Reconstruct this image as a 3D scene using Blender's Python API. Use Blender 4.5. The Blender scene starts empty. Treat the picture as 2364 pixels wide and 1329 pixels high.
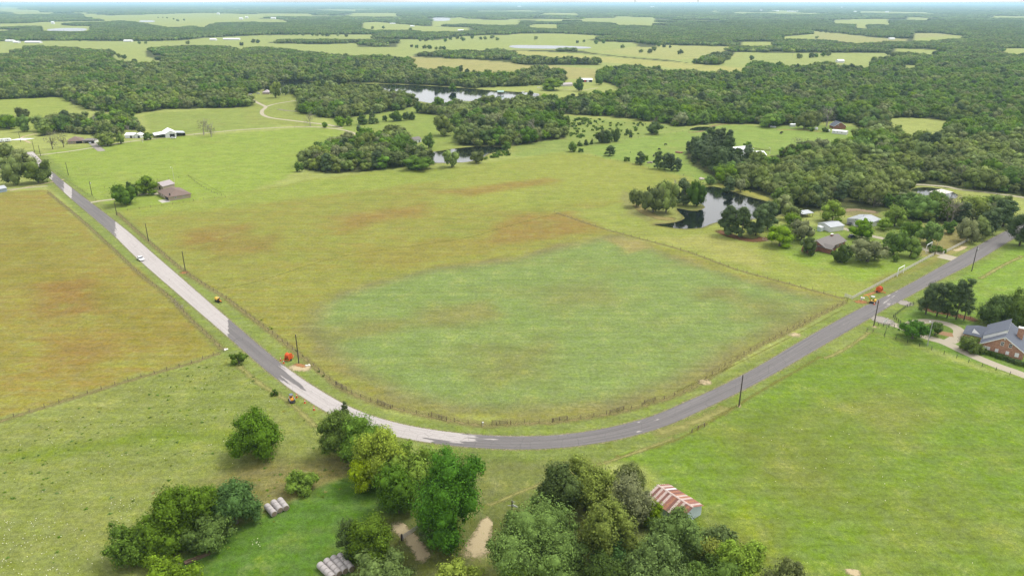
import bpy, math, random
import numpy as np
from mathutils import Vector, Matrix

random.seed(7)
rng = np.random.default_rng(11)
SC = bpy.context.scene
COL = SC.collection

# ------------------------------------------------------------------ camera
H = 115.0                      # drone height above ground, metres
PITCH = math.radians(21.3)     # looking down
FPX = 1688.0                   # focal length in pixels of the 2364 px wide photograph
cam_d = bpy.data.cameras.new('camera')
cam = bpy.data.objects.new('camera', cam_d)
COL.objects.link(cam)
cam.location = (0, 0, H)
cam.rotation_euler = (math.pi / 2 - PITCH, 0, 0)
cam_d.sensor_width = 36
cam_d.lens = FPX / 2364 * 36
cam_d.clip_start = 1.0
cam_d.clip_end = 90000
SC.camera = cam
SC.render.resolution_x, SC.render.resolution_y = 1024, 575

# ------------------------------------------------------------------ world, sun, exposure
SUN_EL, SUN_AZ = math.radians(60), math.radians(62)   # azimuth clockwise from +Y (view direction)
world = bpy.data.worlds.new("World")
SC.world = world
world.use_nodes = True
wn = world.node_tree.nodes; wl = world.node_tree.links
wn.clear()
sky = wn.new('ShaderNodeTexSky'); sky.sky_type = 'NISHITA'; sky.sun_disc = False
sky.sun_elevation = SUN_EL; sky.sun_rotation = SUN_AZ
sky.air_density = 1.0; sky.dust_density = 3.0; sky.ozone_density = 1.0
hs = wn.new('ShaderNodeHueSaturation'); hs.inputs['Saturation'].default_value = 0.22
cl = wn.new('ShaderNodeTexNoise'); cl.inputs['Scale'].default_value = 2.2; cl.inputs['Detail'].default_value = 6
tcw = wn.new('ShaderNodeTexCoord'); mpw = wn.new('ShaderNodeMapping'); mpw.inputs['Scale'].default_value = (1, 1, 3)
crw = wn.new('ShaderNodeMapRange'); crw.inputs['From Min'].default_value = .35; crw.inputs['From Max'].default_value = .7
crw.inputs['To Min'].default_value = 0.30; crw.inputs['To Max'].default_value = .92
mxw = wn.new('ShaderNodeMixRGB'); mxw.inputs[2].default_value = (9.4, 9.3, 9.2, 1)
bg = wn.new('ShaderNodeBackground'); bg.inputs['Strength'].default_value = 0.118
wo = wn.new('ShaderNodeOutputWorld')
wl.new(sky.outputs[0], hs.inputs['Color'])
wl.new(tcw.outputs['Generated'], mpw.inputs[0]); wl.new(mpw.outputs[0], cl.inputs['Vector'])
wl.new(cl.outputs['Fac'], crw.inputs['Value'])
wl.new(crw.outputs[0], mxw.inputs[0]); wl.new(hs.outputs[0], mxw.inputs[1])
wl.new(mxw.outputs[0], bg.inputs['Color']); wl.new(bg.outputs[0], wo.inputs['Surface'])

sd = bpy.data.lights.new('sun', 'SUN'); sd.energy = 1.9; sd.angle = math.radians(17); sd.color = (1, .965, .90)
sun = bpy.data.objects.new('sun', sd); COL.objects.link(sun)
sv = Vector((math.sin(SUN_AZ) * math.cos(SUN_EL), math.cos(SUN_AZ) * math.cos(SUN_EL), math.sin(SUN_EL)))
sun.rotation_euler = (-sv).to_track_quat('-Z', 'Y').to_euler()
SC.view_settings.view_transform = 'Standard'
SC.view_settings.look = 'None'
SC.view_settings.exposure = 0.80
SC.view_settings.gamma = 1.0
SC.view_settings.use_curve_mapping = False
SC.render.engine = 'CYCLES'
cy = SC.cycles
cy.max_bounces = 5; cy.diffuse_bounces = 2; cy.glossy_bounces = 2; cy.transmission_bounces = 2
cy.volume_bounces = 1; cy.transparent_max_bounces = 6
cy.caustics_reflective = False; cy.caustics_refractive = False

# ------------------------------------------------------------------ pixel (photograph) <-> ground survey
CP, SP = math.cos(PITCH), math.sin(PITCH)
def P(px, py, z=0.0):
    """point of the place at height z seen at a pixel of the 2364x1329 photograph"""
    a = (px - 1182.0) / FPX; b = (664.5 - py) / FPX
    d = Vector((a, CP + b * SP, -SP + b * CP))
    t = (z - H) / min(d.z, -1e-4)
    return Vector((d.x * t, d.y * t, z))
def depth(p):
    return p[1] * CP - (p[2] - H) * SP
def scale_at(p):
    return FPX / depth(p)
def pix(p):
    x, y, z = p
    dd = y * CP - (z - H) * SP
    return 1182 + FPX * x / dd, 664.5 - FPX * (y * SP + (z - H) * CP) / dd
def height_to(base, ytop):
    """height of a post standing at base whose top shows at row ytop"""
    b = (664.5 - ytop) / FPX; y = base[1]
    # (y*SP + h*CP)/(y*CP - h*SP) = b  with h = z-H
    h = y * (b * CP - SP) / (CP + b * SP)
    return h + H
def W(pts, z=0.0):
    return [P(x, y, z) for x, y in pts]

# ------------------------------------------------------------------ colours and materials
K = 2.05
def lin(c):
    c = c / 255.0
    return c / 12.92 if c <= .04045 else ((c + .055) / 1.055) ** 2.4
def C(r, g, b, k=None):
    k = k or K
    bl = .80 if g > r * .9 and b < g * .8 else 1.0
    return (min(lin(r) / k, .85), min(lin(g) / k, .85), min(lin(b) * bl / k, .85))

def newmat(name):
    m = bpy.data.materials.new(name); m.use_nodes = True
    nt = m.node_tree; nt.nodes.clear()
    out = nt.nodes.new('ShaderNodeOutputMaterial'); bs = nt.nodes.new('ShaderNodeBsdfPrincipled')
    bs.inputs['Specular IOR Level'].default_value = .3
    nt.links.new(bs.outputs[0], out.inputs['Surface'])
    return m, nt, bs, out
def N(nt, t, **kw):
    n = nt.nodes.new(t)
    for k, v in kw.items():
        if k in n.inputs: n.inputs[k].default_value = v
        else: setattr(n, k, v)
    return n
def ramp(nt, stops):
    r = nt.nodes.new('ShaderNodeValToRGB'); e = r.color_ramp.elements
    while len(e) > 1: e.remove(e[0])
    e[0].position = stops[0][0]; e[0].color = (*stops[0][1], 1)
    for p, c in stops[1:]:
        x = e.new(p); x.color = (*c, 1)
    return r
def mat(name, col, rough=.8, var=.25, scale=1.5, metal=0, bump=.0, tex='OBJECT', spec=.3, dirt=None, dirt_amt=.4):
    """worn paint / wood / soil: base colour broken up by two scales of noise"""
    m, nt, bs, out = newmat(name); L = nt.links
    tc = N(nt, 'ShaderNodeTexCoord')
    src = tc.outputs['Object']
    n1 = N(nt, 'ShaderNodeTexNoise', Scale=scale, Detail=6.0, Roughness=.65); L.new(src, n1.inputs['Vector'])
    n2 = N(nt, 'ShaderNodeTexNoise', Scale=scale * 7, Detail=4.0); L.new(src, n2.inputs['Vector'])
    mr = N(nt, 'ShaderNodeMath', operation='ADD'); L.new(n1.outputs['Fac'], mr.inputs[0]); L.new(n2.outputs['Fac'], mr.inputs[1])
    lo = tuple(c * (1 - var) for c in col); hi = tuple(min(1, c * (1 + var)) for c in col)
    rp = ramp(nt, [(.36, lo), (.64, hi)])
    mm = N(nt, 'ShaderNodeMath', operation='MULTIPLY'); mm.inputs[1].default_value = .5
    L.new(mr.outputs[0], mm.inputs[0]); L.new(mm.outputs[0], rp.inputs[0])
    cout = rp.outputs[0]
    if dirt:
        n3 = N(nt, 'ShaderNodeTexNoise', Scale=scale * 2.3, Detail=8.0, Roughness=.75); L.new(src, n3.inputs['Vector'])
        r3 = N(nt, 'ShaderNodeMapRange'); r3.inputs['From Min'].default_value = .5; r3.inputs['From Max'].default_value = .68
        r3.inputs['To Max'].default_value = dirt_amt
        L.new(n3.outputs['Fac'], r3.inputs['Value'])
        mx = N(nt, 'ShaderNodeMixRGB'); mx.inputs[2].default_value = (*dirt, 1)
        L.new(r3.outputs[0], mx.inputs[0]); L.new(cout, mx.inputs[1]); cout = mx.outputs[0]
    L.new(cout, bs.inputs['Base Color'])
    bs.inputs['Roughness'].default_value = rough; bs.inputs['Metallic'].default_value = metal
    bs.inputs['Specular IOR Level'].default_value = spec
    if bump:
        b = N(nt, 'ShaderNodeBump', Strength=bump); L.new(n2.outputs['Fac'], b.inputs['Height']); L.new(b.outputs[0], bs.inputs['Normal'])
    return m

def foliage(name, col, hue=.03, dark=.45, trans=.25):
    """leaf material: colour varies leaf by leaf, clump by clump and tree by tree"""
    m, nt, bs, out = newmat(name); L = nt.links
    oi = N(nt, 'ShaderNodeObjectInfo'); g = N(nt, 'ShaderNodeNewGeometry'); tc = N(nt, 'ShaderNodeTexCoord')
    n = N(nt, 'ShaderNodeTexNoise', Scale=.55, Detail=5.0, Roughness=.6)
    L.new(tc.outputs['Object'], n.inputs['Vector'])
    base = N(nt, 'ShaderNodeRGB'); base.outputs[0].default_value = (*col, 1)
    h = N(nt, 'ShaderNodeHueSaturation')
    L.new(base.outputs[0], h.inputs['Color'])
    m1 = N(nt, 'ShaderNodeMapRange'); m1.inputs['To Min'].default_value = .5 - hue; m1.inputs['To Max'].default_value = .5 + hue * .7
    L.new(oi.outputs['Random'], m1.inputs['Value']); L.new(m1.outputs[0], h.inputs['Hue'])
    # value: tree * clump * leaf
    r2 = N(nt, 'ShaderNodeMath', operation='MULTIPLY'); r2.inputs[1].default_value = 7.31
    L.new(oi.outputs['Random'], r2.inputs[0])
    fr = N(nt, 'ShaderNodeMath', operation='FRACT'); L.new(r2.outputs[0], fr.inputs[0])
    v1 = N(nt, 'ShaderNodeMapRange'); v1.inputs['To Min'].default_value = 1 - dark; v1.inputs['To Max'].default_value = 1 + dark
    L.new(fr.outputs[0], v1.inputs['Value'])
    v2 = N(nt, 'ShaderNodeMapRange'); v2.inputs['From Min'].default_value = .3; v2.inputs['From Max'].default_value = .7
    v2.inputs['To Min'].default_value = .72; v2.inputs['To Max'].default_value = 1.3
    L.new(n.outputs['Fac'], v2.inputs['Value'])
    v3 = N(nt, 'ShaderNodeMapRange'); v3.inputs['To Min'].default_value = .6; v3.inputs['To Max'].default_value = 1.45
    L.new(g.outputs['Random Per Island'], v3.inputs['Value'])
    a = N(nt, 'ShaderNodeMath', operation='MULTIPLY'); L.new(v1.outputs[0], a.inputs[0]); L.new(v2.outputs[0], a.inputs[1])
    b = N(nt, 'ShaderNodeMath', operation='MULTIPLY'); L.new(a.outputs[0], b.inputs[0]); L.new(v3.outputs[0], b.inputs[1])
    L.new(b.outputs[0], h.inputs['Value'])
    m3 = N(nt, 'ShaderNodeMath', operation='MULTIPLY'); m3.inputs[1].default_value = 3.77
    L.new(oi.outputs['Random'], m3.inputs[0]); f3 = N(nt, 'ShaderNodeMath', operation='FRACT'); L.new(m3.outputs[0], f3.inputs[0])
    s1 = N(nt, 'ShaderNodeMapRange'); s1.inputs['To Min'].default_value = .88; s1.inputs['To Max'].default_value = 1.10
    L.new(f3.outputs[0], s1.inputs['Value']); L.new(s1.outputs[0], h.inputs['Saturation'])
    L.new(h.outputs[0], bs.inputs['Base Color'])
    bs.inputs['Roughness'].default_value = .6; bs.inputs['Specular IOR Level'].default_value = .03
    tr = N(nt, 'ShaderNodeBsdfTranslucent'); L.new(h.outputs[0], tr.inputs['Color'])
    mx = N(nt, 'ShaderNodeMixShader'); mx.inputs[0].default_value = trans
    L.new(bs.outputs[0], mx.inputs[1]); L.new(tr.outputs[0], mx.inputs[2]); L.new(mx.outputs[0], out.inputs['Surface'])
    return m

# ------------------------------------------------------------------ object helpers
def tag(o, label=None, cat=None, group=None, kind=None):
    if label: o['label'] = label
    if cat: o['category'] = cat
    if group: o['group'] = group
    if kind: o['kind'] = kind
    return o
def empty(name, loc, rz=0, label=None, cat=None, group=None, scale=None):
    o = bpy.data.objects.new(name, None); COL.objects.link(o)
    o.location = loc; o.rotation_euler = (0, 0, rz); o.empty_display_size = .5
    if scale: o.scale = scale
    return tag(o, label, cat, group)
def link(name, me, parent=None, m=None):
    if m is not None:
        me.materials.clear()
        for x in (m if isinstance(m, (list, tuple)) else [m]): me.materials.append(x)
    o = bpy.data.objects.new(name, me); COL.objects.link(o)
    if parent is not None: o.parent = parent
    return o
def np_mesh(name, co, faces, mi=None, smooth=False):
    """fast mesh from arrays; faces is (n,3) or (n,4) or a list of such arrays"""
    me = bpy.data.meshes.new(name)
    if not isinstance(faces, list): faces = [faces]
    faces = [np.asarray(f, dtype=np.int32) for f in faces if len(f)]
    me.vertices.add(len(co)); me.vertices.foreach_set('co', np.asarray(co, dtype=np.float32).ravel())
    nl = sum(f.size for f in faces); nf = sum(len(f) for f in faces)
    me.loops.add(nl); me.polygons.add(nf)
    me.loops.foreach_set('vertex_index', np.concatenate([f.ravel() for f in faces]))
    st = []; s = 0
    for f in faces:
        k = f.shape[1]; st.append(s + np.arange(len(f)) * k); s += f.size
    me.polygons.foreach_set('loop_start', np.concatenate(st).astype(np.int32))
    if mi is not None: me.polygons.foreach_set('material_index', np.asarray(mi, dtype=np.int32))
    if smooth: me.polygons.foreach_set('use_smooth', np.ones(nf, dtype=bool))
    me.update(calc_edges=True)
    return me

class MB:
    """collects boxes, tubes, prisms, lathes; build() makes ONE mesh object"""
    def __init__(s): s.v = []; s.f = []
    def add(s, vs, fs):
        o = len(s.v); s.v += [tuple(v) for v in vs]; s.f += [tuple(i + o for i in f) for f in fs]; return s
    def box(s, c, d, rz=0, M=None):
        x, y, z = d[0] / 2, d[1] / 2, d[2] / 2
        vs = [Vector((sx * x, sy * y, sz * z)) for sz in (-1, 1) for sx, sy in ((-1, -1), (1, -1), (1, 1), (-1, 1))]
        R = M if M is not None else Matrix.Rotation(rz, 3, 'Z')
        vs = [R @ v + Vector(c) for v in vs]
        return s.add(vs, [(0, 3, 2, 1), (4, 5, 6, 7), (0, 1, 5, 4), (1, 2, 6, 5), (2, 3, 7, 6), (3, 0, 4, 7)])
    def beam(s, a, b, w, h=None, up=(0, 0, 1)):
        a, b = Vector(a), Vector(b); d = b - a; l = d.length
        if l < 1e-6: return s
        z = Vector(up); x = d.normalized()
        if abs(x.dot(z)) > .98: z = Vector((1, 0, 0))
        y = z.cross(x).normalized(); z = x.cross(y)
        M = Matrix((x, y, z)).transposed()
        return s.box((a + b) / 2, (l, w, h or w), M=M)
    def tube(s, pts, rad, n=8, cap=True):
        pts = [Vector(p) for p in pts]; rings = []; vs = []; fs = []
        if not isinstance(rad, (list, tuple)): rad = [rad] * len(pts)
        for i, p in enumerate(pts):
            d = (pts[min(i + 1, len(pts) - 1)] - pts[max(i - 1, 0)]).normalized()
            u = d.cross(Vector((0, 0, 1)))
            if u.length < .05: u = d.cross(Vector((1, 0, 0)))
            u.normalize(); w = d.cross(u)
            for k in range(n):
                a = 2 * math.pi * k / n
                vs.append(p + (u * math.cos(a) + w * math.sin(a)) * rad[i])
        for i in range(len(pts) - 1):
            for k in range(n):
                fs.append((i * n + k, i * n + (k + 1) % n, (i + 1) * n + (k + 1) % n, (i + 1) * n + k))
        if cap:
            fs.append(tuple(range(n))[::-1]); fs.append(tuple((len(pts) - 1) * n + k for k in range(n)))
        return s.add(vs, fs)
    def prism(s, poly, z0, z1):
        n = len(poly)
        vs = [(p[0], p[1], z0) for p in poly] + [(p[0], p[1], z1) for p in poly]
        return s.add(vs, [tuple(range(n))[::-1], tuple(range(n, 2 * n))] + [(i, (i + 1) % n, n + (i + 1) % n, n + i) for i in range(n)])
    def side_prism(s, prof, y0, y1):
        """profile in x,z extruded along y"""
        n = len(prof)
        vs = [(p[0], y0, p[1]) for p in prof] + [(p[0], y1, p[1]) for p in prof]
        return s.add(vs, [tuple(range(n)), tuple(range(n, 2 * n))[::-1]] + [((i + 1) % n, i, n + i, n + (i + 1) % n) for i in range(n)])
    def lathe(s, prof, n=14, c=(0, 0, 0), axis='Z'):
        vs = []; fs = []
        for r, z in prof:
            for k in range(n):
                a = 2 * math.pi * k / n
                q = (r * math.cos(a), r * math.sin(a), z)
                if axis == 'X': q = (q[2], q[0], q[1])
                if axis == 'Y': q = (q[1], q[2], q[0])
                vs.append((q[0] + c[0], q[1] + c[1], q[2] + c[2]))
        m = len(prof)
        for i in range(m - 1):
            for k in range(n):
                fs.append((i * n + k, i * n + (k + 1) % n, (i + 1) * n + (k + 1) % n, (i + 1) * n + k))
        fs.append(tuple(range(n))[::-1]); fs.append(tuple((m - 1) * n + k for k in range(n)))
        return s.add(vs, fs)
    def mesh(s, name, smooth=False):
        me = bpy.data.meshes.new(name); me.from_pydata(s.v, [], s.f); me.update()
        if smooth:
            for p in me.polygons: p.use_smooth = True
        return me
    def build(s, name, m, parent=None, smooth=False, bevel=0):
        o = link(name, s.mesh(name, smooth), parent, m)
        if bevel:
            b = o.modifiers.new('bevel', 'BEVEL'); b.width = bevel; b.segments = 1; b.limit_method = 'ANGLE'
        return o

# ------------------------------------------------------------------ polygons in numpy
def inside(x, y, poly):
    x = np.asarray(x); r = np.zeros(x.shape, bool); n = len(poly); j = n - 1
    for i in range(n):
        xi, yi = poly[i][0], poly[i][1]; xj, yj = poly[j][0], poly[j][1]
        c = ((yi > y) != (yj > y))
        with np.errstate(divide='ignore', invalid='ignore'):
            r ^= c & (x < (xj - xi) * (y - yi) / ((yj - yi) or 1e-9) + xi)
        j = i
    return r
def seg_dist(x, y, pts, closed=False):
    d = np.full(np.shape(x), 1e9); n = len(pts)
    for i in range(n if closed else n - 1):
        ax, ay = pts[i][0], pts[i][1]; bx, by = pts[(i + 1) % n][0], pts[(i + 1) % n][1]
        dx, dy = bx - ax, by - ay; l2 = dx * dx + dy * dy or 1e-9
        t = np.clip(((x - ax) * dx + (y - ay) * dy) / l2, 0, 1)
        d = np.minimum(d, np.hypot(x - ax - t * dx, y - ay - t * dy))
    return d
def smooth_line(pts, step):
    """Catmull-Rom through points then even resampling"""
    p = [Vector((q[0], q[1], 0)) for q in pts]; out = []
    p = [p[0] * 2 - p[1]] + p + [p[-1] * 2 - p[-2]]
    for i in range(1, len(p) - 2):
        a, b, c, d = p[i - 1:i + 3]; k = max(4, int((c - b).length / step) * 2)
        for j in range(k):
            t = j / k
            out.append(.5 * ((2 * b) + (c - a) * t + (2 * a - 5 * b + 4 * c - d) * t * t + (3 * b - a - 3 * c + d) * t ** 3))
    out.append(p[-2])
    L = [0]
    for i in range(1, len(out)): L.append(L[-1] + (out[i] - out[i - 1]).length)
    n = max(2, int(L[-1] / step)); xs = np.interp(np.linspace(0, L[-1], n + 1), L, [q.x for q in out])
    ys = np.interp(np.linspace(0, L[-1], n + 1), L, [q.y for q in out])
    return [Vector((a, b, 0)) for a, b in zip(xs, ys)]

# ------------------------------------------------------------------ survey: road, fields, ponds, woods
ROAD_OUT = [(60,352),(109,403),(156,450),(258,537),(317,595),(512,762),(630,863),(757,951),(845,987),(930,1008),(1011,1021),(1128,1033),(1235,1034),(1368,1024),(1490,996),(1574,964),(1741,884),(1851,823),(1951,767),(2121,667),(2241,610),(2344,547),(2440,497),(2600,420)]
ROAD_IN = [(75,350),(120,398),(184,449),(287,529),(363,595),(543,752),(653,845),(710,885),(780,927),(890,970),(957,985),(1060,1002),(1131,1008),(1235,1008),(1335,999),(1490,967),(1574,934),(1684,884),(1794,823),(1874,773),(2007,702),(2094,663),(2204,597),(2331,530),(2420,486),(2580,412)]
_o = smooth_line(W(ROAD_OUT), 4.0); _i = smooth_line(W(ROAD_IN), 4.0)
# centre line: every outer point with its nearest inner point
ROAD_C = []
for q in _o:
    k = min(_i, key=lambda t: (t - q).length_squared)
    ROAD_C.append((q + k) / 2)
ROAD_C = smooth_line(ROAD_C[::5] + [ROAD_C[-1]], 3.0)
def pick_w(c):
    return min((c - q).length for q in _o) + min((c - q).length for q in _i)
_w = np.array([pick_w(c) for c in ROAD_C]); _k = np.ones(25) / 25
ROAD_W = np.clip(np.convolve(np.pad(_w, 12, mode='edge'), _k, 'valid'), 4.6, 8.0)

FENCE_IN = [(268,490),(343,557),(427,627),(497,673),(520,687),(567,723),(633,773),(700,825),(777,889),(810,907),(887,936),(1014,966),(1108,981),(1155,980),(1201,977),(1295,972),(1422,952),(1490,934),(1570,908),(1640,868),(1700,828),(1830,758),(1957,695)]
FENCE_OUT = [(110,443),(187,507),(253,567),(320,630),(393,687),(433,730),(483,777),(517,810)]
FENCE_WEST = [(517,810),(440,838),(300,878),(0,972),(-200,1036)]
FENCE_EAST = [(1280,490),(1400,530),(1574,577),(1700,622),(1850,663),(1957,692)]
FENCE_NORTH = [(268,490),(420,468),(520,455),(700,420),(870,400),(1070,385),(1300,352)]

BASE = (176, 186, 104)
FIELDS = [  # polygon (pixels), colour seen in the photograph, rust, soft edge in metres
 ([(0,97),(600,80),(1200,82),(1700,106),(2060,120),(2300,118),(2364,160),(0,160)], (172,184,108), 0, 30),
 ([(940,130),(1090,136),(1380,160),(1380,185),(1100,172),(950,160)], (184,178,116), 0, 8),
 ([(1190,116),(1574,145),(1720,158),(1710,170),(1400,145),(1190,126)], (190,188,112), 0, 8),
 ([(1500,104),(1700,108),(1700,132),(1550,138),(1380,120)], (184,186,116), 0, 20),
 ([(1880,73),(2030,88),(2100,90),(2230,80),(2110,76),(2110,98),(1880,98)], (180,180,118), 0, 20),
 # near ground
 ([(-400,210),(165,222),(150,260),(90,300),(-400,300)], (162,178,82), 0, 4),
 ([(330,262),(600,248),(700,285),(560,300),(340,318)], (156,172,84), 0.0, 4),
 ([(560,215),(690,215),(720,290),(560,285)], (158,170,84), 0.0, 4),
 ([(110,350),(420,316),(690,296),(800,300),(760,330),(690,392),(560,455),(270,490),(120,395)], (156,178,72), 0, 3),
 ([(740,262),(980,245),(1060,300),(1060,345),(930,385),(960,330),(800,300)], (152,172,80), 0, 3),
 ([(1240,262),(1560,290),(1600,295),(1500,310),(1330,360),(1180,360),(1180,335),(1310,320)], (150,170,86), 0.05, 5),
 ([(1340,345),(1500,312),(1660,290),(1980,290),(1980,360),(1700,360),(1760,460),(1640,425),(1550,402),(1380,365)], (148,174,80), 0, 4),
 ([(1640,425),(1790,440),(1820,480),(1760,470),(1660,440)], (166,168,96), 0, 3),
 # big centre field
 ([(262,487),(520,455),(700,418),(870,398),(1070,384),(1300,350),(1450,375),(1600,420),(1520,455),(1400,480),(1280,490),(1400,528),(1574,577),(1700,622),(1850,663),(1957,692),(1830,755),(1700,823),(1570,905),(1422,948),(1295,968),(1155,975),(1014,962),(887,932),(777,885),(700,823),(567,723),(427,627)], (158,162,76), .60, 2),
 ([(262,487),(520,455),(700,418),(870,398),(1070,384),(1300,350),(1400,372),(1300,400),(1000,420),(750,450),(500,480),(300,505)], (158,174,76), .12, 8),
 ([(1060,395),(1300,355),(1450,375),(1600,420),(1520,455),(1250,480),(1000,470)], (162,172,78), .22, 12),
 # east field by the pond
 ([(1285,487),(1380,478),(1480,460),(1520,520),(1700,520),(1830,545),(2050,600),(2150,592),(1957,690),(1850,663),(1700,622),(1574,577),(1400,528)], (160,172,82), .12, 2),
 ([(1500,545),(1640,540),(1740,575),(1760,620),(1620,585)], (176,178,100), .10, 6),
 ([(1780,560),(1990,600),(2120,600),(2000,650),(1850,610)], (150,178,62), 0, 5),
 ([(1440,440),(1570,500),(1560,520),(1500,520),(1440,490)], (158,160,98), .10, 2),
 # house lots east
 ([(1750,520),(1900,520),(2060,480),(2150,540),(2140,600),(2050,605),(1860,590)], (142,166,72), .0, 4),
 ([(2100,560),(2160,520),(2240,520),(2260,545),(2190,590),(2130,590)], (168,158,102), .0, 3),
 ([(1880,470),(2010,475),(2050,500),(1980,500),(1880,490)], (158,148,108), .0, 3),
 # right of the road
 ([(2100,690),(2400,530),(2600,600),(2600,800),(2260,740)], (140,172,62), 0, 3),
 ([(2020,735),(2090,700),(2260,745),(2290,770),(2400,850),(2400,885),(2250,830),(2140,800),(2010,765)], (122,156,62), 0, 2),
 ([(1700,925),(1880,830),(2010,770),(2140,805),(2400,880),(2700,980),(2700,1600),(1350,1600),(1330,1330),(1560,1200),(1500,1080),(1400,1060)], (126,156,50), .0, 3),
 # below the curve
 ([(1000,1030),(1240,1040),(1500,1000),(1730,905),(1700,930),(1400,1060),(1300,1100),(1130,1250),(1000,1320),(900,1200)], (126,138,72), .0, 4),
 ([(1060,1045),(1250,1045),(1480,1010),(1600,970),(1560,1000),(1380,1050),(1200,1100),(1100,1180)], (132,140,82), .1, 5),
 # west fields
 ([(-600,300),(-200,436),(0,443),(110,440),(253,565),(393,686),(517,808),(440,836),(0,970),(-200,1034),(-900,1180)], (164,158,74), .95, 2),
 ([(0,560),(40,500),(150,600),(330,690),(470,800),(380,800),(150,700),(0,640)], (152,146,62), .5, 14),
 ([(-200,1040),(0,975),(300,880),(440,840),(520,815),(700,950),(860,1090),(700,1200),(560,1250),(420,1330),(-500,1500)], (146,158,82), .06, 3),
 ([(0,1040),(240,1010),(400,990),(560,1010),(540,1030),(380,1035),(200,1045),(0,1065)], (132,152,50), .0, 4),
 ([(500,1090),(600,1060),(800,1040),(860,1090),(700,1170),(560,1180)], (146,140,88), .2, 5),
 ([(840,1092),(700,1142),(560,1212),(430,1290),(330,1400),(760,1400),(820,1300),(900,1210),(960,1170),(900,1120)], (98,138,44), .0, 1.5),
 ([(900,1190),(1160,1190),(1150,1329),(1000,1400),(760,1400)], (118,126,66), .0, 4),
]
GREEN_PATCH = [(725,700),(790,672),(900,640),(1000,616),(1160,600),(1280,572),(1390,545),(1470,548),(1560,590),(1700,630),(1840,672),(1935,692),(1830,748),(1700,812),(1570,893),(1422,938),(1295,958),(1155,964),(1014,950),(900,920),(810,870),(735,800),(700,750)]

PONDS = {
 'P3': [(1510,519),(1554,526),(1579,528),(1618,526),(1641,517),(1662,512),(1700,508),(1790,500),(1806,482),(1776,467),(1724,453),(1680,439),(1650,431),(1628,433),(1610,445),(1600,460),(1618,471),(1628,479),(1609,487),(1585,485),(1562,481),(1570,492),(1581,504),(1560,513),(1530,517)],
 'P2': [(966,367),(987,354),(1023,348),(1061,342),(1104,339),(1173,340),(1162,348),(1127,355),(1114,364),(1079,374),(1015,376),(977,374)],
 'LAKE': [(610,212),(622,196),(665,188),(760,191),(865,194),(957,197),(1057,203),(1120,208),(1180,212),(1240,216),(1238,224),(1207,230),(1107,232),(1023,240),(960,232),(890,212),(800,206),(700,205),(640,216)],
 'P4': [(2105,437),(2150,433),(2200,444),(2210,456),(2160,466),(2120,458)],
 'P5': [(1592,300),(1612,293),(1646,294),(1630,302)],
 'F1': [(112,68),(150,65.5),(197,66.5),(190,72),(118,72)],
 'F2': [(1192,105),(1345,108),(1346,113),(1196,112)],
 'F4': [(1003,41.5),(1036,42.5),(1036,48),(1002,48.5)],
 'F5': [(325,48),(354,48),(354,51.5),(325,51.5)],
}
PW = {k: [(p.x, p.y) for p in W(v)] for k, v in PONDS.items()}
def round_poly(pts, step=2.0):
    q = [Vector((a, b, 0)) for a, b in pts]; n = len(q); out = []
    for i in range(n):
        a, b, c, d = q[i - 1], q[i], q[(i + 1) % n], q[(i + 2) % n]
        k = max(2, min(10, int((c - b).length / step)))
        for j in range(k):
            t = j / k
            v = .5 * ((2 * b) + (c - a) * t + (2 * a - 5 * b + 4 * c - d) * t * t + (3 * b - a - 3 * c + d) * t ** 3)
            out.append((v.x, v.y))
    return out
PW = {k: round_poly(v, 5.0) for k, v in PW.items()}

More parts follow.
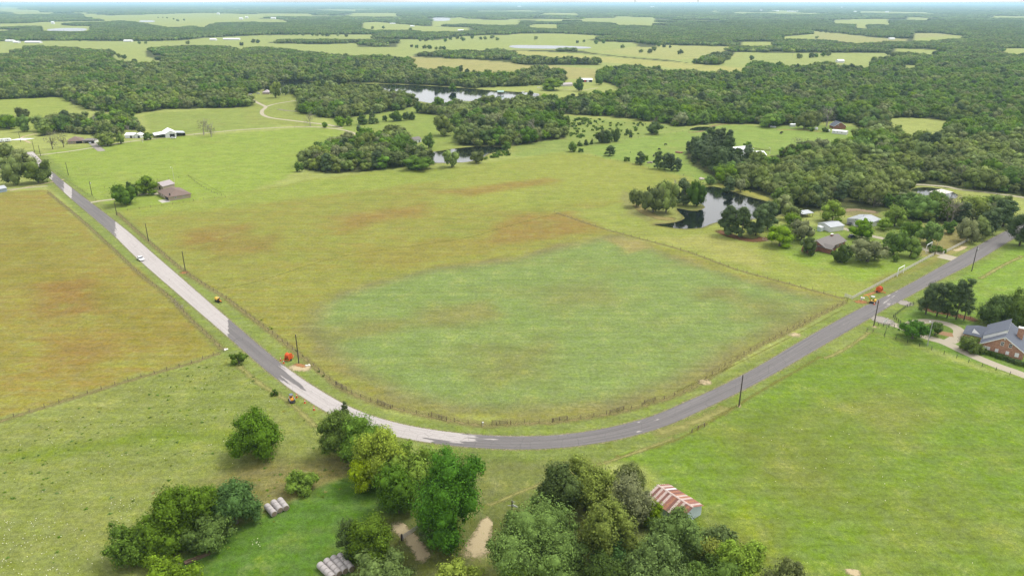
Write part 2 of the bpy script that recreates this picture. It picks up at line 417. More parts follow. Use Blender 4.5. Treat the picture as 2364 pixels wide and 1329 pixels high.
# ---- the ground: one sheet, finely divided where it lies near, reaching past the horizon
def build_ground():
    ys = [45.0]
    while ys[-1] < 60000: ys.append(ys[-1] * (1.0068 if ys[-1] < 1000 else 1.016 if ys[-1] < 5000 else 1.06))
    ys = np.array(ys); ts = np.linspace(-1.15, 1.15, 540)
    X = ys[:, None] * ts[None, :]; Y = np.repeat(ys[:, None], len(ts), 1)
    x = X.ravel(); y = Y.ravel(); n = len(x)
    col = np.tile(np.array(C(*BASE)), (n, 1)); rust = np.zeros(n)
    # wobble so painted field edges are not ruler straight
    wx = x + 2.2 * np.sin(x * .11 + y * .07) + 1.2 * np.sin(y * .31 + x * .17)
    wy = y + 2.2 * np.sin(y * .09 - x * .08) + 1.2 * np.sin(x * .27 - y * .13)
    def paint(poly, c, r, soft, alpha=1.0, wob=.35):
        pw = [(q.x, q.y) for q in W(poly)]
        ax = x + (wx - x) * wob * min(soft, 3); ay = y + (wy - y) * wob * min(soft, 3)
        lo = np.min(pw, 0) - soft * 2 - 5; hi = np.max(pw, 0) + soft * 2 + 5
        m = (x > lo[0]) & (x < hi[0]) & (y > lo[1]) & (y < hi[1])
        idx = np.nonzero(m)[0]
        if not len(idx): return
        a, b = ax[idx], ay[idx]
        d = seg_dist(a, b, pw, True); s = np.where(inside(a, b, pw), d, -d)
        w = np.clip(s / (2 * soft) + .5, 0, 1); w = w * w * (3 - 2 * w) * alpha
        if c is not None: col[idx] = col[idx] * (1 - w[:, None]) + np.array(C(*c)) * w[:, None]
        rust[idx] = rust[idx] * (1 - w) + r * w
    for poly, c, r, soft in FIELDS: paint(poly, c, r, soft)
    # the re-sown green patch with its greyish fringe
    paint(GREEN_PATCH, (146,138,98), .14, 4)
    inner = W(GREEN_PATCH); cx = sum(p.x for p in inner) / len(inner); cyy = sum(p.y for p in inner) / len(inner)
    gp = [(cx + (p.x - cx) * .95, cyy + (p.y - cyy) * .94) for p in inner]
    def paintw(pw, c, r, soft, alpha=1):
        lo = np.min(pw, 0) - soft * 2; hi = np.max(pw, 0) + soft * 2
        idx = np.nonzero((x > lo[0]) & (x < hi[0]) & (y > lo[1]) & (y < hi[1]))[0]
        if not len(idx): return
        d = seg_dist(x[idx], y[idx], pw, True); s = np.where(inside(x[idx], y[idx], pw), d, -d)
        w = np.clip(s / (2 * soft) + .5, 0, 1); w = w * w * (3 - 2 * w) * alpha
        col[idx] = col[idx] * (1 - w[:, None]) + np.array(C(*c)) * w[:, None]; rust[idx] = rust[idx] * (1 - w) + r * w
    paintw(gp, (142,164,94), .06, 8)
    # named wear patches
    for poly, c, r, soft in [
        ([(730,760),(850,735),(960,735),(930,760),(760,780)], (146,146,86), 0, 6),
        ([(1000,700),(1120,690),(1160,730),(1050,760),(960,740)], (148,148,90), 0, 7),
        ([(1400,555),(1480,550),(1520,570),(1440,580)], (176,162,104), 0, 4),
        ([(1600,660),(1700,665),(1700,690),(1620,690)], (142,140,90), .2, 8),
        ([(1720,700),(1830,700),(1800,740),(1720,735)], (140,142,90), .1, 9),
        ([(1120,800),(1260,790),(1230,880),(1130,890)], (140,144,86), .1, 12),
        ([(1240,660),(1400,650),(1420,700),(1260,720)], (142,152,92), .1, 10),
        ([(760,500),(980,470),(960,500),(780,535)], (160,136,64), .7, 10),
        ([(1000,440),(1260,410),(1300,420),(1080,455)], (160,140,64), .7, 7),
        ([(420,540),(560,520),(560,555),(440,575)], (158,132,62), .8, 10),
        ([(480,560),(640,540),(620,580),(500,600)], (156,140,64), .7, 9),
        ([(1180,500),(1330,490),(1400,530),(1200,560),(1100,560)], (162,138,64), .8, 7),
        ([(820,580),(1100,545),(1140,575),(840,625)], (160,152,72), .4, 7),
        ([(2030,640),(2080,620),(2170,590),(2190,600),(2060,680),(1990,690)], (148,144,80), .2, 2),
        ([(50,660),(200,640),(260,720),(90,740)], (158,130,60), .9, 8),
        ([(90,790),(250,760),(330,800),(150,860)], (160,136,62), .9, 8),
        ([(1640,1000),(1800,960),(2000,1010),(1980,1180),(1800,1160)], (134,146,64), 0, 14),
        ([(1900,930),(2100,900),(2200,960),(2050,1010)], (142,150,74), 0, 10),
        ([(2000,1150),(2200,1100),(2300,1250),(2100,1300)], (132,148,62), 0, 12),
        ([(1650,1180),(1760,1200),(1850,1329),(1700,1300)], (136,140,70), 0, 7),
        ([(1690,1130),(1740,1200),(1800,1290),(1830,1310),(1760,1260),(1680,1160)], (146,166,40), 0, 2.5),
        ([(1590,920),(1660,870),(1800,800),(1790,815),(1640,905)], (150,140,92), .2, 2),
        ([(1880,490),(2130,560),(2130,575),(1880,510)], (150,160,92), 0, 3)]:
        paint(poly, c, r, soft, .85)
    # green, well watered verges beside the road
    rc = [(q.x, q.y) for q in ROAD_C[::4]]
    idx = np.nonzero((y < 700) & (np.abs(x) < 700))[0]
    d = seg_dist(x[idx], y[idx], rc)
    w = np.clip((10.5 + 1.5 * np.sin(x[idx] * .05) - d) / 3.0, 0, 1) * .8
    col[idx] = col[idx] * (1 - w[:, None]) + np.array(C(134,152,74)) * w[:, None]; rust[idx] *= (1 - w * .85)
    # damp mud and rank grass round the ponds
    for k in ('P3', 'P2', 'LAKE', 'P4'):
        pw = PW[k][::2]
        lo = np.min(pw, 0) - 15; hi = np.max(pw, 0) + 15
        idx = np.nonzero((x > lo[0]) & (x < hi[0]) & (y > lo[1]) & (y < hi[1]))[0]
        d = seg_dist(x[idx], y[idx], pw, True)
        w = np.clip((3.0 - d) / 2.5, 0, 1) * .8
        col[idx] = col[idx] * (1 - w[:, None]) + np.array(C(120,112,74)) * w[:, None]
        w = np.clip(1 - np.abs(d - 6) / 4, 0, 1) * .55
        col[idx] = col[idx] * (1 - w[:, None]) + np.array(C(160,168,76)) * w[:, None]
    # leaf-strewn soil under the woods
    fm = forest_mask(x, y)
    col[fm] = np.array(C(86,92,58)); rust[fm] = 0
    ny, nx = len(ys), len(ts)
    a = (np.arange(ny - 1)[:, None] * nx + np.arange(nx - 1)[None, :]).ravel()
    quads = np.stack([a, a + 1, a + nx + 1, a + nx], 1)
    co = np.stack([x, y, np.zeros(n)], 1)
    # outer apron so the sheet also lies behind and beside the camera
    x0, x1 = ts[0] * ys[-1], ts[-1] * ys[-1]
    ex = np.array([(-90000, -30000, 0), (90000, -30000, 0), (90000, ys[-1], 0), (-90000, ys[-1], 0)])
    b = n
    l0, l1, r0, r1 = 0, (ny - 1) * nx, nx - 1, ny * nx - 1
    extra = np.array([[b, b + 1, r0, l0], [b + 1, b + 2, r1, r0], [b + 3, b, l0, l1]])
    co = np.vstack([co, ex])
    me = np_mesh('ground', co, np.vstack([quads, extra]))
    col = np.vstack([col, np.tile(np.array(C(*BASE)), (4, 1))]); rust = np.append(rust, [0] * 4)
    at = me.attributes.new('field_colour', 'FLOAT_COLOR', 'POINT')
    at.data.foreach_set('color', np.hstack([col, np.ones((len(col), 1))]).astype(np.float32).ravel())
    at = me.attributes.new('rust', 'FLOAT', 'POINT'); at.data.foreach_set('value', rust.astype(np.float32))
    return me

def ground_material():
    m, nt, bs, out = newmat('grassland'); L = nt.links
    fa = N(nt, 'ShaderNodeAttribute', attribute_name='field_colour'); ra = N(nt, 'ShaderNodeAttribute', attribute_name='rust')
    tc = N(nt, 'ShaderNodeTexCoord'); obj = tc.outputs['Object']
    def noise(scale, detail=5, rough=.6, sx=1, sy=1, rot=0, dist=0):
        mp = N(nt, 'ShaderNodeMapping'); mp.inputs['Scale'].default_value = (sx, sy, 1); mp.inputs['Rotation'].default_value = (0, 0, rot)
        L.new(obj, mp.inputs[0])
        q = N(nt, 'ShaderNodeTexNoise', Scale=scale, Detail=float(detail), Roughness=rough, Distortion=float(dist)); L.new(mp.outputs[0], q.inputs['Vector']); return q.outputs['Fac']
    def mr(v, a, b, c, d):
        q = N(nt, 'ShaderNodeMapRange'); q.inputs['From Min'].default_value = a; q.inputs['From Max'].default_value = b
        q.inputs['To Min'].default_value = c; q.inputs['To Max'].default_value = d; L.new(v, q.inputs['Value']); return q.outputs[0]
    def mixc(f, a, b, mode='MIX'):
        q = N(nt, 'ShaderNodeMixRGB', blend_type=mode)
        if isinstance(f, float): q.inputs[0].default_value = f
        else: L.new(f, q.inputs[0])
        if isinstance(a, tuple): q.inputs[1].default_value = (*a, 1)
        else: L.new(a, q.inputs[1])
        if isinstance(b, tuple): q.inputs[2].default_value = (*b, 1)
        else: L.new(b, q.inputs[2])
        return q.outputs[0]
    def mul(a, b):
        q = N(nt, 'ShaderNodeMath', operation='MULTIPLY')
        for i, v in enumerate((a, b)):
            if isinstance(v, (int, float)): q.inputs[i].default_value = v
            else: L.new(v, q.inputs[i])
        return q.outputs[0]
    c = fa.outputs['Color']
    big = noise(.018, 5, .6, dist=.4); mid = noise(.10, 6, .65, 1, 1); fine = noise(.9, 5, .7); vfine = noise(3.2, 3, .7)
    streak = noise(.075, 8, .78, .45, 1.5, .12, .8)
    # rusty seed heads: stretched swathes, broken by finer noise
    swath = mr(streak, .45, .60, 0, 1)
    br = mul(mr(mid, .35, .62, .25, 1), mr(fine, .3, .6, .5, 1))
    rf = mul(mul(ra.outputs['Fac'], swath), br)
    c = mixc(mul(rf, .72), c, C(166,116,60))
    g2 = mul(mul(ra.outputs['Fac'], mr(mid, .5, .68, 0, .7)), mr(big, .4, .6, .3, 1))
    c = mixc(g2, c, C(138,158,60))
    # lush and thin areas
    c = mixc(mr(big, .52, .7, 0, .26), c, C(118,146,58))
    c = mixc(mr(noise(.035, 6, .65, 1, 1.4, .5, .3), .5, .66, 0, .30), c, C(158,156,92))
    c = mixc(mul(mr(mid, .54, .74, 0, .45), mr(fine, .4, .65, .2, 1)), c, C(182,172,104))
    # thatch: coarse value variation
    val = mul(mul(mul(mr(mid, .3, .7, .86, 1.14), mr(fine, .33, .67, .74, 1.26)), mr(vfine, .33, .67, .70, 1.30)), mr(noise(.3, 6, .7, .5, 1.3, .5), .35, .65, .90, 1.10))
    val = mul(val, mr(noise(1.0, 3, .5, .018, .42, -.42), .38, .62, .94, 1.06))
    h = N(nt, 'ShaderNodeHueSaturation'); L.new(c, h.inputs['Color']); L.new(val, h.inputs['Value'])
    L.new(mr(noise(.35, 4), .3, .7, .82, 1.04), h.inputs['Saturation'])
    c = h.outputs[0]
    L.new(c, bs.inputs['Base Color']); bs.inputs['Roughness'].default_value = .95; bs.inputs['Specular IOR Level'].default_value = .05
    b = N(nt, 'ShaderNodeBump', Strength=.55, Distance=.35); L.new(fine, b.inputs['Height'])
    b2 = N(nt, 'ShaderNodeBump', Strength=.5, Distance=1.6); L.new(mid, b2.inputs['Height']); L.new(b2.outputs[0], b.inputs['Normal'])
    L.new(b.outputs[0], bs.inputs['Normal'])
    return m

# ---- woods: outlines given by ground line (B, left to right) and canopy line (T)
def TB(T, B, zt=0.0, zb=9.0):
    return [(p.x, p.y) for p in W(T, zt)] + [(p.x, p.y) for p in W(B[::-1], zb)]
OPEN = [TB(T, B) for T, B in [
 ([(-100,12),(0,15),(60,18),(107,27)], [(-100,28),(0,27),(50,33),(110,33)]),
 ([(190,32),(250,36),(370,33),(480,30),(600,34),(600,38)], [(190,38),(245,46),(310,49),(392,63),(430,58),(470,62),(490,52),(600,50)]),
 ([(97,60),(210,61)], [(100,71),(203,72)]),
 ([(-150,97),(0,96),(90,95),(200,95),(330,96),(420,94),(470,88),(560,84),(620,81)], [(-150,124),(0,122),(45,106),(150,103),(215,112),(256,112),(264,140),(345,146),(404,142),(338,122),(334,109),(400,103),(520,103),(545,110),(620,105)]),
 ([(600,83),(700,80),(860,80)], [(600,91),(700,89),(860,88)]),
 ([(605,100),(740,103),(820,100),(828,109),(915,109),(925,96),(1000,94),(1060,85),(1130,81),(1200,83),(1268,93),(1464,99),(1475,109),(1512,110),(1512,104),(1692,108)], [(605,104),(690,111),(780,122),(830,126),(890,123),(945,133),(955,116),(1100,113),(1200,107),(1340,109),(1393,117),(1474,124),(1548,129),(1600,137),(1625,122),(1660,116)]),
 ([(1190,117),(1340,123),(1450,134),(1574,145),(1716,158)], [(1190,124),(1290,131),(1400,140),(1490,152),(1574,162),(1712,169)]),
 ([(950,132),(1090,138),(1170,144),(1228,152)], [(950,151),(1038,157),(1052,142),(1092,148),(1097,170),(1180,168),(1232,158)]),
 ([(1700,120),(1764,122),(1960,123),(2058,123)], [(1660,141),(1740,141),(1810,150),(1860,150),(1950,139),(2000,137),(2050,127)]),
 ([(1880,72),(1940,78),(2025,88),(2095,90)], [(1878,87),(1960,95),(1985,99),(2040,92),(2095,95)]),
 ([(2110,77),(2160,77),(2225,84)], [(2112,93),(2150,94),(2178,89),(2225,87)]),
 ([(2066,112),(2165,116)], [(2072,119),(2155,122)]),
 ([(1806,85),(1882,79)], [(1815,90),(1882,85)]),
 ([(836,53),(870,51),(980,61),(1085,64)], [(836,62),(860,69),(950,68),(985,73),(1085,70)]),
 ([(995,50),(1060,40),(1078,44),(1150,47),(1200,44)], [(995,58),(1075,54),(1150,58),(1200,56)]),
 ([(815,30),(917,31)], [(817,38),(917,39)]),
 ([(600,31),(712,32)], [(600,36),(712,36.5)]), ([(722,20),(830,23)], [(722,24),(830,27)]),
 ([(598,44),(662,46)], [(598,51),(662,52)]),
 ([(1252,29),(1334,31)], [(1254,34),(1332,35)]), ([(1418,38),(1515,41)], [(1420,46),(1510,47)]),
 ([(1218,59),(1288,58)], [(1222,63),(1286,62)]), ([(1924,46),(2052,44)], [(1926,54),(2052,57)]), ([(1980,60),(2000,60)], [(1980,66),(2000,66)]),
 ([(1975,25.5),(2158,29)], [(1975,30),(2158,32.5)]), ([(2092,40),(2150,42)], [(2094,46),(2148,47)]),
 ([(2284,37),(2420,38)], [(2286,41),(2420,42)]), ([(1778,23.5),(1848,26)], [(1778,28),(1848,29.5)]), ([(1630,24.5),(1668,25.5)], [(1630,28),(1668,28.5)]),
 ([(1712,97),(1784,97)], [(1712,104),(1786,105)]), ([(2318,112),(2480,113)], [(2322,121),(2480,122)]),
 ([(1930,137),(2014,141)], [(1928,151),(2012,157)]), ([(2080,150),(2120,152)], [(2080,158),(2120,160)]),
 ([(1338,163),(1374,165)], [(1338,181),(1374,183)]),
 ([(1100,203),(1200,199),(1290,196),(1340,190),(1400,189),(1432,202)], [(1100,212),(1180,216),(1240,222),(1290,214),(1350,218),(1430,209)]),
 ([(2040,274),(2100,271),(2188,279)], [(2055,292),(2110,304),(2165,320),(2188,294)]),
]]
OPEN += [PW['F1'], PW['F2'], PW['F4'], PW['F5']]
def widen(p, f):
    c = np.mean(p, 0); return [tuple(c + (np.array(q) - c) * f) for q in p]
OPEN += [widen(PW['LAKE'], 1.0), widen(PW['P4'], 1.25)]
WOODS = [   # (outline, kind mix)
 (TB([(-250,125),(0,122),(45,104),(150,101),(215,110),(256,112),(264,138),(345,142),(404,136),(330,118),(334,107),(520,101),(700,104),(800,110),(880,119),(948,130),(958,158),(1040,155),(1100,168),(1230,155),(1300,160)],
     [(-250,232),(0,230),(150,224),(166,240),(215,256),(300,264),(388,252),(560,249),(583,244),(560,224),(608,206),(640,190),(865,192),(1050,200),(1110,206),(1200,206),(1300,196)], 9, 0), 'mix'),
 (TB([(672,198),(690,194),(760,192),(835,196),(890,206),(968,226)], [(672,216),(695,232),(686,258),(745,272),(792,276),(850,264),(905,258),(972,242)], 9, 0), 'oak'),
 (TB([(965,240),(1000,232),(1100,231),(1180,224),(1240,225),(1250,250),(1308,268)], [(965,262),(1018,268),(1040,290),(1062,300),(1062,336),(1100,339),(1186,338),(1230,330),(1304,320),(1310,300)], 9, 0), 'mix'),
 (TB([(757,322),(800,305),(850,298),(930,290),(952,302)], [(690,388),(758,402),(830,398),(900,392),(940,384),(1003,382),(985,368),(960,356),(948,335)], 9, 0), 'mix'),
 (TB([(1240,225),(1350,217),(1432,210),(1440,195),(1376,182),(1380,160),(1450,150),(1575,163),(1712,168),(1740,141),(1810,150),(1940,143),(2060,130),(2400,130),(2700,130)],
     [(1240,262),(1345,266),(1440,272),(1520,284),(1565,293),(1600,290),(1650,286),(1748,287),(1788,292),(1862,288),(1918,278),(1966,285),(1990,300),(2700,330)], 9, 0), 'bright'),
 (TB([(1582,328),(1600,312),(1640,306),(1690,304),(1700,332)], [(1582,362),(1600,384),(1640,404),(1700,408),(1722,384)], 10, 0), 'pine'),
 (TB([(1785,334),(1850,326),(1930,322),(1962,318),(1975,300),(2010,285),(2045,292),(2100,305),(2170,318),(2190,285),(2700,300)],
     [(1640,402),(1656,418),(1700,434),(1772,456),(1800,468),(1822,492),(1848,488),(1900,486),(1950,482),(2030,490),(2060,484),(2110,462),(2128,431),(2200,434),(2250,436),(2300,444),(2700,520)], 9, 0), 'oak'),
 (TB([(2060,470),(2118,447),(2150,452),(2210,452),(2240,440),(2290,444),(2330,456)], [(2040,498),(2100,512),(2150,516),(2200,520),(2262,512),(2330,505)], 7, 0), 'mix'),
 (TB([(88,290),(110,272),(160,262),(240,262),(300,262),(326,290)], [(88,316),(150,306),(205,312),(240,322),(282,314),(290,300),(330,304)], 8, 0), 'oak'),
 (TB([(-260,272),(0,274),(30,280)], [(-260,296),(0,296),(32,296)], 7, 0), 'oak'),
 (TB([(1790,446),(1850,450),(1900,462)], [(1806,500),(1846,494),(1900,490)], 8, 0), 'mix'),
 (TB([(1180,212),(1240,222),(1260,218)], [(1200,240),(1240,262),(1262,262)], 7, 0), 'bright'),
]
_far_row = P(1182, 150).y
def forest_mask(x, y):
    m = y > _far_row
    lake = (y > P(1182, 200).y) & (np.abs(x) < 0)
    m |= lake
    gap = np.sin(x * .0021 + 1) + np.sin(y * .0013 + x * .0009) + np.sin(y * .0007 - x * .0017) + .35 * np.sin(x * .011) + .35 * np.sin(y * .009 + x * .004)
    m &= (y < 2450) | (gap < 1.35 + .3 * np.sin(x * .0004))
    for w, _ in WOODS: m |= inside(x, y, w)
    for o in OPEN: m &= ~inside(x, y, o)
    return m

# ------------------------------------------------------------------ build ground, water, road
GM = ground_material()
ground = link('ground', build_ground(), None, GM); tag(ground, kind='structure')

def water_mat(name, col, rough=.06, tilt=.04):
    m, nt, bs, out = newmat(name); L = nt.links
    bs.inputs['Base Color'].default_value = (*col, 1); bs.inputs['Roughness'].default_value = rough
    bs.inputs['Specular IOR Level'].default_value = .75
    tc = N(nt, 'ShaderNodeTexCoord'); n = N(nt, 'ShaderNodeTexNoise', Scale=.5, Detail=4.0); L.new(tc.outputs['Object'], n.inputs['Vector'])
    b = N(nt, 'ShaderNodeBump', Strength=tilt, Distance=.4); L.new(n.outputs['Fac'], b.inputs['Height']); L.new(b.outputs[0], bs.inputs['Normal'])
    return m
WM = water_mat('pond_water', (.006, .008, .008))
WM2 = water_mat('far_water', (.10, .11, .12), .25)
def sheet(name, poly, z, m):
    me = bpy.data.meshes.new(name)
    me.from_pydata([(a, b, z) for a, b in poly], [], [tuple(range(len(poly)))]); me.update()
    return link(name, me, None, m)
for k, nm in (('P3', 'pond'), ('P2', 'pond'), ('LAKE', 'lake'), ('P4', 'pond'), ('P5', 'puddle'), ('F1', 'pond'), ('F2', 'pond'), ('F4', 'pond'), ('F5', 'pond')):
    poly = PW[k]
    a = sum(poly[i - 1][0] * poly[i][1] - poly[i][0] * poly[i - 1][1] for i in range(len(poly)))
    if a < 0: poly = poly[::-1]
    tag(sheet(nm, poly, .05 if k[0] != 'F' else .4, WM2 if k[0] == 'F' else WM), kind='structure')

def ribbon(name, left, right, z, m, nv=6, attrs=None):
    n = len(left); co = []; uv = []; L = 0
    T = sum(((left[i] + right[i]) / 2 - (left[i - 1] + right[i - 1]) / 2).length for i in range(1, n)); rag = name.startswith(('bare', 'dirt', 'clay', 'dead', 'wheel', 'gravel', 'needle', 'mulch', 'pond'))
    for i in range(n):
        if i: L += ((left[i] + right[i]) / 2 - (left[i - 1] + right[i - 1]) / 2).length
        w = (left[i] - right[i]).length
        for j in range(nv + 1):
            t = j / nv; p = left[i].lerp(right[i], t); co.append((p.x, p.y, z))
            ef = max(0, 1 - min(L, T - L) / max(.1, w * .7)) if rag else 0
            uv.append((L, (t - .5) * w, t if ef == 0 else .5 + math.hypot(t - .5, ef * .6)))
    a = (np.arange(n - 1)[:, None] * (nv + 1) + np.arange(nv)[None, :]).ravel()
    me = np_mesh(name, np.array(co), np.stack([a, a + nv + 1, a + nv + 2, a + 1], 1))
    at = me.attributes.new('run', 'FLOAT_VECTOR', 'POINT'); at.data.foreach_set('vector', np.array(uv, dtype=np.float32).ravel())
    if attrs is not None:
        at = me.attributes.new('age', 'FLOAT', 'POINT'); at.data.foreach_set('value', np.array([attrs(Vector(c), u) for c, u in zip(co, uv)], dtype=np.float32))
    if me.polygons[0].normal.z < 0: me.flip_normals()
    return link(name, me, None, m)
def offset_line(line, off):
    out = []
    for i, p in enumerate(line):
        d = (line[min(i + 1, len(line) - 1)] - line[max(i - 1, 0)]).normalized()
        o = off[i] if hasattr(off, '__len__') else off
        out.append(p + Vector((-d.y, d.x, 0)) * o)
    return out

def road_mat():
    m, nt, bs, out = newmat('patched_asphalt'); L = nt.links
    ru = N(nt, 'ShaderNodeAttribute', attribute_name='run'); ag = N(nt, 'ShaderNodeAttribute', attribute_name='age')
    tc = N(nt, 'ShaderNodeTexCoord')
    def noise(v, scale, sx, sy, detail=5, rough=.65):
        mp = N(nt, 'ShaderNodeMapping'); mp.inputs['Scale'].default_value = (sx, sy, 1); L.new(v, mp.inputs[0])
        q = N(nt, 'ShaderNodeTexNoise', Scale=scale, Detail=float(detail), Roughness=rough); L.new(mp.outputs[0], q.inputs['Vector']); return q.outputs['Fac']
    n1 = noise(ru.outputs['Vector'], 1.0, .10, .9); n2 = noise(tc.outputs['Object'], 2.5, 1, 1); n3 = noise(ru.outputs['Vector'], 1, .03, 2.2)
    s = N(nt, 'ShaderNodeMath', operation='MULTIPLY_ADD'); L.new(n1, s.inputs[0]); s.inputs[1].default_value = 1.5; s.inputs[2].default_value = -.75
    t = N(nt, 'ShaderNodeMath', operation='ADD'); L.new(ag.outputs['Fac'], t.inputs[0]); L.new(s.outputs[0], t.inputs[1])
    mr = N(nt, 'ShaderNodeMapRange'); mr.inputs['From Min'].default_value = .46; mr.inputs['From Max'].default_value = .54; L.new(t.outputs[0], mr.inputs['Value'])
    dk = ramp(nt, [(.3, C(120,116,115)), (.5, C(137,132,131)), (.7, C(153,148,146))]); L.new(n3, dk.inputs[0])
    lt = ramp(nt, [(.3, C(196,188,184)), (.5, C(212,204,200)), (.7, C(222,215,211))]); L.new(n3, lt.inputs[0])
    mx = N(nt, 'ShaderNodeMixRGB'); L.new(mr.outputs[0], mx.inputs[0]); L.new(dk.outputs[0], mx.inputs[1]); L.new(lt.outputs[0], mx.inputs[2])
    # thin tar-filled cracks, and grain
    vo = N(nt, 'ShaderNodeTexVoronoi', feature='DISTANCE_TO_EDGE', Scale=.22); L.new(tc.outputs['Object'], vo.inputs['Vector'])
    cr = N(nt, 'ShaderNodeMapRange'); cr.inputs['From Min'].default_value = .004; cr.inputs['From Max'].default_value = .014
    cr.inputs['To Min'].default_value = .72; L.new(vo.outputs['Distance'], cr.inputs['Value'])
    g = N(nt, 'ShaderNodeMapRange'); g.inputs['From Min'].default_value = .3; g.inputs['From Max'].default_value = .7
    g.inputs['To Min'].default_value = .88; g.inputs['To Max'].default_value = 1.12; L.new(n2, g.inputs['Value'])
    mu = N(nt, 'ShaderNodeMath', operation='MULTIPLY'); L.new(cr.outputs[0], mu.inputs[0]); L.new(g.outputs[0], mu.inputs[1])
    h = N(nt, 'ShaderNodeHueSaturation'); L.new(mx.outputs[0], h.inputs['Color']); L.new(mu.outputs[0], h.inputs['Value'])
    L.new(h.outputs[0], bs.inputs['Base Color']); bs.inputs['Roughness'].default_value = .9
    # crumbled edge: let the verge show through where the edge is eaten
    sp = N(nt, 'ShaderNodeSeparateXYZ'); L.new(ru.outputs['Vector'], sp.inputs[0])
    ab = N(nt, 'ShaderNodeMath', operation='SUBTRACT'); L.new(sp.outputs['Z'], ab.inputs[0]); ab.inputs[1].default_value = .5
    a2 = N(nt, 'ShaderNodeMath', operation='ABSOLUTE'); L.new(ab.outputs[0], a2.inputs[0])
    e = N(nt, 'ShaderNodeMath', operation='MULTIPLY_ADD'); L.new(n2, e.inputs[0]); e.inputs[1].default_value = .12; L.new(a2.outputs[0], e.inputs[2])
    gt = N(nt, 'ShaderNodeMapRange'); gt.inputs['From Min'].default_value = .545; gt.inputs['From Max'].default_value = .56; L.new(e.outputs[0], gt.inputs['Value'])
    tb = N(nt, 'ShaderNodeBsdfTransparent'); ms = N(nt, 'ShaderNodeMixShader'); L.new(gt.outputs[0], ms.inputs[0])
    L.new(bs.outputs[0], ms.inputs[1]); L.new(tb.outputs[0], ms.inputs[2]); L.new(ms.outputs[0], out.inputs['Surface'])
    return m
def worn_mat(name, c1, c2, edge=.5, soft=.25, nscale=.6, streak=1.0):
    """thin spread of earth, gravel or dead grass with a ragged edge"""
    m, nt, bs, out = newmat(name); L = nt.links
    ru = N(nt, 'ShaderNodeAttribute', attribute_name='run'); tc = N(nt, 'ShaderNodeTexCoord')
    n1 = N(nt, 'ShaderNodeTexNoise', Scale=nscale, Detail=7.0, Roughness=.7); L.new(tc.outputs['Object'], n1.inputs['Vector'])
    n2 = N(nt, 'ShaderNodeTexNoise', Scale=nscale * 5, Detail=4.0, Roughness=.7); L.new(tc.outputs['Object'], n2.inputs['Vector'])
    rp = ramp(nt, [(.35, c1), (.65, c2)]); L.new(n2.outputs['Fac'], rp.inputs[0]); L.new(rp.outputs[0], bs.inputs['Base Color'])
    bs.inputs['Roughness'].default_value = .95; bs.inputs['Specular IOR Level'].default_value = .05
    sp = N(nt, 'ShaderNodeSeparateXYZ'); L.new(ru.outputs['Vector'], sp.inputs[0])
    ab = N(nt, 'ShaderNodeMath', operation='SUBTRACT'); L.new(sp.outputs['Z'], ab.inputs[0]); ab.inputs[1].default_value = .5
    a2 = N(nt, 'ShaderNodeMath', operation='ABSOLUTE'); L.new(ab.outputs[0], a2.inputs[0])
    e = N(nt, 'ShaderNodeMath', operation='MULTIPLY_ADD'); L.new(n1.outputs['Fac'], e.inputs[0]); e.inputs[1].default_value = 1.1; L.new(a2.outputs[0], e.inputs[2])
    e2 = N(nt, 'ShaderNodeMath', operation='MULTIPLY_ADD'); L.new(n2.outputs['Fac'], e2.inputs[0]); e2.inputs[1].default_value = .4; L.new(e.outputs[0], e2.inputs[2])
    gt = N(nt, 'ShaderNodeMapRange'); gt.inputs['From Min'].default_value = .55 + edge - soft; gt.inputs['From Max'].default_value = .55 + edge + soft; L.new(e2.outputs[0], gt.inputs['Value'])
    tb = N(nt, 'ShaderNodeBsdfTransparent'); ms = N(nt, 'ShaderNodeMixShader'); L.new(gt.outputs[0], ms.inputs[0])
    L.new(bs.outputs[0], ms.inputs[1]); L.new(tb.outputs[0], ms.inputs[2]); L.new(ms.outputs[0], out.inputs['Surface'])
    return m

def road_age(c, u):
    px, py = pix(c); t = u[2]
    tab = [(0,.9),(118,.9),(122,.3),(146,.3),(150,.95),(163,.95),(168,.05),(257,.02),(277,1),(518,1),(534,.0),(630,.0),(645,.45),(690,.85),(720,1.05),(940,1.0),(1000,.8),(1080,.62),(1140,.25),(1160,.02),(1466,.05),(1475,.5),(1484,.1),(1508,.1),(1518,.54),(1527,.05),(2025,.08),(2036,.22),(2040,.42),(2072,.44),(2076,.12),(3000,.1)]
    a = float(np.interp(px, [q[0] for q in tab], [q[1] for q in tab]))
    if 640 < px < 720: a -= .75 * max(0, 1 - abs(t - .48) / .22) * (1 - max(0, px - 690) / 30)
    if 990 < px < 1150: a -= .8 * max(0, (.42 - abs(t - 1.0)) / .42)
    if 1130 < px < 1340: a += .42 * max(0, (.14 - t) / .14) + (.3 * max(0, 1 - abs(t - .3) / .2) * max(0, (1200 - px) / 70))
    if 1760 < px < 2020: a += .20 * max(0, 1 - abs(t - .42) / .08)
    return a
hw = [w / 2 for w in ROAD_W]
RL, RR = offset_line(ROAD_C, [w + .18 for w in hw]), offset_line(ROAD_C, [-w - .18 for w in hw])
MUDG = worn_mat('verge_gravel', C(168,160,122), C(198,188,156), .62, .12, 1.2)
shoulder = ribbon('road_shoulder', offset_line(ROAD_C, [w + .9 for w in hw]), offset_line(ROAD_C, [-w - .9 for w in hw]), .010, MUDG, 8)
tag(shoulder, kind='structure')
road = ribbon('road', RL, RR, .030, road_mat(), 12, road_age); tag(road, kind='structure')

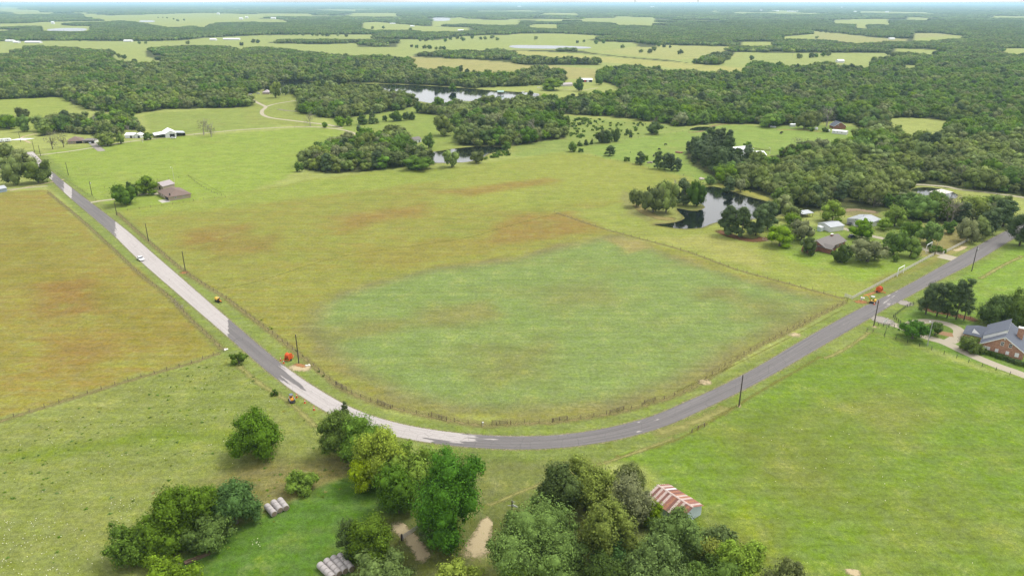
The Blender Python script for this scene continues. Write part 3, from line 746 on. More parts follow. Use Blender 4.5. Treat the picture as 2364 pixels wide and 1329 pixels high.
EARTH = worn_mat('fence_line_earth', C(156,146,104), C(178,166,128), .36, .30, .5)
STRAW = worn_mat('dead_grass', C(168,166,108), C(184,180,126), .42, .28, .35)
REDS = worn_mat('red_clay', C(176,118,74), C(204,158,110), .62, .15, .8)
SAND = worn_mat('sandy_track', C(208,188,150), C(232,214,182), .62, .16, .8)
PALE = worn_mat('gravel_lane', C(200,190,160), C(218,210,184), .72, .10, 1.0)
CONC = worn_mat('concrete_drive', C(200,190,168), C(216,206,184), 1.4, .02, .7)
GREYG = worn_mat('grey_gravel', C(176,168,160), C(196,188,178), .72, .12, 1.0)
TRACK = worn_mat('wheel_track', C(150,148,78), C(160,156,90), .22, .32, .3)
DARKG = worn_mat('needle_litter', C(120,88,62), C(142,104,76), .65, .2, .5)
_zl = [.012]
def lane(name, pts, w, m, z=None, taper=None):
    ln = smooth_line(W(pts), 1.6 if w < 6 else 3)
    if z is None: _zl[0] += .0003; z = _zl[0]
    ws = [w / 2] * len(ln)
    if taper: ws = [float(np.interp(i / (len(ln) - 1), *taper)) / 2 for i in range(len(ln))]
    o = ribbon(name, offset_line(ln, ws), offset_line(ln, [-q for q in ws]), z, m, 4)
    return tag(o, kind='structure')
lane('bare_strip', FENCE_IN, 4.2, EARTH); lane('bare_strip', FENCE_OUT, 3.6, EARTH)
lane('bare_strip', FENCE_WEST, 3.4, EARTH); lane('bare_strip', FENCE_EAST, 3.0, EARTH)
lane('dead_grass_strip', [(p[0] + 5, p[1] - 7) for p in FENCE_IN[8:]], 4, worn_mat('pale_mown_edge', C(172,168,110), C(182,178,122), .30, .35, .35))
lane('dead_grass_strip', [(490,930),(560,1000)][:0] or [(545,840),(600,885),(670,930),(735,990)], 3.0, STRAW)
lane('dead_grass_strip', [(1500,1010),(1600,975),(1700,935)], 6, STRAW)
lane('wheel_track', [(497,668),(600,648),(790,592),(1060,552),(1180,520),(1290,492)], 1.6, TRACK)
lane('wheel_track', [(262,445),(420,410),(440,408),(520,450)], 1.0, TRACK)
lane('wheel_track', [(1560,905),(1700,840),(1850,765),(1950,712)][::-1], 1.2, TRACK)
lane('wheel_track', [(1410,1060),(1560,1015),(1660,960),(1760,900),(1900,820)], 2.5, TRACK)
lane('dead_grass_strip', [(1900,830),(1960,800),(2010,765)], 2.5, STRAW)
lane('dead_grass_strip', [(1120,1170),(1240,1120),(1420,1060),(1560,1010)], 2.0, STRAW)
lane('dead_grass_strip', [(2260,645),(2320,610),(2364,590)], 3.0, STRAW)
lane('farm_lane', [(60,362),(90,358),(170,348),(300,327),(420,313),(540,301),(620,296),(690,293),(740,294),(800,302),(850,322)], 3.4, PALE)
lane('farm_lane', [(235,349),(222,338),(212,329)], 6, GREYG)
lane('farm_lane', [(60,360),(110,352),(70,330),(50,318),(85,308)][2:], 3, SAND)
lane('driveway', [(203,469),(230,464),(270,459),(310,452),(350,446),(366,449)], 3.4, PALE)
lane('driveway', [(568,219),(580,229),(598,239),(613,247),(605,256),(607,265),(625,272),(670,278),(712,283),(760,289),(790,296)], 4.6, PALE)
lane('driveway', [(613,247),(632,241),(660,236),(692,231)], 3.6, PALE)
lane('farm_lane', [(2074,429),(2120,426),(2150,428),(2185,431),(2220,438),(2270,443),(2364,456),(2450,470)], 4.0, PALE)
lane('farm_lane', [(1190,217),(1250,212),(1300,207),(1345,208),(1380,203)][2:], 3.0, PALE)
lane('concrete_driveway', [(2203,596),(2180,589),(2150,580),(2120,571),(2085,562),(2040,551),(2000,542),(1965,532),(1930,523)], 4.2, CONC, .018)
lane('concrete_driveway', [(2058,748),(2080,754),(2110,767),(2149,781),(2180,790),(2240,818),(2300,843),(2364,866),(2500,920)], 4.4, CONC, .0185)
lane('concrete_driveway', [(2192,789),(2212,776),(2214,762),(2196,751),(2170,744),(2140,741),(2110,745),(2094,756),(2098,762)], 4.2, CONC, .0178)
lane('gravel_apron', [(2010,728),(2035,738),(2064,750)], 7, GREYG)
lane('gravel_apron', [(2070,692),(2090,700),(2108,706)], 6, GREYG)
lane('gravel_apron', [(2166,612),(2180,598),(2196,590)][1:], 7, CONC, .0172)
lane('dirt_track', [(903,1209),(925,1220),(950,1245),(970,1272),(980,1298)], 3.6, SAND)
lane('bare_ground', [(1124,1190),(1118,1222),(1104,1255),(1090,1296)], 5, SAND, taper=([0, .5, 1], [2.5, 5, 8]))
lane('bare_ground', [(660,850),(680,848),(700,850),(716,856)], 5, SAND)
lane('clay_spill', [(676,842),(692,842),(706,848)], 2.4, REDS)
lane('clay_spill', [(412,630),(424,629),(436,630)], 4.5, REDS)
lane('clay_spill', [(1968,693),(1985,697),(2005,695)], 4.5, REDS)
lane('clay_spill', [(1995,683),(2010,678),(2030,672)], 2.0, REDS)
lane('bare_ground', [(1612,885),(1628,882),(1646,880)], 4.5, SAND)
lane('bare_ground', [(1822,775),(1838,772),(1852,771)], 4.5, SAND)
lane('bare_ground', [(1700,936),(1708,937),(1714,938)], 3.0, SAND)
lane('bare_ground', [(2010,752),(2018,754),(2026,753)], 3.5, SAND)
lane('bare_ground', [(2196,578),(2212,577),(2230,568)], 3.0, SAND)
lane('bare_ground', [(1950,1322),(1972,1321),(1992,1326)], 2.4, SAND)
lane('needle_litter', [(1655,530),(1690,545),(1740,555),(1775,548)], 7, DARKG)
lane('mulch_bed', [(2158,764),(2180,770),(2200,773)], 4.0, worn_mat('mulch', C(176,140,104), C(190,156,120), 1.0, .1, 1.0))
lane('needle_litter', [(2125,712),(2180,722),(2230,733),(2262,742)], 5, DARKG)
lane('bare_ground', [(1470,470),(1490,490),(1530,505),(1560,503)], 7, worn_mat('trodden_bank', C(158,148,102), C(176,162,116), .7, .2, .5))
lane('pond_dam', [(1655,424),(1700,436),(1750,452),(1800,472)], 6, worn_mat('dry_bank_grass', C(172,172,96), C(186,182,108), .9, .3, .5))
lane('bare_ground', [(1585,306),(1620,303),(1650,290),(1700,283)], 6, worn_mat('pond_mud', C(160,140,104), C(184,164,122), .5, .2, .5))
lane('bare_ground', [(1940,488),(1975,484),(2030,492)], 6, worn_mat('trodden_yard', C(160,140,112), C(176,156,126), .7, .2, .5))
lane('bare_ground', [(1720,294),(1790,300),(1850,300),(1900,305)][1:], 5, worn_mat('dry_lane', C(176,160,108), C(190,176,120), .6, .2, .5))
lane('bare_ground', [(640,252),(665,256),(690,257)], 5, worn_mat('dry_hollow', C(150,146,120), C(176,170,150), .7, .2, .5))
lane('bare_ground', [(556,1232),(530,1252)][:0] or [(150,413),(130,418),(20,441)], 2.5, SAND)
lane('bare_ground', [(0,440),(60,434),(112,429)], 2.5, PALE)

# ------------------------------------------------------------------ trees
LEAF = {
 'oak':    foliage('oak_leaves',    (.122, .160, .040), .014, .34, .15),
 'bright': foliage('elm_leaves',    (.140, .225, .022), .012, .18, .2),
 'rich':   foliage('rich_leaves',   (.064, .142, .024), .004, .08, .2),
 'yellow': foliage('young_leaves',  (.235, .300, .022), .010, .12, .25),
 'mid':    foliage('hackberry_leaves', (.090, .156, .020), .014, .30, .2),
 'grey':   foliage('willow_leaves', (.152, .176, .068), .010, .18, .15),
 'dark':   foliage('live_oak_leaves', (.064, .100, .022), .012, .20, .12),
 'pine':   foliage('pine_needles',  (.066, .098, .036), .008, .16, .10),
 'blue':   foliage('cottonwood_leaves', (.106, .162, .036), .008, .12, .15),
 'thicket': foliage('thicket_leaves', (.084, .142, .018), .003, .06, .2),
 'brown':  foliage('bare_twigs',    (.165, .155, .105), .02, .22, .1),
}
BARK = mat('bark', (.10, .085, .07), .95, .3, 2.5, bump=.4)
DEADW = mat('dead_wood', (.26, .23, .20), .9, .25, 2.0)

_ico = None
def ico(sub=2):
    import bmesh
    bm = bmesh.new(); bmesh.ops.create_icosphere(bm, subdivisions=sub, radius=1)
    v = np.array([p.co[:] for p in bm.verts]); f = np.array([[q.index for q in t.verts] for t in bm.faces]); bm.free()
    return v, f
ICO1, ICO2 = ico(1), ico(2)

def lobes_for(kind, r, Rm, V, nl, sub=1.2):
    """centres (n,3) and radii of the foliage masses of one crown, crown centre at 0, half sizes Rm, V"""
    c = []; rad = []
    if kind in ('pine',):
        for i in range(nl):
            t = r.random(); z = -V * .75 + t * 1.6 * V
            rr = Rm * (.78 - .6 * max(0, t - .3)); a = r.random() * 6.283; q = rr * r.random() ** .6
            c.append((q * math.cos(a), q * math.sin(a), z)); rad.append(Rm * r.uniform(.22, .40))
    elif kind == 'cone':
        for i in range(nl):
            t = r.random() ** 1.3; z = -V * .85 + t * 1.65 * V; rr = Rm * .72 * (1 - t) ** .8; a = r.random() * 6.283
            q = rr * math.sqrt(r.random()); c.append((q * math.cos(a), q * math.sin(a), z)); rad.append(Rm * (.42 - .24 * t) * r.uniform(.8, 1.15))
    else:
        for i in range(nl):
            while True:
                d = r.normal(size=3); d /= np.linalg.norm(d)
                if d[2] > -.80: break
            q = r.uniform(.42, .74)
            if i < nl // 5: q *= .5
            c.append((d[0] * Rm * q, d[1] * Rm * q, d[2] * V * q * 1.02)); rad.append(r.uniform(.24, .42) * min(Rm, V * 1.15))
        # smaller tufts of foliage budding from the big masses
        c0, r0 = list(c), list(rad)
        for k in range(int(nl * sub)):
            i = int(r.integers(len(c0))); d = r.normal(size=3); d[2] = d[2] * .8 + .25; d /= np.linalg.norm(d)
            q = r0[i] * r.uniform(.75, 1.0); rr = r0[i] * r.uniform(.28, .5)
            p = (c0[i][0] + d[0] * q, c0[i][1] + d[1] * q, c0[i][2] + d[2] * q)
            c.append(p); rad.append(rr)
    return np.array(c), np.array(rad)

def crown_arrays(seed, kind, Rm, V, leaf, density=1.0, nl=None, core=True, sub=1.2, core_r=.80):
    """leaf-sized faces spread through and over the crown's foliage masses"""
    r = np.random.default_rng(seed)
    shape = {'pine': 'pine', 'cone': 'cone'}.get(kind, 'round')
    nl = nl or int(r.integers(15, 22))
    lc, lr = lobes_for(shape, r, Rm, V, nl, sub)
    # irregular overall skew
    lc[:, 0] += .10 * Rm * np.sin(lc[:, 2] / V * 2 + seed)
    area = (4 * math.pi * lr ** 2)
    n = int(area.sum() * density * .62 / (leaf * leaf * .55))
    li = r.choice(len(lr), n, p=area / area.sum())
    d = r.normal(size=(n, 3)); d /= np.linalg.norm(d, axis=1)[:, None]
    bump = 1 + .16 * np.sin(d[:, 0] * 7 + li) * np.cos(d[:, 1] * 6 + li * 2) + .12 * np.sin(d[:, 2] * 9 + d[:, 0] * 5 + li)
    rr = lr[li] * bump * (1.06 - .38 * r.random(n) ** 2.2)
    p = lc[li] + d * rr[:, None]
    keep = np.ones(n, bool)
    for k in range(len(lr)):
        dist = np.linalg.norm(p - lc[k], axis=1)
        keep &= ~((dist < lr[k] * .72) & (li != k))
    keep &= (p[:, 2] > -V * 1.02)
    keep &= ~((d[:, 2] < -.35) & (r.random(n) < .6))
    # a few stragglers that break the outline
    st = r.random(n) < .05
    p[st] += d[st] * (leaf * r.uniform(.5, 2.2, st.sum()))[:, None]
    p = p[keep]; d = d[keep]; n = len(p)
    lo = np.percentile(p, [1.5, 1.5, 1.0], axis=0)[[0, 1, 2], [0, 1, 2]]; hi = np.percentile(p, [98.5, 98.5, 99.3], axis=0)[[0, 1, 2], [0, 1, 2]]
    kk = 2 * np.array([Rm, Rm, V]) / (hi - lo); oo = -(hi + lo) / 2 * kk
    p = p * kk + oo; lc = lc * kk + oo; ex = 1 / (.5 * (kk[0] + kk[1])); kz = kk[2]; lr = lr / ex
    nrm = d * .85 + np.array([0, 0, .30]) + r.normal(size=(n, 3)) * .27
    nrm /= np.linalg.norm(nrm, axis=1)[:, None]
    ref = r.normal(size=(n, 3)); t1 = np.cross(nrm, ref); t1 /= np.linalg.norm(t1, axis=1)[:, None]; t2 = np.cross(nrm, t1)
    s = leaf * r.uniform(.55, 1.25, n)[:, None]
    a = p + t1 * s * .62; b = p + t2 * s * .40 + nrm * s * .10; c = p - t1 * s * .62; e = p - t2 * s * .40 + nrm * s * .10
    co = np.stack([a, b, c, e], 1).reshape(-1, 3)
    faces = [np.arange(n * 4).reshape(-1, 4)]
    if core:
        v, f = ICO1 if len(lr) > 30 else ICO1
        for k in range(len(lr)):
            base = len(co); w = v * (1 + .15 * r.random((len(v), 1))) * lr[k] * core_r * np.array([1, 1, min(1.1, kz * ex)]) + lc[k]
            co = np.vstack([co, w]); faces.append(f + base)
    return co, faces, lc, lr

def merge_faces(fl):
    out = {}
    for f in fl: out.setdefault(f.shape[1], []).append(f)
    return [np.vstack(v) for v in out.values()]

def limbs(mb, h0, targets, r0, rnd, n=6):
    """trunk rising to h0 with limbs to the given points"""
    top = Vector((rnd.uniform(-.2, .2), rnd.uniform(-.2, .2), h0))
    mb.tube([(0, 0, -.3), (0, 0, .15), (top.x * .4, top.y * .4, h0 * .5), top], [r0 * 1.55, r0 * 1.12, r0 * .9, r0 * .75], n)
    for t in targets:
        t = Vector(t); m = top.lerp(t, .5) + Vector((rnd.uniform(-.3, .3), rnd.uniform(-.3, .3), rnd.uniform(-.1, .35))) * (t - top).length * .25
        mb.tube([top - Vector((0, 0, .2)), m, t], [r0 * .55, r0 * .34, r0 * .10], 5)

class TreeKind:
    """one tree design: a crown mesh and a trunk mesh, unit sized when reused"""
    def __init__(s, seed, kind, Rm, V, clear, leaf, leafmat, density=1.0, nl=None, sub=1.2, core_r=.80):
        rnd = random.Random(seed)
        zc = clear + V
        co, fc, lc, lr = crown_arrays(seed, kind, Rm, V, leaf, density, nl, True, sub, core_r)
        co = co + np.array([0, 0, zc]); co[:, 2] = np.maximum(co[:, 2], .05)
        s.crown = np_mesh('crown', co, merge_faces(fc)); s.crown.materials.append(LEAF[leafmat])
        mb = MB()
        if kind in ('pine', 'cone'):
            mb.tube([(0, 0, -.3), (0, 0, zc * .5), (0, 0, zc + V * .8)], [Rm * .085, Rm * .065, Rm * .02], 6)
            for i in range(6):
                k = rnd.randrange(len(lc)); t = lc[k]; mb.tube([(0, 0, zc + t[2] - .5), (t[0], t[1], zc + t[2])], [Rm * .03, Rm * .01], 4)
        else:
            idx = rnd.sample(range(len(lc)), min(9, len(lc)))
            limbs(mb, max(clear * .9, zc * .45), [(lc[i][0], lc[i][1], lc[i][2] + zc) for i in idx], Rm * .062 + .06, rnd)
        s.trunk = mb.mesh('trunk', True); s.trunk.materials.append(BARK)
        s.R, s.Ht = Rm, zc + V
        s.n = len(s.crown.polygons)

def place_tree(tk, name, loc, rz, label, group=None, sc=(1, 1, 1), cat='tree'):
    e = empty(name, loc, rz, label, cat, group, sc)
    o = bpy.data.objects.new('crown', tk.crown); COL.objects.link(o); o.parent = e
    o = bpy.data.objects.new('trunk', tk.trunk); COL.objects.link(o); o.parent = e
    return e

# library of mid-distance designs (meshes shared by every tree built from them)
LIB = {}
def lib(key, *a, **k): LIB[key] = [TreeKind(*b, **k) for b in a]
lib('oak', *[(100 + i, 'round', 5.2, 4.4, .9, .62, 'oak', .8) for i in range(4)])
lib('bright', *[(120 + i, 'round', 4.6, 4.8, .6, .58, 'bright', .8) for i in range(3)])
lib('mid', *[(130 + i, 'round', 4.8, 4.6, .6, .58, 'mid', .8) for i in range(3)])
lib('grey', *[(140 + i, 'round', 4.8, 4.0, .7, .60, 'grey', .75) for i in range(2)])
lib('dark', *[(150 + i, 'round', 4.8, 4.4, .4, .58, 'dark', .8) for i in range(2)])
lib('pine', *[(160 + i, 'pine', 3.6, 6.0, 1.2, .55, 'pine', .9, 40) for i in range(3)])
lib('cedar', *[(170 + i, 'cone', 2.8, 3.6, .2, .50, 'dark', .9, 26) for i in range(2)])
lib('shrub', *[(180 + i, 'round', 2.4, 1.6, .0, .45, 'mid', .9, 12) for i in range(2)])
lib('bare', *[(190 + i, 'round', 4.2, 4.0, 1.4, .45, 'brown', .30, 14, 1.2, .12) for i in range(2)])
for b in LIB['bare']:
    pass

def bare_mesh(seed, h, spread, m):
    rnd = random.Random(seed); mb = MB()
    def grow(p, d, l, r, lev):
        q = p + d * l * .5 + Vector((rnd.uniform(-1, 1), rnd.uniform(-1, 1), rnd.uniform(-.3, .5))) * l * .08
        e = p + d * l
        mb.tube([p, q, e], [r, r * .8, r * .55], 5, False)
        if lev == 0: return
        for _ in range(3 if lev > 1 else 3):
            nd = (d + Vector((rnd.uniform(-1, 1), rnd.uniform(-1, 1), rnd.uniform(-.25, .6))) * spread).normalized()
            grow(e if rnd.random() < .6 else q, nd, l * rnd.uniform(.55, .8), r * .52, lev - 1)
    grow(Vector((0, 0, -.2)), Vector((.05, 0, 1)), h * .34, h * .030, 4)
    me = mb.mesh('branches', True); me.materials.append(m)
    return me
BARE = [bare_mesh(5 + i, 11, .85, DEADW) for i in range(3)]

# ---- trees one can tell apart, measured from the photograph: box of the crown, kind, wording
def crown_fit(x0, y0, x1, y1, clear):
    cx, cyp = (x0 + x1) / 2, (y0 + y1) / 2; wp, hp = x1 - x0, y1 - y0
    p = P(cx, y1)
    R = V = 3
    for _ in range(8):
        s = scale_at((p.x, p.y, clear + V)); R = wp / 2 / s
        phi = math.atan2(H - clear - V, math.hypot(p.x, p.y))
        hh = hp / 2 / s * math.cos(math.atan((cyp - 664.5) / FPX)) ** 0
        v2 = hh ** 2 - (R * math.sin(phi)) ** 2
        V = math.sqrt(max(v2, 0)) / math.cos(phi) if v2 > 0 else .0
        V = min(max(V, .42 * R), 2.6 * R)
        p = P(cx, cyp, clear + V)
    return p, R, V

TREES = [
 # (box, design, leaf, clearance, label, name)   -- the near trees get crowns of their own
 ((531,946,645,1055),'round','mid',.5,'lone round bright green elm in the pasture below the digger','elm_tree'),
 ((480,1100,597,1214),'round','rich',.4,'dark green rounded tree at the right end of the thicket by the hay bales','thicket_tree'),
 ((400,1102,520,1225),'round','thicket',.4,'yellowish green tree at the top of the lower left thicket','thicket_tree'),
 ((325,1122,450,1250),'round','thicket',.4,'mid green tree at the upper left of the lower left thicket','thicket_tree'),
 ((415,1175,535,1268),'round','thicket',.3,'low spreading tree at the front of the thicket facing the mown strip','thicket_tree'),
 ((300,1180,430,1285),'round','thicket',.3,'broad tree in the middle of the lower left thicket','thicket_tree'),
 ((252,1205,350,1303),'round','thicket',.1,'lowest scrubby tree at the left tip of the thicket','thicket_tree'),
 ((660,1080,732,1138),'round','bright',.0,'small round bush above the three rows of hay bales','bush'),
 ((318,1282,455,1352),'round','bright',.2,'light green tree cut by the bottom edge below the thicket','tree'),
 ((735,940,828,1048),'round','mid',.4,'dark lower tree at the far end of the hedgerow beside the road','hedgerow_tree'),
 ((778,926,810,972),'cone','dark',2,'slim dark cedar rising at the far end of the hedgerow','cedar_tree'),
 ((785,952,892,1066),'round','mid',.6,'green tree in the hedgerow touching the pale road','hedgerow_tree'),
 ((815,984,940,1110),'round','yellow',1.2,'lightest yellow green tree in the roadside hedgerow','hedgerow_tree'),
 ((806,1052,886,1128),'round','yellow',.6,'small yellow green tree low on the left of the hedgerow','hedgerow_tree'),
 ((880,1018,1010,1120),'round','bright',1.2,'wide green tree of the hedgerow nearest the end of the pale road','hedgerow_tree'),
 ((865,1075,965,1185),'round','mid',.6,'shaded green tree between the yellow tree and the big domed tree','hedgerow_tree'),
 ((955,1043,1114,1248),'round','rich',1.6,'large domed rich green tree at the near end of the hedgerow','domed_tree'),
 ((962,1183,1032,1256),'round','dark',.2,'low dark tree under the left side of the large domed tree','tree'),
 ((800,1190,905,1300),'round','mid',.4,'yellow green tree behind the larger stack of hay bales','tree'),
 ((776,1200,832,1285),'round','dark',.2,'dark leaved tree shading the end of the larger hay bale stack','tree'),
 ((786,1262,950,1380),'round','blue',.6,'pale green spreading tree at the bottom edge left of the dirt track','tree'),
 ((1003,1282,1118,1370),'round','yellow',.8,'yellow green tree at the bottom edge between track and bare ground','tree'),
 ((1242,1066,1345,1200),'round','dark',.6,'dark olive oak at the left of the big clump beside the rusty barn','oak_tree'),
 ((1285,1060,1420,1180),'round','oak',1.2,'tall grey green oak at the crest of the clump beside the rusty barn','oak_tree'),
 ((1385,1085,1508,1225),'round','grey',1.2,'pale silvery oak of the clump next to the rusty barn','oak_tree'),
 ((1338,1140,1470,1300),'round','oak',.6,'olive brown oak in the middle of the clump left of the rusty barn','oak_tree'),
 ((1130,1155,1355,1345),'round','blue',.8,'very wide grey green tree behind the pole with the dish','tree'),
 ((1365,1225,1460,1320),'round','rich',.4,'dark green tree low between the grey tree and the barn','tree'),
 ((1150,1278,1268,1380),'round','bright',1.0,'bright green tree at the bottom edge under the wide grey tree','tree'),
 ((1478,1152,1530,1210),'round','bright',.4,'small bright tree against the left wall of the rusty barn','tree'),
 ((1500,1162,1622,1290),'round','blue',.3,'soft bluish green tree in front of the rusty barn','tree'),
 ((1440,1235,1590,1380),'round','blue',.8,'feathery green tree at the bottom edge below the rusty barn','tree'),
 ((1598,1232,1668,1300),'round','yellow',.4,'small yellow green tree below the rusty barn','tree'),
 ((1575,1268,1715,1380),'round','mid',.8,'green tree at the bottom edge right of the feathery tree','tree'),
 ((1600,1205,1700,1290),'round','blue',.4,'pale green tree right behind the small yellow green tree','tree'),
 ((1655,1250,1770,1360),'round','bright',.4,'bright green tree near the lower right tip of the woods','tree'),
 ((1515,1195,1610,1290),'round','mid',.3,'mid green tree below the right end of the rusty barn','tree'),
 ((1345,1265,1470,1380),'round','dark',.4,'dark tree at the bottom edge between the pole and the barn','tree'),
 ((1440,1130,1510,1200),'round','oak',.6,'oak leaning over the left end of the rusty barn roof','tree'),
 ((1420,1060,1490,1130),'round','oak',1.2,'rear oak on the right shoulder of the big clump','oak_tree'),
 ((1750,1285,1865,1400),'round','oak',.8,'dull olive tree at the lower right tip of the woods','tree'),
 ((2122,650,2170,716),'pine','pine',2,'leftmost pine of the roadside pine clump','pine_tree'),
 ((2150,652,2195,720),'pine','pine',2,'second pine from the left in the roadside pine clump','pine_tree'),
 ((2178,650,2216,724),'pine','pine',2,'third pine from the left in the roadside pine clump','pine_tree'),
 ((2200,642,2238,728),'pine','pine',2,'tall pine at the right centre of the roadside pine clump','pine_tree'),
 ((2222,638,2256,726),'pine','pine',3,'rightmost and tallest pine of the roadside pine clump','pine_tree'),
 ((2262,680,2345,752),'round','dark',.4,'big dark evergreen tree left of the brick gable house','evergreen_tree'),
 ((2310,672,2400,750),'round','dark',.6,'big dark evergreen tree behind the brick gable house','evergreen_tree'),
 ((2078,735,2144,776),'round','rich',1.6,'umbrella shaped yard tree with pale trunk inside the black fence','yard_tree'),
 ((2146,743,2178,768),'round','mid',1.2,'little tree inside the loop of the concrete driveway','yard_tree'),
 ((2218,774,2270,812),'round','oak',.2,'rounded shrub tree beside the brick gable wall','yard_tree'),
 ((2336,492,2392,560),'pine','pine',2,'dark pine at the right edge beside the end of the road','pine_tree'),
]
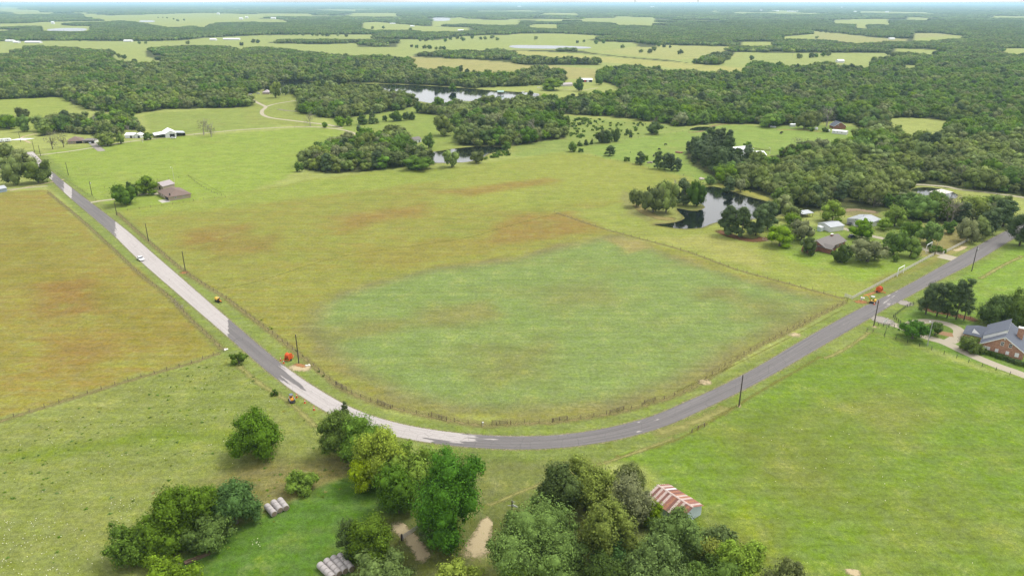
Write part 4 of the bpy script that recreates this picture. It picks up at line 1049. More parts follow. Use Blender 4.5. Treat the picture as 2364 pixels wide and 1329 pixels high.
MIDTREES = [
 ((1852,545,1886,585),'dark','small round dark tree left of the ranch house with brick walls'),
 ((1928,562,1968,603),'dark','round dark tree in front of the brick ranch house'),
 ((1966,548,2048,603),'grey','broad grey green tree right of the brick ranch house'),
 ((2042,530,2094,586),'mid','dark green tree behind the bright yard tree'),
 ((2084,545,2128,590),'bright','bright green yard tree near the white entrance gate'),
 ((1966,507,2018,548),'mid','round dark green tree between the two metal sheds'),
 ((2083,508,2128,548),'mid','wide green tree at the left of the pair behind the entrance gate'),
 ((2124,510,2176,563),'mid','dark green tree at the right of the pair behind the entrance gate'),
 ((2043,472,2096,520),'bright','bright green tree behind the larger metal shed'),
 ((2027,502,2060,528),'bright','small light green tree right of the larger metal shed'),
 ((2061,586,2076,600),'mid','tiny lawn tree left of the white board fence'),
 ((2178,508,2206,536),'mid','small green tree on the tan lawn beyond the gate'),
 ((2212,502,2262,556),'grey','olive tree at the far end of the white board fence'),
 ((2238,500,2290,548),'oak','olive tree next to the far end of the white board fence'),
 ((2266,478,2308,538),'pine','dark pine along the road beyond the white board fence'),
 ((2296,462,2350,522),'pine','tall dark pine where the road leaves the picture'),
 ((1772,518,1832,566),'bright','light green tree behind the small metal gate panel'),
 ((1826,506,1880,553),'grey','grey green tree with open crown beside the white garage'),
 ((1898,462,1952,510),'bright','bright green tree between the carport and the larger shed'),
 ((1806,470,1850,505),'oak','olive tree above the carport'),
 ((1812,490,1850,520),'bright','pale green tree left of the carport'),
 ((1662,476,1704,542),'pine','leftmost pine of the clump on the near bank of the pond'),
 ((1694,478,1738,546),'pine','middle pine of the clump on the near bank of the pond'),
 ((1728,472,1770,542),'pine','right pine of the clump on the near bank of the pond'),
 ((1755,466,1796,528),'pine','pale pine at the right of the pond clump'),
 ((1778,458,1800,498),'bright','narrow pale cypress at the corner of the pond'),
 ((1452,434,1488,474),'oak','small spreading oak at the left end of the pond clump'),
 ((1480,424,1540,488),'oak','large oak on the left bank of the pond'),
 ((1514,418,1566,488),'oak','broad oak behind the spit of the pond'),
 ((1560,416,1600,472),'pine','dark tree at the neck of the pond peninsula'),
 ((1590,416,1630,474),'mid','tree on the tip of the pond peninsula'),
 ((1396,337,1420,358),'pine','small lone pine in the cow pasture'),
 ((1467,352,1490,378),'pine','lone pine right of the small one in the cow pasture'),
 ((1310,326,1332,348),'bright','light green tree at the corner of the cow pasture'),
 ((1509,350,1532,388),'pine','first pine of the row of four above the pond'),
 ((1524,353,1546,390),'pine','second pine of the row of four above the pond'),
 ((1540,356,1560,392),'pine','third pine of the row of four above the pond'),
 ((1554,366,1574,393),'pine','last pine of the row of four above the pond'),
 ((1023,345,1060,383),'oak','ragged tree standing in front of the small central pond'),
 ((1083,347,1117,374),'oak','rounded bush tree at the edge of the small central pond'),
 ((1002,266,1048,311),'oak','large solitary oak above the small central pond'),
 ((976,308,1002,340),'mid','slender tree right of the small white house'),
 ((1494,281,1528,308),'dark','round dark tree at the fence of the cow pasture'),
 ((1374,300,1402,328),'dark','left cedar of the trio at the pasture fence'),
 ((1390,300,1416,327),'dark','middle cedar of the trio at the pasture fence'),
 ((1408,296,1432,324),'dark','right cedar of the trio at the pasture fence'),
 ((1444,298,1456,308),'cedar','small shrub left of the round dark tree'),
 ((1452,302,1461,316),'cedar','small upright cedar left of the round dark tree'),
 ((1332,326,1346,336),'cedar','low cedar at the left of the short cedar row'),
 ((1347,323,1360,334),'cedar','low cedar in the middle of the short cedar row'),
 ((1361,321,1370,332),'cedar','low cedar at the right of the short cedar row'),
 ((825,262,849,286),'cedar','left cedar of the pair beside the lake driveway'),
 ((848,259,872,284),'cedar','right cedar of the pair beside the lake driveway'),
 ((898,256,928,278),'dark','squat dark cedar at the left of the hedge row'),
 ((929,258,944,276),'mid','small green tree between the two dark cedars'),
 ((941,259,959,275),'cedar','small dark cedar at the right of the hedge row'),
 ((772,268,798,290),'bright','bright small tree beside the lake driveway'),
 ((797,268,815,288),'bright','thin small tree beside the lake driveway'),
 ((882,266,894,279),'mid','tiny tree on the slope above the white house'),
 ((743,282,756,293),'mid','small shrub where the lane meets the driveway'),
 ((725,326,746,343),'mid','isolated bush left of the wood with the white house'),
 ((680,374,700,394),'mid','bush at the left tip of the central wood'),
 ((934,362,1000,388),'mid','low broad thicket in front of the small central pond'),
 ((1630,406,1650,424),'mid','small round tree at the head of the pond dam'),
 ((1160,326,1180,346),'mid','bush at the right end of the small central pond'),
 ((1668,410,1696,442),'pine','thin pine beside the pond dam'),
 ((258,424,312,470),'mid','dense green tree beside the drive of the brown roofed house'),
 ((290,419,303,436),'dark','dark cedar behind the dense tree by the driveway'),
 ((300,424,317,450),'dark','second dark cedar behind the dense tree by the driveway'),
 ((313,405,368,446),'bright','open crowned tree in front of the brown roofed house'),
 ((0,362,58,424),'oak','oak at the left edge beside the small shed'),
 ((52,366,113,420),'oak','oak overhanging the far end of the road'),
 ((-8,330,36,372),'oak','dark oak at the left edge beyond the grey roof'),
 ((22,344,76,382),'grey','pale oak left of the far end of the road'),
 ((102,302,132,342),'bare','thin leafed tree left of the brown ranch house'),
 ((130,300,155,338),'bare','thin leafed tree close to the brown ranch house'),
 ((222,306,268,334),'oak','rounded tree right of the brown ranch house'),
 ((266,306,286,330),'oak','small dark tree left of the white sheds'),
 ((330,306,350,321),'dark','small dark tree left of the white barn'),
 ((35,246,66,272),'oak','spreading oak at the far left farm'),
 ((38,266,66,302),'mid','bright green tree at the far left farm'),
 ((0,265,36,296),'mid','dense tree at the left edge near the parked trailers'),
 ((1755,262,1800,292),'bright','bright broad tree at the edge of the cow pasture'),
 ((1838,258,1880,296),'oak','open oak shading the farmyard beyond the pasture'),
 ((1862,258,1896,296),'oak','oak right of the open oak in the farmyard'),
 ((1250,180,1300,207),'bright','bright tree on the lawn by the lake'),
 ((1325,180,1348,209),'mid','dark tree left of the white and red barn'),
 ((1374,173,1393,195),'mid','dark tree right of the white and red barn'),
 ((1262,184,1294,207),'yellow','glowing yellow green tree on the lake lawn'),
 ((1036,193,1054,212),'mid','bush on the tiny island in the lake'),
 ((622,188,648,224),'oak','tree right of the house on the lake shore'),
 ((648,196,668,218),'oak','small tree on the lake shore by the house'),
 ((1700,412,1722,440),'grey','grey tree on the slope behind the pond dam'),
]
NEAR = []
seed = 900
for box, kind, leafm, clear, label, nm in TREES:
    seed += 1
    p, R, V = crown_fit(*box, clear)
    lf = .40 if R > 4 else .32
    tk = TreeKind(seed, kind, R * .94, V * .97, clear, lf, leafm, 1.35, int(20 + R * 1.8) if kind == 'round' else 34, 3.0, .66)
    NEAR.append((p.x, p.y, R))
    place_tree(tk, nm, (p.x, p.y, 0), 0, label)
DRY = LIB
ntree = len(TREES)
usedd = []
for i, (box, kind, label) in enumerate(MIDTREES):
    ck = 'bright' if kind == 'yellow' else kind
    tk = LIB[ck][i % len(LIB[ck])]
    hh = box[3] - box[1]
    p, R, V = crown_fit(*box, .8 if kind not in ('pine', 'cedar') else .5)
    Ht = .8 + 2 * V
    f = R / tk.R * .97; fz = Ht / tk.Ht
    rz = random.uniform(0, 6.28)
    nm = {'oak': 'oak_tree', 'pine': 'pine_tree', 'cedar': 'cedar_tree', 'dark': 'evergreen_tree', 'bare': 'sparse_tree'}.get(kind, 'broadleaf_tree')
    e = place_tree(tk, nm, (p.x, p.y, 0), rz, label, None, (f, f, fz))
    usedd.append((p.x, p.y, R))
    ntree += 1

# leafless trees
LM = {}
for i, (bx, by, yt, label) in enumerate([
    (470, 312, 276, 'thin half dead tree standing left of its leaning neighbour on the lane'),
    (488, 316, 284, 'leaning dead tree beside the farm lane right of the white barn'),
    (716, 291, 262, 'pale leafless tree where the lake driveway meets the lane'),
    (301, 312, 289, 'reddish dead tree behind the small white sheds'),
    (2195, 512, 462, 'bare white limbed snag among the trees behind the gate'),
    (1232, 322, 278, 'bare grey tree in the wood above the small central pond'),
    (220, 300, 268, 'grey leafless tree in the grove of the left farm'),
    (1830, 130, 118, 'leafless leaning tree in the far field beside the small cedars'),
    (1556, 462, 420, 'bare grey limbs in the clump on the left bank of the pond'),
    (1612, 360, 340, 'low dead branches at the edge of the pine wood'),
    (1908, 292, 246, 'brownish bare tree above the farmyard beyond the pasture')]):
    b = P(bx, by); h = height_to(b, yt)
    e = empty('dead_tree', b, i * 1.3, label, 'dead tree', None, (h / 8.5,) * 3)
    o = bpy.data.objects.new('branches', BARE[i % 3]); COL.objects.link(o); o.parent = e
    if i in (0, 1, 2, 10):
        o = bpy.data.objects.new('crown', LIB['bare'][i % 2].crown); COL.objects.link(o); o.parent = e; o.scale = (.8, .8, .85)

# ---- woods: every tree on a jittered grid; the nearest are single things, the rest stuff
def scatter(x0, x1, y0, y1, step, sd):
    r = np.random.default_rng(sd)
    gx, gy = np.meshgrid(np.arange(x0, x1, step), np.arange(y0, y1, step))
    gx = gx.ravel() + r.uniform(-.45, .45, gx.size) * step; gy = gy.ravel() + r.uniform(-.45, .45, gy.size) * step
    return gx, gy
CLEAR_OF = []   # (x, y, radius) kept free of woodland trees (houses, clearings)
def keep_clear(px, py, r): p = P(px, py); CLEAR_OF.append((p.x, p.y, r))
for a in [(1735,362,26),(1725,352,22),(1760,372,22),(1935,292,24),(1935,306,24),(1945,312,18),(1908,300,16),(400,440,30),(175,322,22),(200,332,16),(962,322,14),(962,332,10),(1352,186,26),(1352,194,20),(615,212,18),(2183,447,16),(2175,455,12),(1155,213,10),(1985,500,26),(1908,522,22),(1864,494,10),(1880,500,8),(640,203,14),(1720,372,10),(205,326,20),(308,315,14),(390,312,24),(1950,478,12),(1832,290,10),(30,95,60),(75,98,60),(520,92,60),(2183,432,10),(1925,545,30),(1770,382,16),(2155,470,10),(1856,499,12),(1860,486,8),(1750,350,20)]:
    keep_clear(*a)
KINDS = ['oak', 'mid', 'bright', 'dark', 'pine', 'grey', 'bare']
def kind_for(mix, r, n, x=None, y=None):
    pr = {'mix': [.42, .28, .12, .10, .02, .05, .01], 'oak': [.56, .20, .06, .09, .04, .04, .01], 'bright': [.28, .32, .26, .08, .02, .03, .01], 'pine': [.0, .04, .0, .06, .90, .0, .0], 'far': [.50, .24, .08, .14, .03, .01, .0]}[mix]
    if x is None: return r.choice(len(KINDS), n, p=pr)
    # drifts of one sort, as woods grow
    f = (np.sin(x * .031 + y * .017 + 1.3) + np.sin(y * .043 - x * .021) + np.sin(x * .012 - y * .027 + 2)) / 6 + .5
    u = np.clip(f * .62 + r.random(n) * .5 - .06, 0, .9999)
    order = [3, 0, 6, 5, 4, 1, 2]
    cum = np.cumsum([pr[k] for k in order]); cum /= cum[-1]
    return np.array(order)[np.minimum(np.searchsorted(cum, u), 6)]
_r = np.random.default_rng(5)
pts = []
gx, gy = scatter(-1240, 1240, 330, 1560, 8.3, 3)
fm = forest_mask(gx, gy)
inw = np.abs(gx) < gy * .80 + 40
gx, gy, = gx[fm & inw], gy[fm & inw]
mix = np.full(len(gx), 'far', dtype=object)
kinds = np.zeros(len(gx), int)
mi = np.full(len(gx), -1)
for i, (w, mx) in enumerate(WOODS): mi[(mi < 0) & inside(gx, gy, w)] = i
for i in range(-1, len(WOODS)):
    s = mi == i
    if s.any(): kinds[s] = kind_for('far' if i < 0 else WOODS[i][1], _r, s.sum(), gx[s], gy[s])
ok = np.ones(len(gx), bool)
for cx, cy, r in CLEAR_OF: ok &= np.hypot(gx - cx, gy - cy) > r
for cx, cy, r in usedd: ok &= np.hypot(gx - cx, gy - cy) > r * .8
lanes_clear = [W([(2074,429),(2150,428),(2220,438),(2364,456)]), W([(568,219),(613,247),(607,265)])]
for l in lanes_clear: ok &= seg_dist(gx, gy, [(q.x, q.y) for q in l]) > 6
gx, gy, kinds, mi = gx[ok], gy[ok], kinds[ok], mi[ok]
siz = .66 + .95 * _r.random(len(gx)) ** 1.5; siz[kinds == 4] *= .9
# smaller trees on the wood's rim
rot = _r.uniform(0, 6.283, len(gx)); var = _r.integers(0, 12, len(gx))
hz = siz * _r.uniform(.82, 1.12, len(gx)) * .92
print('woodland trees', len(gx))
order = np.argsort(gy)
NIND = 300 - ntree
vis = [i for i in order if abs(gx[i]) < gy[i] * .715][:NIND]
WOODNAME = {0: 'wood between the left farm and the lake', 1: 'wood between lake driveway and lake', 2: 'wood above the small central pond',
            3: 'grove around the small white house', 4: 'wood beyond the cow pasture', 5: 'pine wood beside the white roofed farm', 6: 'large wood right of the pond',
            7: 'wood behind the metal sheds', 8: 'grove of the left farm', 9: 'trees at the far left edge', 10: 'trees between pond and carport', 11: 'trees at the right end of the lake', -1: 'distant woods'}
KL = {'oak': 'olive oak', 'mid': 'green tree', 'bright': 'bright tree', 'dark': 'dark evergreen', 'pine': 'dark pine', 'grey': 'greyish tree', 'bare': 'sparse brownish tree'}
KN = {'oak': 'oak_tree', 'mid': 'broadleaf_tree', 'bright': 'broadleaf_tree', 'dark': 'evergreen_tree', 'pine': 'pine_tree', 'grey': 'broadleaf_tree', 'bare': 'sparse_tree'}
V_ = np.array(vis)
for i in vis:
    k = KINDS[kinds[i]]; tk = LIB[k][var[i] % len(LIB[k])]; wn_ = WOODNAME[int(mi[i])]
    sm = V_[mi[V_] == mi[i]]; qx = np.mean(gx[sm] / gy[sm] < gx[i] / gy[i]); qy = np.mean(gy[sm] < gy[i])
    sz_ = 'small' if siz[i] < .93 else 'middling' if siz[i] < 1.14 else 'broad'
    row = ['front', 'second row', 'centre', 'back'][min(3, int(qy * 4))]; side = ['far left', 'left', 'middle', 'right', 'far right'][min(4, int(qx * 5))]
    place_tree(tk, KN[k], (gx[i], gy[i], 0), rot[i], f'{sz_} {KL[k]}, {row} {side} of the {wn_}', f'{KL[k]}s in the {wn_}', (siz[i], siz[i], hz[i]))
rest = np.ones(len(gx), bool); rest[vis] = False

def gn_scatter(name, pos, rots, scl, idx, sources, kind='stuff'):
    """one object: points that carry rotation, size and design; designs are picked from a collection"""
    n = len(pos); me = bpy.data.meshes.new(name); me.vertices.add(n); me.vertices.foreach_set('co', np.asarray(pos, np.float32).ravel())
    a = me.attributes.new('rz', 'FLOAT', 'POINT'); a.data.foreach_set('value', np.asarray(rots, np.float32))
    a = me.attributes.new('sz', 'FLOAT_VECTOR', 'POINT'); a.data.foreach_set('vector', np.asarray(scl, np.float32).ravel())
    a = me.attributes.new('pick', 'INT', 'POINT'); a.data.foreach_set('value', np.asarray(idx, np.int32))
    o = bpy.data.objects.new(name, me); COL.objects.link(o)
    c = bpy.data.collections.new(name + '_designs')
    for j, s in enumerate(sources):
        q = bpy.data.objects.new('d%03d' % j, s); c.objects.link(q)
    ng = bpy.data.node_groups.new(name, 'GeometryNodeTree')
    ng.interface.new_socket('Geometry', in_out='INPUT', socket_type='NodeSocketGeometry'); ng.interface.new_socket('Geometry', in_out='OUTPUT', socket_type='NodeSocketGeometry')
    nn, ll = ng.nodes, ng.links
    gi, go = nn.new('NodeGroupInput'), nn.new('NodeGroupOutput')
    m2p = nn.new('GeometryNodeMeshToPoints'); ip = nn.new('GeometryNodeInstanceOnPoints'); ci = nn.new('GeometryNodeCollectionInfo')
    ci.inputs['Collection'].default_value = c; ci.inputs['Separate Children'].default_value = True; ci.inputs['Reset Children'].default_value = True
    ip.inputs['Pick Instance'].default_value = True
    def attr(nm, t):
        q = nn.new('GeometryNodeInputNamedAttribute'); q.data_type = t; q.inputs['Name'].default_value = nm; return q.outputs['Attribute']
    cx = nn.new('ShaderNodeCombineXYZ'); ll.new(attr('rz', 'FLOAT'), cx.inputs['Z'])
    ll.new(gi.outputs[0], m2p.inputs['Mesh']); ll.new(m2p.outputs[0], ip.inputs['Points']); ll.new(ci.outputs[0], ip.inputs['Instance'])
    ll.new(attr('pick', 'INT'), ip.inputs['Instance Index']); ll.new(cx.outputs[0], ip.inputs['Rotation']); ll.new(attr('sz', 'FLOAT_VECTOR'), ip.inputs['Scale'])
    ll.new(ip.outputs[0], go.inputs[0])
    md = o.modifiers.new('scatter', 'NODES'); md.node_group = ng
    o['kind'] = kind
    return o
def joined(tk):
    """crown and trunk of a design as one mesh for the uncounted woods"""
    a, b = tk.crown, tk.trunk
    va = np.empty(len(a.vertices) * 3, np.float32); a.vertices.foreach_get('co', va)
    vb = np.empty(len(b.vertices) * 3, np.float32); b.vertices.foreach_get('co', vb)
    fl = {}
    for me, off, mi_ in ((a, 0, 0), (b, len(a.vertices), 1)):
        for p in me.polygons: fl.setdefault((len(p.vertices), mi_), []).append([v + off for v in p.vertices])
    fs, mis = [], []
    for (k, m_), v in fl.items(): fs.append(np.array(v)); mis += [m_] * len(v)
    me = np_mesh('woodland_tree', np.concatenate([va, vb]).reshape(-1, 3), fs, mis)
    me.materials.append(a.materials[0]); me.materials.append(b.materials[0]); return me
SRC, OFF = [], {}
for k in KINDS:
    OFF[k] = len(SRC); SRC += [joined(t) for t in LIB[k]]
pick = np.array([OFF[KINDS[k]] + v % len(LIB[KINDS[k]]) for k, v in zip(kinds, var)])
w = gn_scatter('woodland', np.stack([gx, gy, gx * 0], 1)[rest], rot[rest], np.stack([siz, siz, hz], 1)[rest], pick[rest], SRC)
tag(w, 'mass of mixed woodland trees filling the middle distance', 'woodland')

# ---- farther woods: tiles of canopy, each a real relief of many small crowns
def canopy_tile(seed, size, ntrees, leafmats):
    r = np.random.default_rng(seed); cos, fs, mis = [], {3: [], 4: []}, {3: [], 4: []}; b = 0
    for i in range(ntrees):
        R = r.uniform(3.6, 6.2); z = r.uniform(.75, 1.15) * 7.2
        x, y = r.uniform(-size / 2, size / 2, 2); m = int(r.choice(len(leafmats), p=[.5, .28, .08, .14]))
        v, f = ICO1; w_ = v * np.array([R, R, R * .8]) * (1 + .28 * (r.random((len(v), 1)) - .5)) + np.array([x, y, z - .8 * R + 1.5])
        cos.append(w_); fs[3].append(f + b); mis[3] += [m] * len(f); b += len(v)
        n = 46; d = r.normal(size=(n, 3)); d[:, 2] = np.abs(d[:, 2]) * 1.0 - .25; d /= np.linalg.norm(d, axis=1)[:, None]
        p = d * np.array([R, R, R * .8]) * r.uniform(.86, 1.16, (n, 1)) + np.array([x, y, z - .8 * R + 1.5])
        nr = d + r.normal(size=(n, 3)) * .35; nr /= np.linalg.norm(nr, axis=1)[:, None]
        t1 = np.cross(nr, r.normal(size=(n, 3))); t1 /= np.linalg.norm(t1, axis=1)[:, None]; t2 = np.cross(nr, t1); s = r.uniform(.7, 1.6, (n, 1))
        cos.append(np.stack([p + t1 * s, p + t2 * s * .7, p - t1 * s, p - t2 * s * .7], 1).reshape(-1, 3))
        fs[4].append(np.arange(n * 4).reshape(-1, 4) + b); mis[4] += [m] * n; b += n * 4
    me = np_mesh('canopy', np.vstack(cos), [np.vstack(fs[3]), np.vstack(fs[4])], mis[3] + mis[4])
    for l in leafmats: me.materials.append(LEAF[l])
    return me
TILES = [canopy_tile(300 + i, 42, 34, ['oak', 'mid', 'bright', 'dark']) for i in range(5)]
def tile_field(name, y0, y1, step, sxy, sz, label, sd):
    gx, gy = scatter(-y1 * .8, y1 * .8, y0, y1, step, sd); s = (np.abs(gx) < gy * .78 + 60); gx, gy = gx[s], gy[s]
    m = forest_mask(gx, gy)
    # keep a little ragged: drop tiles whose rim would spill far into a field
    for a in np.linspace(0, 6.28, 7)[:-1]:
        for q in (.30, .62):
            m &= forest_mask(gx + math.cos(a) * step * q, gy + math.sin(a) * step * q) | (gy > 9000)
    r = np.random.default_rng(sd + 1)
    gx, gy = gx[m], gy[m]; n = len(gx); print(name, n)
    s = r.uniform(.92, 1.08, n) * sxy
    o = gn_scatter(name, np.stack([gx, gy, gx * 0], 1), r.uniform(0, 6.28, n), np.stack([s, s, sz * r.uniform(.85, 1.15, n)], 1), r.integers(0, len(TILES), n), TILES)
    return tag(o, label, 'forest')
tile_field('forest', 1552, 5200, 36, 1.0, 1.0, 'band of bluish green forest between the far fields', 40)
tile_field('forest', 5200, 13000, 110, 3.1, 1.15, 'hazy blue forest reaching towards the horizon', 50)
tile_field('forest', 13000, 42000, 420, 12.0, 1.6, 'faintest band of forest along the horizon', 60)

# single trees standing in the far fields
far_trees = [(860,68),(885,67),(948,72),(950,110),(962,112),(981,113),(992,114),(1007,115),(1017,115),(1025,115),(1040,93),(1028,97),(1056,91),(1066,92),(1070,95),(1090,90),(1110,92),(1120,92),(1136,90),(1148,94),(1237,92),(1333,100),(1348,98),(1376,102),(1393,101),(1437,112),(1520,108),(1533,110),(1547,111),(1571,126),(1735,139),(1845,136),(1873,134),(1884,133),(1900,131),(1912,130),(401,46),(410,50),(425,48),(434,103),(365,42),(376,42),(386,43),(558,106),(585,100),(484,60),(497,58),(596,100),(322,102),(337,102),(185,96),(1895,75),(1906,76),(1920,77),(1885,90),(2050,128),(1500,124),(1480,122),(1510,118),(262,128),(276,134),(287,136),(660,81),(672,82),(684,82),(699,83),(722,83),(732,84),(746,84),(757,85),(780,84),(800,86),(900,84),(912,82),(924,84),(956,92),(970,96),(984,96),(998,94),(1050,86)]
r_ = random.Random(3)
for i, (px, py) in enumerate(far_trees):
    p = P(px, py); k = r_.choice(['oak', 'oak', 'dark', 'mid']); s = r_.uniform(.8, 1.35) * (1 if p.y < 2600 else 1.25)
    nm = KN[k]
    where = 'scattered over the distant pastures'
    tk = LIB[k][i % len(LIB[k])]
    place_tree(tk, nm, p, r_.uniform(0, 6), f'small far {"dark" if k != "mid" else "green"} tree {where}', f'{"dark" if k != "mid" else "green"} field trees {where}', (s, s, s * .95))

# ------------------------------------------------------------------ buildings
M = {
 'white': mat('white_metal', (.62, .63, .64), .5, .06, .6, dirt=(.34, .32, .28), dirt_amt=.25),
 'whiteroof': mat('white_metal_roof', (.72, .73, .75), .45, .05, .5, dirt=(.45, .43, .40), dirt_amt=.25),
 'greymetal': mat('pale_grey_metal', (.40, .41, .42), .5, .08, .7, dirt=(.26, .25, .23), dirt_amt=.3),
 'greyroof': mat('galvanised_roof', (.34, .36, .38), .45, .10, .6, metal=.0),
 'shingle_grey': mat('grey_brown_shingles', (.155, .140, .132), .9, .16, 2.5, bump=.4),
 'shingle_brown': mat('brown_shingles', (.150, .108, .090), .9, .16, 2.5, bump=.4),
 'shingle_blue': mat('slate_blue_shingles', (.090, .100, .128), .88, .16, 2.5, bump=.4),
 'tan': mat('tan_brick', (.34, .28, .22), .9, .12, 2.5),
 'dark': mat('dark_parts_and_painted_shade', (.018, .017, .018), .9, .2, 1.0),  # dark doors and walls; also flat panels that paint the shade of openings
 'glass': mat('window_glass', (.02, .025, .03), .12, .1, 1.0, spec=.6),
 'trim': mat('white_trim', (.68, .68, .67), .55, .05, 1.0),
 'concrete': mat('concrete', (.36, .34, .30), .9, .12, 1.0),
 'timber': mat('weathered_timber', (.13, .10, .075), .9, .25, 3.0),
 'blackpaint': mat('black_paint', (.02, .02, .022), .6, .15, 2.0),
 'orange': mat('orange_plastic', (.52, .085, .018), .5, .10, 2.0),
 'orangeframe': mat('orange_steel', (.55, .09, .015), .5, .12, 2.0),
 'yellow': mat('yellow_paint', (.62, .38, .03), .45, .10, 2.0, dirt=(.2, .13, .07), dirt_amt=.5),
 'amber': mat('amber_paint', (.60, .26, .03), .45, .10, 2.0),
 'rubber': mat('rubber', (.022, .021, .020), .9, .2, 3.0),
 'steel': mat('steel', (.30, .30, .31), .4, .12, 2.0),
 'carwhite': mat('white_car_paint', (.74, .75, .77), .22, .02, 1.0, spec=.5),
 'silver': mat('silver_car_paint', (.42, .45, .48), .25, .04, 1.0, spec=.5),
 'red': mat('barn_red', (.36, .05, .045), .7, .12, 2.0),
 'palewood': mat('grey_white_boards', (.50, .48, .43), .85, .12, 2.0, dirt=(.32, .29, .24), dirt_amt=.4),
 'creosote': mat('creosoted_pole', (.050, .038, .032), .9, .3, 2.0),
 'greenroof': mat('pale_green_roof', (.26, .38, .33), .6, .08, 1.0),
 'mauve': mat('mauve_metal_roof', (.32, .28, .28), .6, .06, 1.0),
 'hay': None,
}
def brick_mat(name, c1, c2, mortar):
    m, nt, bs, out = newmat(name); L = nt.links
    tc = N(nt, 'ShaderNodeTexCoord')
    sp = N(nt, 'ShaderNodeSeparateXYZ'); L.new(tc.outputs['Object'], sp.inputs[0])
    ad = N(nt, 'ShaderNodeMath', operation='ADD'); L.new(sp.outputs['X'], ad.inputs[0]); L.new(sp.outputs['Y'], ad.inputs[1])
    cb = N(nt, 'ShaderNodeCombineXYZ'); L.new(ad.outputs[0], cb.inputs[0]); L.new(sp.outputs['Z'], cb.inputs[1])
    b = N(nt, 'ShaderNodeTexBrick'); b.inputs['Scale'].default_value = 2.2
    b.inputs['Color1'].default_value = (*c1, 1); b.inputs['Color2'].default_value = (*c2, 1); b.inputs['Mortar'].default_value = (*mortar, 1)
    b.inputs['Mortar Size'].default_value = .02; L.new(cb.outputs[0], b.inputs['Vector'])
    n = N(nt, 'ShaderNodeTexNoise', Scale=1.3, Detail=6.0); L.new(tc.outputs['Object'], n.inputs['Vector'])
    mr = N(nt, 'ShaderNodeMapRange'); mr.inputs['From Min'].default_value = .3; mr.inputs['From Max'].default_value = .7
    mr.inputs['To Min'].default_value = .8; mr.inputs['To Max'].default_value = 1.25; L.new(n.outputs['Fac'], mr.inputs['Value'])
    h = N(nt, 'ShaderNodeHueSaturation'); L.new(b.outputs['Color'], h.inputs['Color']); L.new(mr.outputs[0], h.inputs['Value'])
    L.new(h.outputs[0], bs.inputs['Base Color']); bs.inputs['Roughness'].default_value = .92
    return m
M['brick'] = brick_mat('orange_brick', (.36, .16, .085), (.25, .11, .07), (.40, .33, .27))
M['brickred'] = brick_mat('red_brick', (.24, .075, .045), (.18, .06, .04), (.28, .22, .18))

def slab(mb, pts, th=.12):
    """roof plane of any number of corners given on its top face, with thickness"""
    n = len(pts); pts = [Vector(p) for p in pts]
    return mb.add(pts + [p - Vector((0, 0, th)) for p in pts], [tuple(range(n)), tuple(range(2 * n - 1, n - 1, -1))] + [(i, n + i, n + (i + 1) % n, (i + 1) % n) for i in range(n)])

def window(root, c, w, h, side, cols=2, dark=True):
    """window > pane; side f,b,l,r in the local frame of the building"""
    f = MB(); p = MB(); t = .09
    ax = {'f': (Vector((1, 0, 0)), Vector((0, -1, 0))), 'b': (Vector((1, 0, 0)), Vector((0, 1, 0))), 'l': (Vector((0, 1, 0)), Vector((-1, 0, 0))), 'r': (Vector((0, 1, 0)), Vector((1, 0, 0)))}[side]
    u, n = ax; c = Vector(c); Z = Vector((0, 0, 1))
    def bar(a, b, wd): f.beam(c + n * .04 + a, c + n * .04 + b, .10, wd, up=Z)
    def bx(cu, cz, du, dz, off, dn, mb):
        d = u * du + n * dn; mb.box(c + u * cu + Z * cz + n * off, (abs(d.x), abs(d.y), dz))
    for s in (-1, 1):
        bx(s * (w / 2 - t / 2), 0, t, h, .05, .10, f); bx(0, s * (h / 2 - t / 2), w - 2 * t, t, .05, .10, f)
    for k in range(1, cols): bx(-w / 2 + w * k / cols, 0, .05, h - 2 * t, .045, .07, f)
    bx(0, 0, w - 2 * t, .05, .042, .06, f)
    bx(0, 0, w - 2 * t, h - 2 * t, .02, .03, p)
    wo_ = f.build('window', M['trim'], root); p.build('pane', M['glass'] if dark else M['trim'], wo_)
    return wo_

def panel(root, name, c, w, h, side, m, proud=.05):
    mb = MB(); d = (w, .08, h) if side in 'fb' else (.08, w, h)
    o = {'f': (0, -proud, 0), 'b': (0, proud, 0), 'l': (-proud, 0, 0), 'r': (proud, 0, 0)}[side]
    mb.box(Vector(c) + Vector(o), d); return mb.build(name, m, root)

